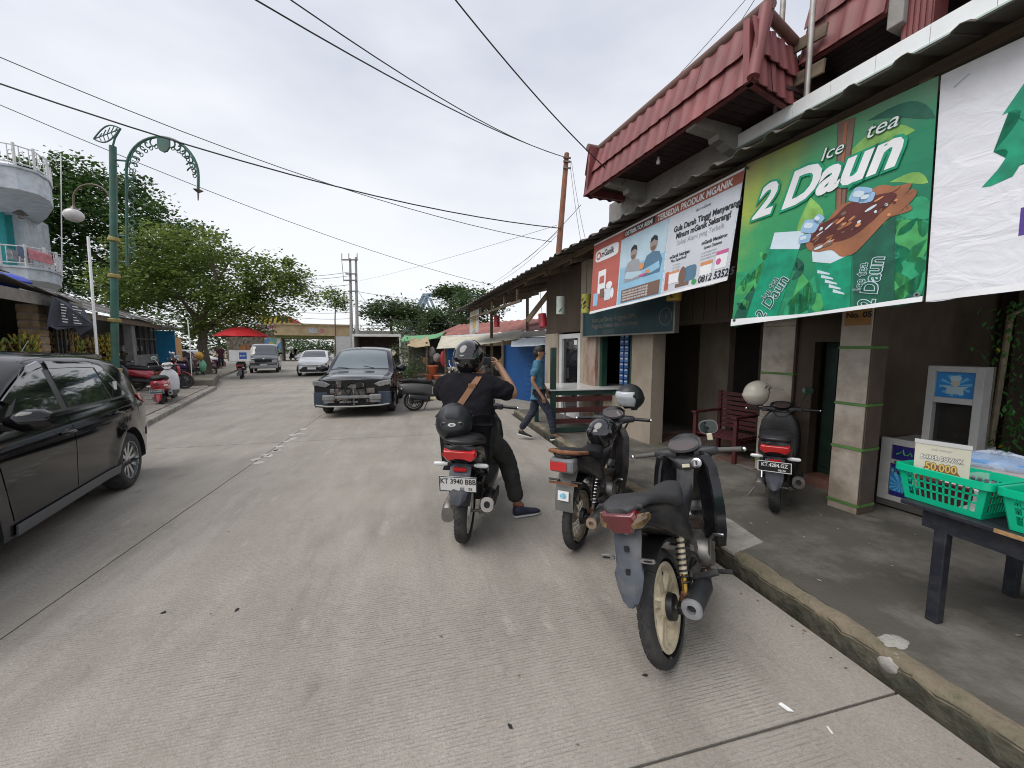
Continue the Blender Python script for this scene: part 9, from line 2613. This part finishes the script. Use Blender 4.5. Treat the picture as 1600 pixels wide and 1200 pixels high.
oc = [(1.95, 2.95, 2.2), (3.95, 2.8, 2.32), (3.9, 2.3, 2.1), (3.55, 2.0, 2.32), (3.2, 2.22, 2.3), (2.3, 2.12, 2.3), (2.05, 2.2, 2.35), (1.75, 2.08, 2.3)]
pts = [tuple(LW(u, v, z) - N0) for u, z, v in oc]
n = len(pts)
MB().add(pts + [tuple(Vector(p) + LN * -0.01) for p in pts], [tuple(range(n)), tuple(range(2 * n - 1, n - 1, -1))] + [(i, (i + 1) % n, n + (i + 1) % n, n + i) for i in range(n)]).build("cloth", mat("slate_cloth", (0.05, 0.055, 0.075), 0.8, var=0.4, scale=3), tn)
for k in range(7):
 for u0, ln in ((2.25, 0.3), (2.85, 0.55)):
  a = LW(u0, 2.18, 2.78 - 0.075 * k) - N0; b = LW(u0 + ln * (0.6 + 0.4 * ((k * 3) % 4) / 3), 2.18, 2.78 - 0.075 * k) - N0
  MB().beam(a, b, 0.004, 0.025).build("print_line", PLATE_WHITE, tn)
# banana bunches
BANM = [mat("banana_yellow", (0.34, 0.26, 0.03), 0.6, var=0.35, scale=7), mat("banana_green", (0.16, 0.2, 0.03), 0.6, var=0.35, scale=7), mat("banana_brown", (0.2, 0.12, 0.04), 0.6, var=0.4, scale=7)]
def banana_mesh(seed, m_):
 rr = random.Random(seed)
 mb = MB()
 mb.tube([(0, 0, 0.25), (0, 0, -0.55)], 0.03, 6)
 for tier in range(5):
  for k in range(11):
   a = 2 * PI * k / 11 + tier * 0.3 + rr.uniform(-.1, .1)
   c, s_ = math.cos(a), math.sin(a)
   z = 0.1 - tier * 0.14
   mb.tube([(c * 0.04, s_ * 0.04, z), (c * 0.16, s_ * 0.16, z - 0.02), (c * 0.2, s_ * 0.2, z + 0.09)], [0.02, 0.026, 0.01], 5)
 me = mb.mesh("banana_bunch"); me.materials.append(m_); me.shade_smooth()
 return me
bms = [banana_mesh(k, BANM[k % 3]) for k in range(3)]
lab = ["yellow banana bunch hanging in the dark market shed", "green banana bunch hanging in the dark market shed", "brownish ripe banana bunch hanging in the dark market shed"]
rr = random.Random(1)
for k in range(22):
 o = bpy.data.objects.new("banana_bunch", bms[k % 3])
 COL.objects.link(o)
 u_ = rr.uniform(0.5, 2.0) if k < 7 else rr.uniform(3.2, 8.4)
 o.location = LW(u_, rr.uniform(2.7, 3.1), 1.9 - 0.12 * (k % 4) if k > 6 else 1.75 - 0.1 * (k % 3))
 o.rotation_euler = (0, 0, rr.uniform(0, 6)); o.scale = (1.25,) * 3
 tag(o, lab[k % 3], "bananas", "banana bunches in the shed")
# things under the tree
RC = mat("red_crate_plastic", (0.35, 0.06, 0.04), 0.5, var=0.15)
def crate(label, p, sz, m_, cat, nm):
 t = thing(nm, label, cat, p, R(16))
 x, y, z = sz
 MB().box(-x / 2, -y / 2, 0, x / 2, y / 2, 0.02).build("bottom", m_, t)
 for sx in (-1, 1):
  MB().box(sx * x / 2 - 0.015, -y / 2, 0.02, sx * x / 2 + 0.015, y / 2, z).build("side", m_, t)
  MB().box(-x / 2 + 0.016, sx * y / 2 - 0.015, 0.02, x / 2 - 0.016, sx * y / 2 + 0.015, z * 0.4).build("side", m_, t)
  MB().box(-x / 2 + 0.016, sx * y / 2 - 0.015, z * 0.7, x / 2 - 0.016, sx * y / 2 + 0.015, z).build("side", m_, t)
crate("red plastic bottle crate at the foot of the street tree", LW(7.5, 1.3, 0.37), (0.55, 0.4, 0.38), RC, "crate", "bottle_crate")
cbx = tag(MB().box(-0.75, -0.3, 0, 0.75, 0.3, 0.55).build("cardboard_box", mat("cardboard", (0.28, 0.2, 0.12), 0.85, var=0.12), None, bevel=0.01, loc=LW(8.2, 2.3, 0.12)), "long plain cardboard box standing behind the red crate", "box")
cbx.rotation_euler = (0, 0, R(16))
gb = lump(0, 0, 0, 0.13, 0.12, 0.26, 7, mat("green_bag_film", (0.12, 0.33, 0.2), 0.4, var=0.2), None, "shopping_bag")
gb.location = LW(9.2, 0.5, 0.85)
tag(gb, "pale green plastic bag of fruit hanging from the tree trunk", "bag")
fr = lump(0, 0, 0, 0.15, 0.15, 0.18, 9, mat("fruit_orange", (0.4, 0.22, 0.03), 0.6, var=0.5, scale=9), None, "fruit_bunch")
fr.location = LW(9.2, 0.6, 1.3)
tag(fr, "bunch of orange yellow fruit hanging on the tree trunk", "fruit")
ks = thing("blue_kiosk", "bright blue kiosk with orange end and white awning beyond the shed", "kiosk", LW(15, 3.5), R(16))
K0 = LW(15, 3.5)
for (u0, v0, z0, u1, v1, z1, n_, m_) in ((0, 2.5, 0, 5, 2.6, 2.6, "back_wall", mat("kiosk_dark_blue", (0.01, 0.04, 0.09), 0.7)), (4.6, 0, 0, 4.75, 2.5, 2.7, "side_wall", mat("kiosk_blue", (0.02, 0.25, 0.5), 0.6, var=0.1)), (4.75, 0, 0, 6.2, 0.15, 2.3, "end_panel", mat("kiosk_orange", (0.55, 0.28, 0.1), 0.6)), (-0.4, -0.8, 2.75, 5, 2.6, 2.85, "awning", mat("awning_grey", (0.4, 0.42, 0.44), 0.6, var=0.15))):
 MB().box(-v1, u0, z0, -v0, u1, z1).build(n_, m_, ks)
for k, (u_, v_, hd, bc, lb) in enumerate(((6.0, 1.9, 60, RED_P, "dark red scooter parked side on before the barred room"), (7.4, 2.2, 75, RED_P, "second red scooter parked deeper by the barred room"), (10.6, 2.3, 70, GREY_P, "dark grey scooter in the row under the tree"), (13.4, 2.2, 60, mat("purple_paint", (0.1, 0.05, 0.16), 0.3), "purple scooter at the far end of the parked row"), (3.3, 1.9, -10, mat("blue_grey_paint", (0.07, 0.1, 0.17), 0.35), "blue grey scooter standing behind the red and white one"))):
 p = LW(u_, v_)
 scooter("scooter", lb, (p.x, p.y), hd, 3, z=0.12, rim=DARK_RIM, body=bc, front=bc, round_=(k % 2 == 1), mirrors=(1, -1), sc=1.05, mirror_m=CHROME)
# vendor scooter with umbrella
vs_ = (-9.13, 23.00, -0.26)
scooter("scooter", "dark vendor scooter under the red umbrella carrying a white box", (vs_[0], vs_[1]), -18, 3, rim=DARK_RIM, body=OLD_BLACK, mirrors=(1, -1), sc=1.05)
vb = thing("delivery_box", "white vendor box with a blue label on the scooter under the umbrella", "box", (vs_[0] + 0.02, vs_[1] - 0.05, 0.93), R(18))
MB().box(-0.45, -0.3, 0, 0.45, 0.3, 0.6).build("box_body", WHITE_PAINT, vb, bevel=0.03)
MB().box(-0.02, -0.304, 0.14, 0.3, -0.301, 0.48).build("label", mat("label_blue", (0.03, 0.1, 0.4), 0.4), vb)
lettering("Bude", 0.12, PLATE_WHITE, vb, frame_M((0.0, -0.306, 0.27), (1, 0, 0), (0, 0, 1)), bold=0.02)
for k, c in enumerate(((0.5, 0.2, 0.03), (0.55, 0.25, 0.04), (0.4, 0.1, 0.03))):
 tag(MB().lathe([(0.001, 0), (0.06, 0), (0.06, 0.2), (0.025, 0.26), (0.025, 0.3), (0.001, 0.3)], 12).build("bottle", mat("syrup_%d" % k, c, 0.3), None, smooth=40, loc=(vs_[0] + 0.12 + 0.14 * k, vs_[1] - 0.1, 1.53)), "orange drink bottle standing on the vendor's white box", "bottle", "drink bottles on the vendor box")
um = thing("umbrella", "big red parasol shading the vendor scooter", "umbrella", (vs_[0], vs_[1] + 0.3, 0.0), R(10))
UR = mat("red_canvas", (0.55, 0.02, 0.025), 0.7, var=0.1)
for k in range(8):
 rows = []
 for j in range(7):
  t = j / 6
  rr_, z = 1.3 * t, 2.75 - 0.52 * t ** 1.8
  a0, a1 = 2 * PI * k / 8, 2 * PI * (k + 1) / 8
  rows.append([(rr_ * lerp(math.cos(a0), math.cos(a1), q) + 0.001, rr_ * lerp(math.sin(a0), math.sin(a1), q), z + 0.05 * t * (abs(q - 0.5) * 2 - 1) * -0.6) for q in (0, 0.25, 0.5, 0.75, 1)])
 MB().loft(rows, cap=False, closed=False).build("panel", UR, um, smooth=50)
MB().tube([(0, 0, 0.9), (0, 0, 2.8)], 0.02, 8).build("pole", STEEL, um)
b_ = (-16.25, 57.47, -0.32)
scooter("scooter", "small distant scooter coming out of the underpass", (b_[0], b_[1]), 190, 0, rim=DARK_RIM, body=OLD_BLACK, rear_detail=False)
walker("person", "distant rider in dark clothes astride a scooter in the underpass", (b_[0], b_[1] + 0.1, 0.1), 190, TEE, JEANS, TRAIN, TRAIN, stride=0.12, h=1.6, detail=False)

# ------------------------------------------------------------------ market stalls on the right
def tarp_(name, label, pts, m_, cat="awning", sag=0.1):
 """sagging cloth between four corners"""
 a, b, c, d = [Vector(p) for p in pts]
 o0 = (a + b + c + d) / 4
 rr = random.Random(len(label))
 rows = []
 for i in range(9):
  t = i / 8
  rows.append([(a.lerp(b, t)).lerp(d.lerp(c, t), j / 6) - Vector((0, 0, sag * math.sin(PI * t) * (0.4 + j / 10) + rr.uniform(-.02, .02))) - o0 for j in range(7)])
 o = MB().loft(rows, cap=False, closed=False).build(name, m_, None, smooth=60, loc=o0)
 o.modifiers.new("t", 'SOLIDIFY').thickness = 0.01
 return tag(o, label, cat)
CT = mat("cream_tarp", (0.5, 0.47, 0.37), 0.7, var=0.12, scale=3, dirt=(0.3, 0.27, 0.2), dirt_amt=0.3)
GT = mat("green_tarp", (0.09, 0.29, 0.11), 0.6, var=0.15)
WT = mat("pale_blue_tarp", (0.52, 0.58, 0.65), 0.5, var=0.1)
tarp_("awning", "long sagging cream awning over the middle market stalls", [(0.67, 15.33, 1.59), (3.17, 12.07, 1.93), (3.79, 14.13, 2.33), (1.05, 18.40, 2.20)], CT)
tarp_("awning", "white and pale blue sheet awning beside the shop wall", [(2.68, 11.24, 1.70), (3.22, 9.46, 1.74), (3.55, 10.33, 1.96), (3.19, 13.21, 2.02)], WT, sag=0.03)
tarp_("awning", "bright green tarpaulin over the plant stall", [(-0.85, 18.83, 1.93), (0.77, 17.42, 2.05), (1.43, 20.40, 2.49), (-0.75, 21.95, 2.32)], GT)
tarp_("awning", "small tan awning between the green tarpaulin and cream awning", [(-0.49, 17.18, 1.74), (0.47, 16.74, 1.74), (0.40, 18.04, 2.21), (-0.26, 18.51, 2.16)], mat("tan_tarp", (0.35, 0.27, 0.16), 0.8, var=0.2), sag=0.15)
rf = thing("stall_roof", "rusty red corrugated roof with white gutter over the market stalls", "roof", (3.40, 17.89, 2.79))
R0 = Vector((3.40, 17.89, 2.79))
a, b, c, d = [Vector(p) - R0 for p in ((0.58, 20.58, 2.22), (4.72, 13.39, 2.29), (5.24, 14.87, 2.84), (2.19, 22.33, 2.94))]
for k in range(16):
 t0, t1 = k / 16, (k + 1.04) / 16
 o = MB().add([a.lerp(b, t0), a.lerp(b, (t0 + t1) / 2) + Vector((0, 0, 0.05)), a.lerp(b, t1), d.lerp(c, t1), d.lerp(c, (t0 + t1) / 2) + Vector((0, 0, 0.05)), d.lerp(c, t0)], [(0, 1, 4, 5), (1, 2, 3, 4)]).build("roof_sheet", mat("rusty_red_sheet", (0.26, 0.09, 0.07), 0.7, var=0.35, scale=1.5), rf, fix=False)
 o.modifiers.new("t", 'SOLIDIFY').thickness = 0.012
MB().beam(a - Vector((0, 0, 0.1)), b - Vector((0, 0, 0.1)), 0.06, 0.22).build("gutter", WHITE_PAINT, rf)
MB().beam(a - Vector((0, -0.2, 0.38)), b - Vector((0, -0.2, 0.38)), 0.1, 0.3).build("fascia", WOOD_OLD, rf)
BL = mat("stall_blue", (0.01, 0.075, 0.24), 0.55, var=0.15, scale=2)
st = thing("market_stalls", "row of dark market stalls with blue panels and shutters", "stall", (2.32, 16.85, 0.05))
M0 = Vector((2.32, 16.85, 0.05))
def pan(p, q, z0, z1, n_, m_, par=None, th_=0.06):
 a, b = Vector(p), Vector(q)
 return MB().beam((a.x - M0.x, a.y - M0.y, (z0 + z1) / 2 - M0.z), (b.x - M0.x, b.y - M0.y, (z0 + z1) / 2 - M0.z), th_, z1 - z0).build(n_, m_, par or st)
pan((-0.52, 21.67, 0.02), (5.14, 14.66, 0.45), 0, 2.1, "back_wall", DARKW)
pan((1.12, 16.76, 0.37), (1.50, 16.46, 0.38), 0.0, 1.62, "blue_panel", BL)
pan((1.50, 16.46, 0.38), (1.95, 18.40, 0.23), 0.0, 1.62, "blue_panel", BL)
sh_ = pan((2.79, 12.66, 0.65), (3.66, 10.61, 0.79), 0.0, 1.75, "shutter", BL)
for k in range(10):
 pan((3.10, 11.93, 0.70), (3.61, 10.53, 0.79), 0.15 + k * 0.155, 0.28 + k * 0.155, "shutter_slat", BL, sh_, 0.03)
for x, d in ((640, 17), (668, 16.8), (697, 16.4), (757, 14.3), (786, 12.9)):
 p = Vector(sight(x,600,d)) - M0
 MB().tube([(p.x, p.y, -M0.z), (p.x, p.y, 1.9 - M0.z)], 0.05, 6).build("post", WOOD_OLD, st)
pan((-0.02, 17.62, 0.03), (1.12, 16.83, 0.08), 0.45, 0.5, "shelf", WOOD_OLD, th_=0.8)
pan((1.69, 15.98, 0.15), (2.96, 13.62, 0.34), 0.5, 0.56, "shelf", WOOD_OLD, th_=0.8)
TERRA = mat("terracotta", (0.42, 0.11, 0.045), 0.7, var=0.2)
rr = random.Random(8)
POTP = [(0.001, 0), (0.13, 0), (0.2, 0.22), (0.24, 0.3), (0.21, 0.32), (0.17, 0.3), (0.001, 0.28)]
for k, (x, y, d, s_, m_, lb) in enumerate(((676, 578, 16.4, 1.1, TERRA, "rounded orange pot on the stall shelf"), (686, 592, 16.2, 1.0, TERRA, "orange planter at the front of the stall"), (671, 590, 16.3, 0.8, TERRA, "small terracotta pot left of the orange planter"), (700, 594, 15.8, 1.3, CONC, "grey cement pot standing before the blue panel"), (708, 580, 16, 1.0, PATCH, "pale stone pot behind the grey cement one"), (660, 596, 16.2, 0.9, PATCH, "whitish pot on the ground by the plants"), (655, 601, 15.8, 0.7, PATCH, "small white pot at the ground's edge"), (643, 597, 15.9, 0.9, mat("red_pot", (0.35, 0.02, 0.05), 0.5), "bright red flower pot under the tall grass"))):
 p = sight(x,y,d)
 z = max(0.0, p[2] - 0.15 * s_)
 o = tag(MB().lathe([(r_ * s_, zz * s_) for r_, zz in POTP], 18).build("flower_pot", m_, None, smooth=40, loc=(p[0], p[1], z)), lb, "pot", "pots for sale")
for k, (x, y, d, w, h, lb) in enumerate(((645, 580, 16, 0.45, 0.55, "tall grassy plant in the red pot"), (632, 585, 17, 0.5, 0.6, "dark leafy plant at the stall's left corner"), (640, 545, 17.5, 0.7, 0.5, "feathery plant under the green tarpaulin"), (660, 510, 24, 0.35, 0.8, "slim clipped bush on the wall behind the stalls"), (630, 512, 24, 0.8, 0.7, "loose pale bush beside the box truck"))):
 c = sight(x,y,d)
 t = thing("potted_plant", lb, "plant", (c[0], c[1], max(0, c[2] - h)), 0)
 MB().tube([(0, 0, 0), (0, 0, h * 0.8)], 0.03, 6).build("stem", BARK, t)
 crown([((0, 0, h), (w, w, h), 60)], LEAF_F, t, 0.09, 60 + k, 14, name="foliage")
GOODS = [mat("basket_straw", (0.27, 0.17, 0.07), 0.8, var=0.3), mat("goods_dark", (0.05, 0.05, 0.05), 0.7, var=0.4), mat("goods_grey", (0.25, 0.24, 0.22), 0.7, var=0.3), mat("goods_red", (0.38, 0.03, 0.05), 0.6)]
for k in range(16):
 x, y = (rr.uniform(664, 694), rr.uniform(548, 572)) if k < 8 else (rr.uniform(722, 786), rr.uniform(552, 590))
 p = sight(x,y,17.2-(x-664)*0.03)
 o = lump(0, 0, 0, rr.uniform(.12, .25), .12, rr.uniform(.12, .25), k, GOODS[k % 3], None, "hanging_goods")
 o.location = p
 tag(o, "%s hanging in the %s market stalls" % (("straw woven ware", "dark round ware", "grey round ware")[k % 3], "left" if k < 8 else "middle"), "goods", "goods hung in the stalls")
o = lump(0, 0, 0, 0.16, 0.08, 0.35, 5, GOODS[3], None, "red_garment"); o.location = (1.05, 16.75, 1.19)
tag(o, "bright red garment hanging beside the blue panel", "clothing")

# ------------------------------------------------------------------ litter and wear on the road
rr = random.Random(21)
def scrap(nm, label, p, w, h, m_, cat="litter", rot=0.0):
 o = MB().add([(-w, -h * .3, 0.004), (0, -h, 0.006), (w, -h * .2, 0.004), (w * .6, h * .7, 0.012), (-w * .3, h, 0.006)], [(0, 1, 2, 3, 4)]).build(nm, m_, None, loc=p)
 o.rotation_euler = (0, 0, rot)
 o.modifiers.new("t", 'SOLIDIFY').thickness = 0.002
 return tag(o, label, cat)
scrap("paper_scrap", "torn white paper scrap lying on the grooved road", (1.61, 1.28, 0.00), 0.014, 0.03, PLATE_WHITE, rot=0.6)
tag(MB().tube([(1.71, 1.17, 0.00), (1.70, 1.14, 0.00)], 0.004, 6).build("white_stick", PLATE_WHITE, None), "short white stick on the road by the kerb", "litter")
for k, (x, y, lb) in enumerate(((255, 958, "dark flat gum spot on the left of the road"), (370, 954, "small dark scrap in the middle of the near road"), (797, 1136, "dark spot near the frame's lower middle"), (1008, 1056, "brown leaf scrap behind the near motorcycle's wheel"))):
 p = sightg(x,y)
 scrap("road_scrap", lb, p, 0.016, 0.009, JOINT, rot=k)
mb = MB()
LEAFB = mat("dry_leaf", (0.2, 0.11, 0.05), 0.8, var=0.4, scale=30)
for k in range(100):
 x, y = (rr.uniform(1.9, 2.24), rr.uniform(0.5, 6)) if k % 3 else (rr.uniform(-2, 2.2), rr.uniform(1.2, 9))
 s_ = rr.uniform(0.004, 0.013)
 mb.add([(-s_, 0, 0.002), (0, -s_ * .5, 0.004), (s_, 0, 0.003), (0, s_ * .5, 0.008)], [(0, 1, 2, 3)], Matrix.Translation((x, y, 0)) @ Matrix.Rotation(rr.uniform(0, 6), 4, 'Z'))
tag(mb.build("leaf_litter", LEAFB, None, fix=False), "dry leaves and crumbs scattered on the road", "litter", kind="stuff")
mb = MB()
for k in range(90):
 x, y = rr.uniform(2.45, 5.5), rr.uniform(0.6, 6.5)
 s_ = rr.uniform(0.005, 0.018)
 mb.add([(-s_, 0, 0.001), (0, -s_ * .7, 0.003), (s_, 0, 0.002), (0, s_ * .7, 0.006)], [(0, 1, 2, 3)], Matrix.Translation((x, y, 0.1215)) @ Matrix.Rotation(rr.uniform(0, 6), 4, 'Z'))
tag(mb.build("walkway_litter", PATCH, None, fix=False), "pale crumbs scattered on the walkway", "litter", kind="stuff")
for k in range(12):
 p = sightg(480-k*7.5+rr.uniform(-9,9),672+k*4.7+rr.uniform(-3,3))
 n = 7
 MB().add([(p[0] + rr.uniform(.03, .1) * math.cos(2 * PI * i / n), p[1] + rr.uniform(.03, .12) * math.sin(2 * PI * i / n), 0.004) for i in range(n)], [tuple(range(n))]).build("mortar_patch", mat("mortar_white", (0.42, 0.4, 0.365), 0.85, var=0.15), road)
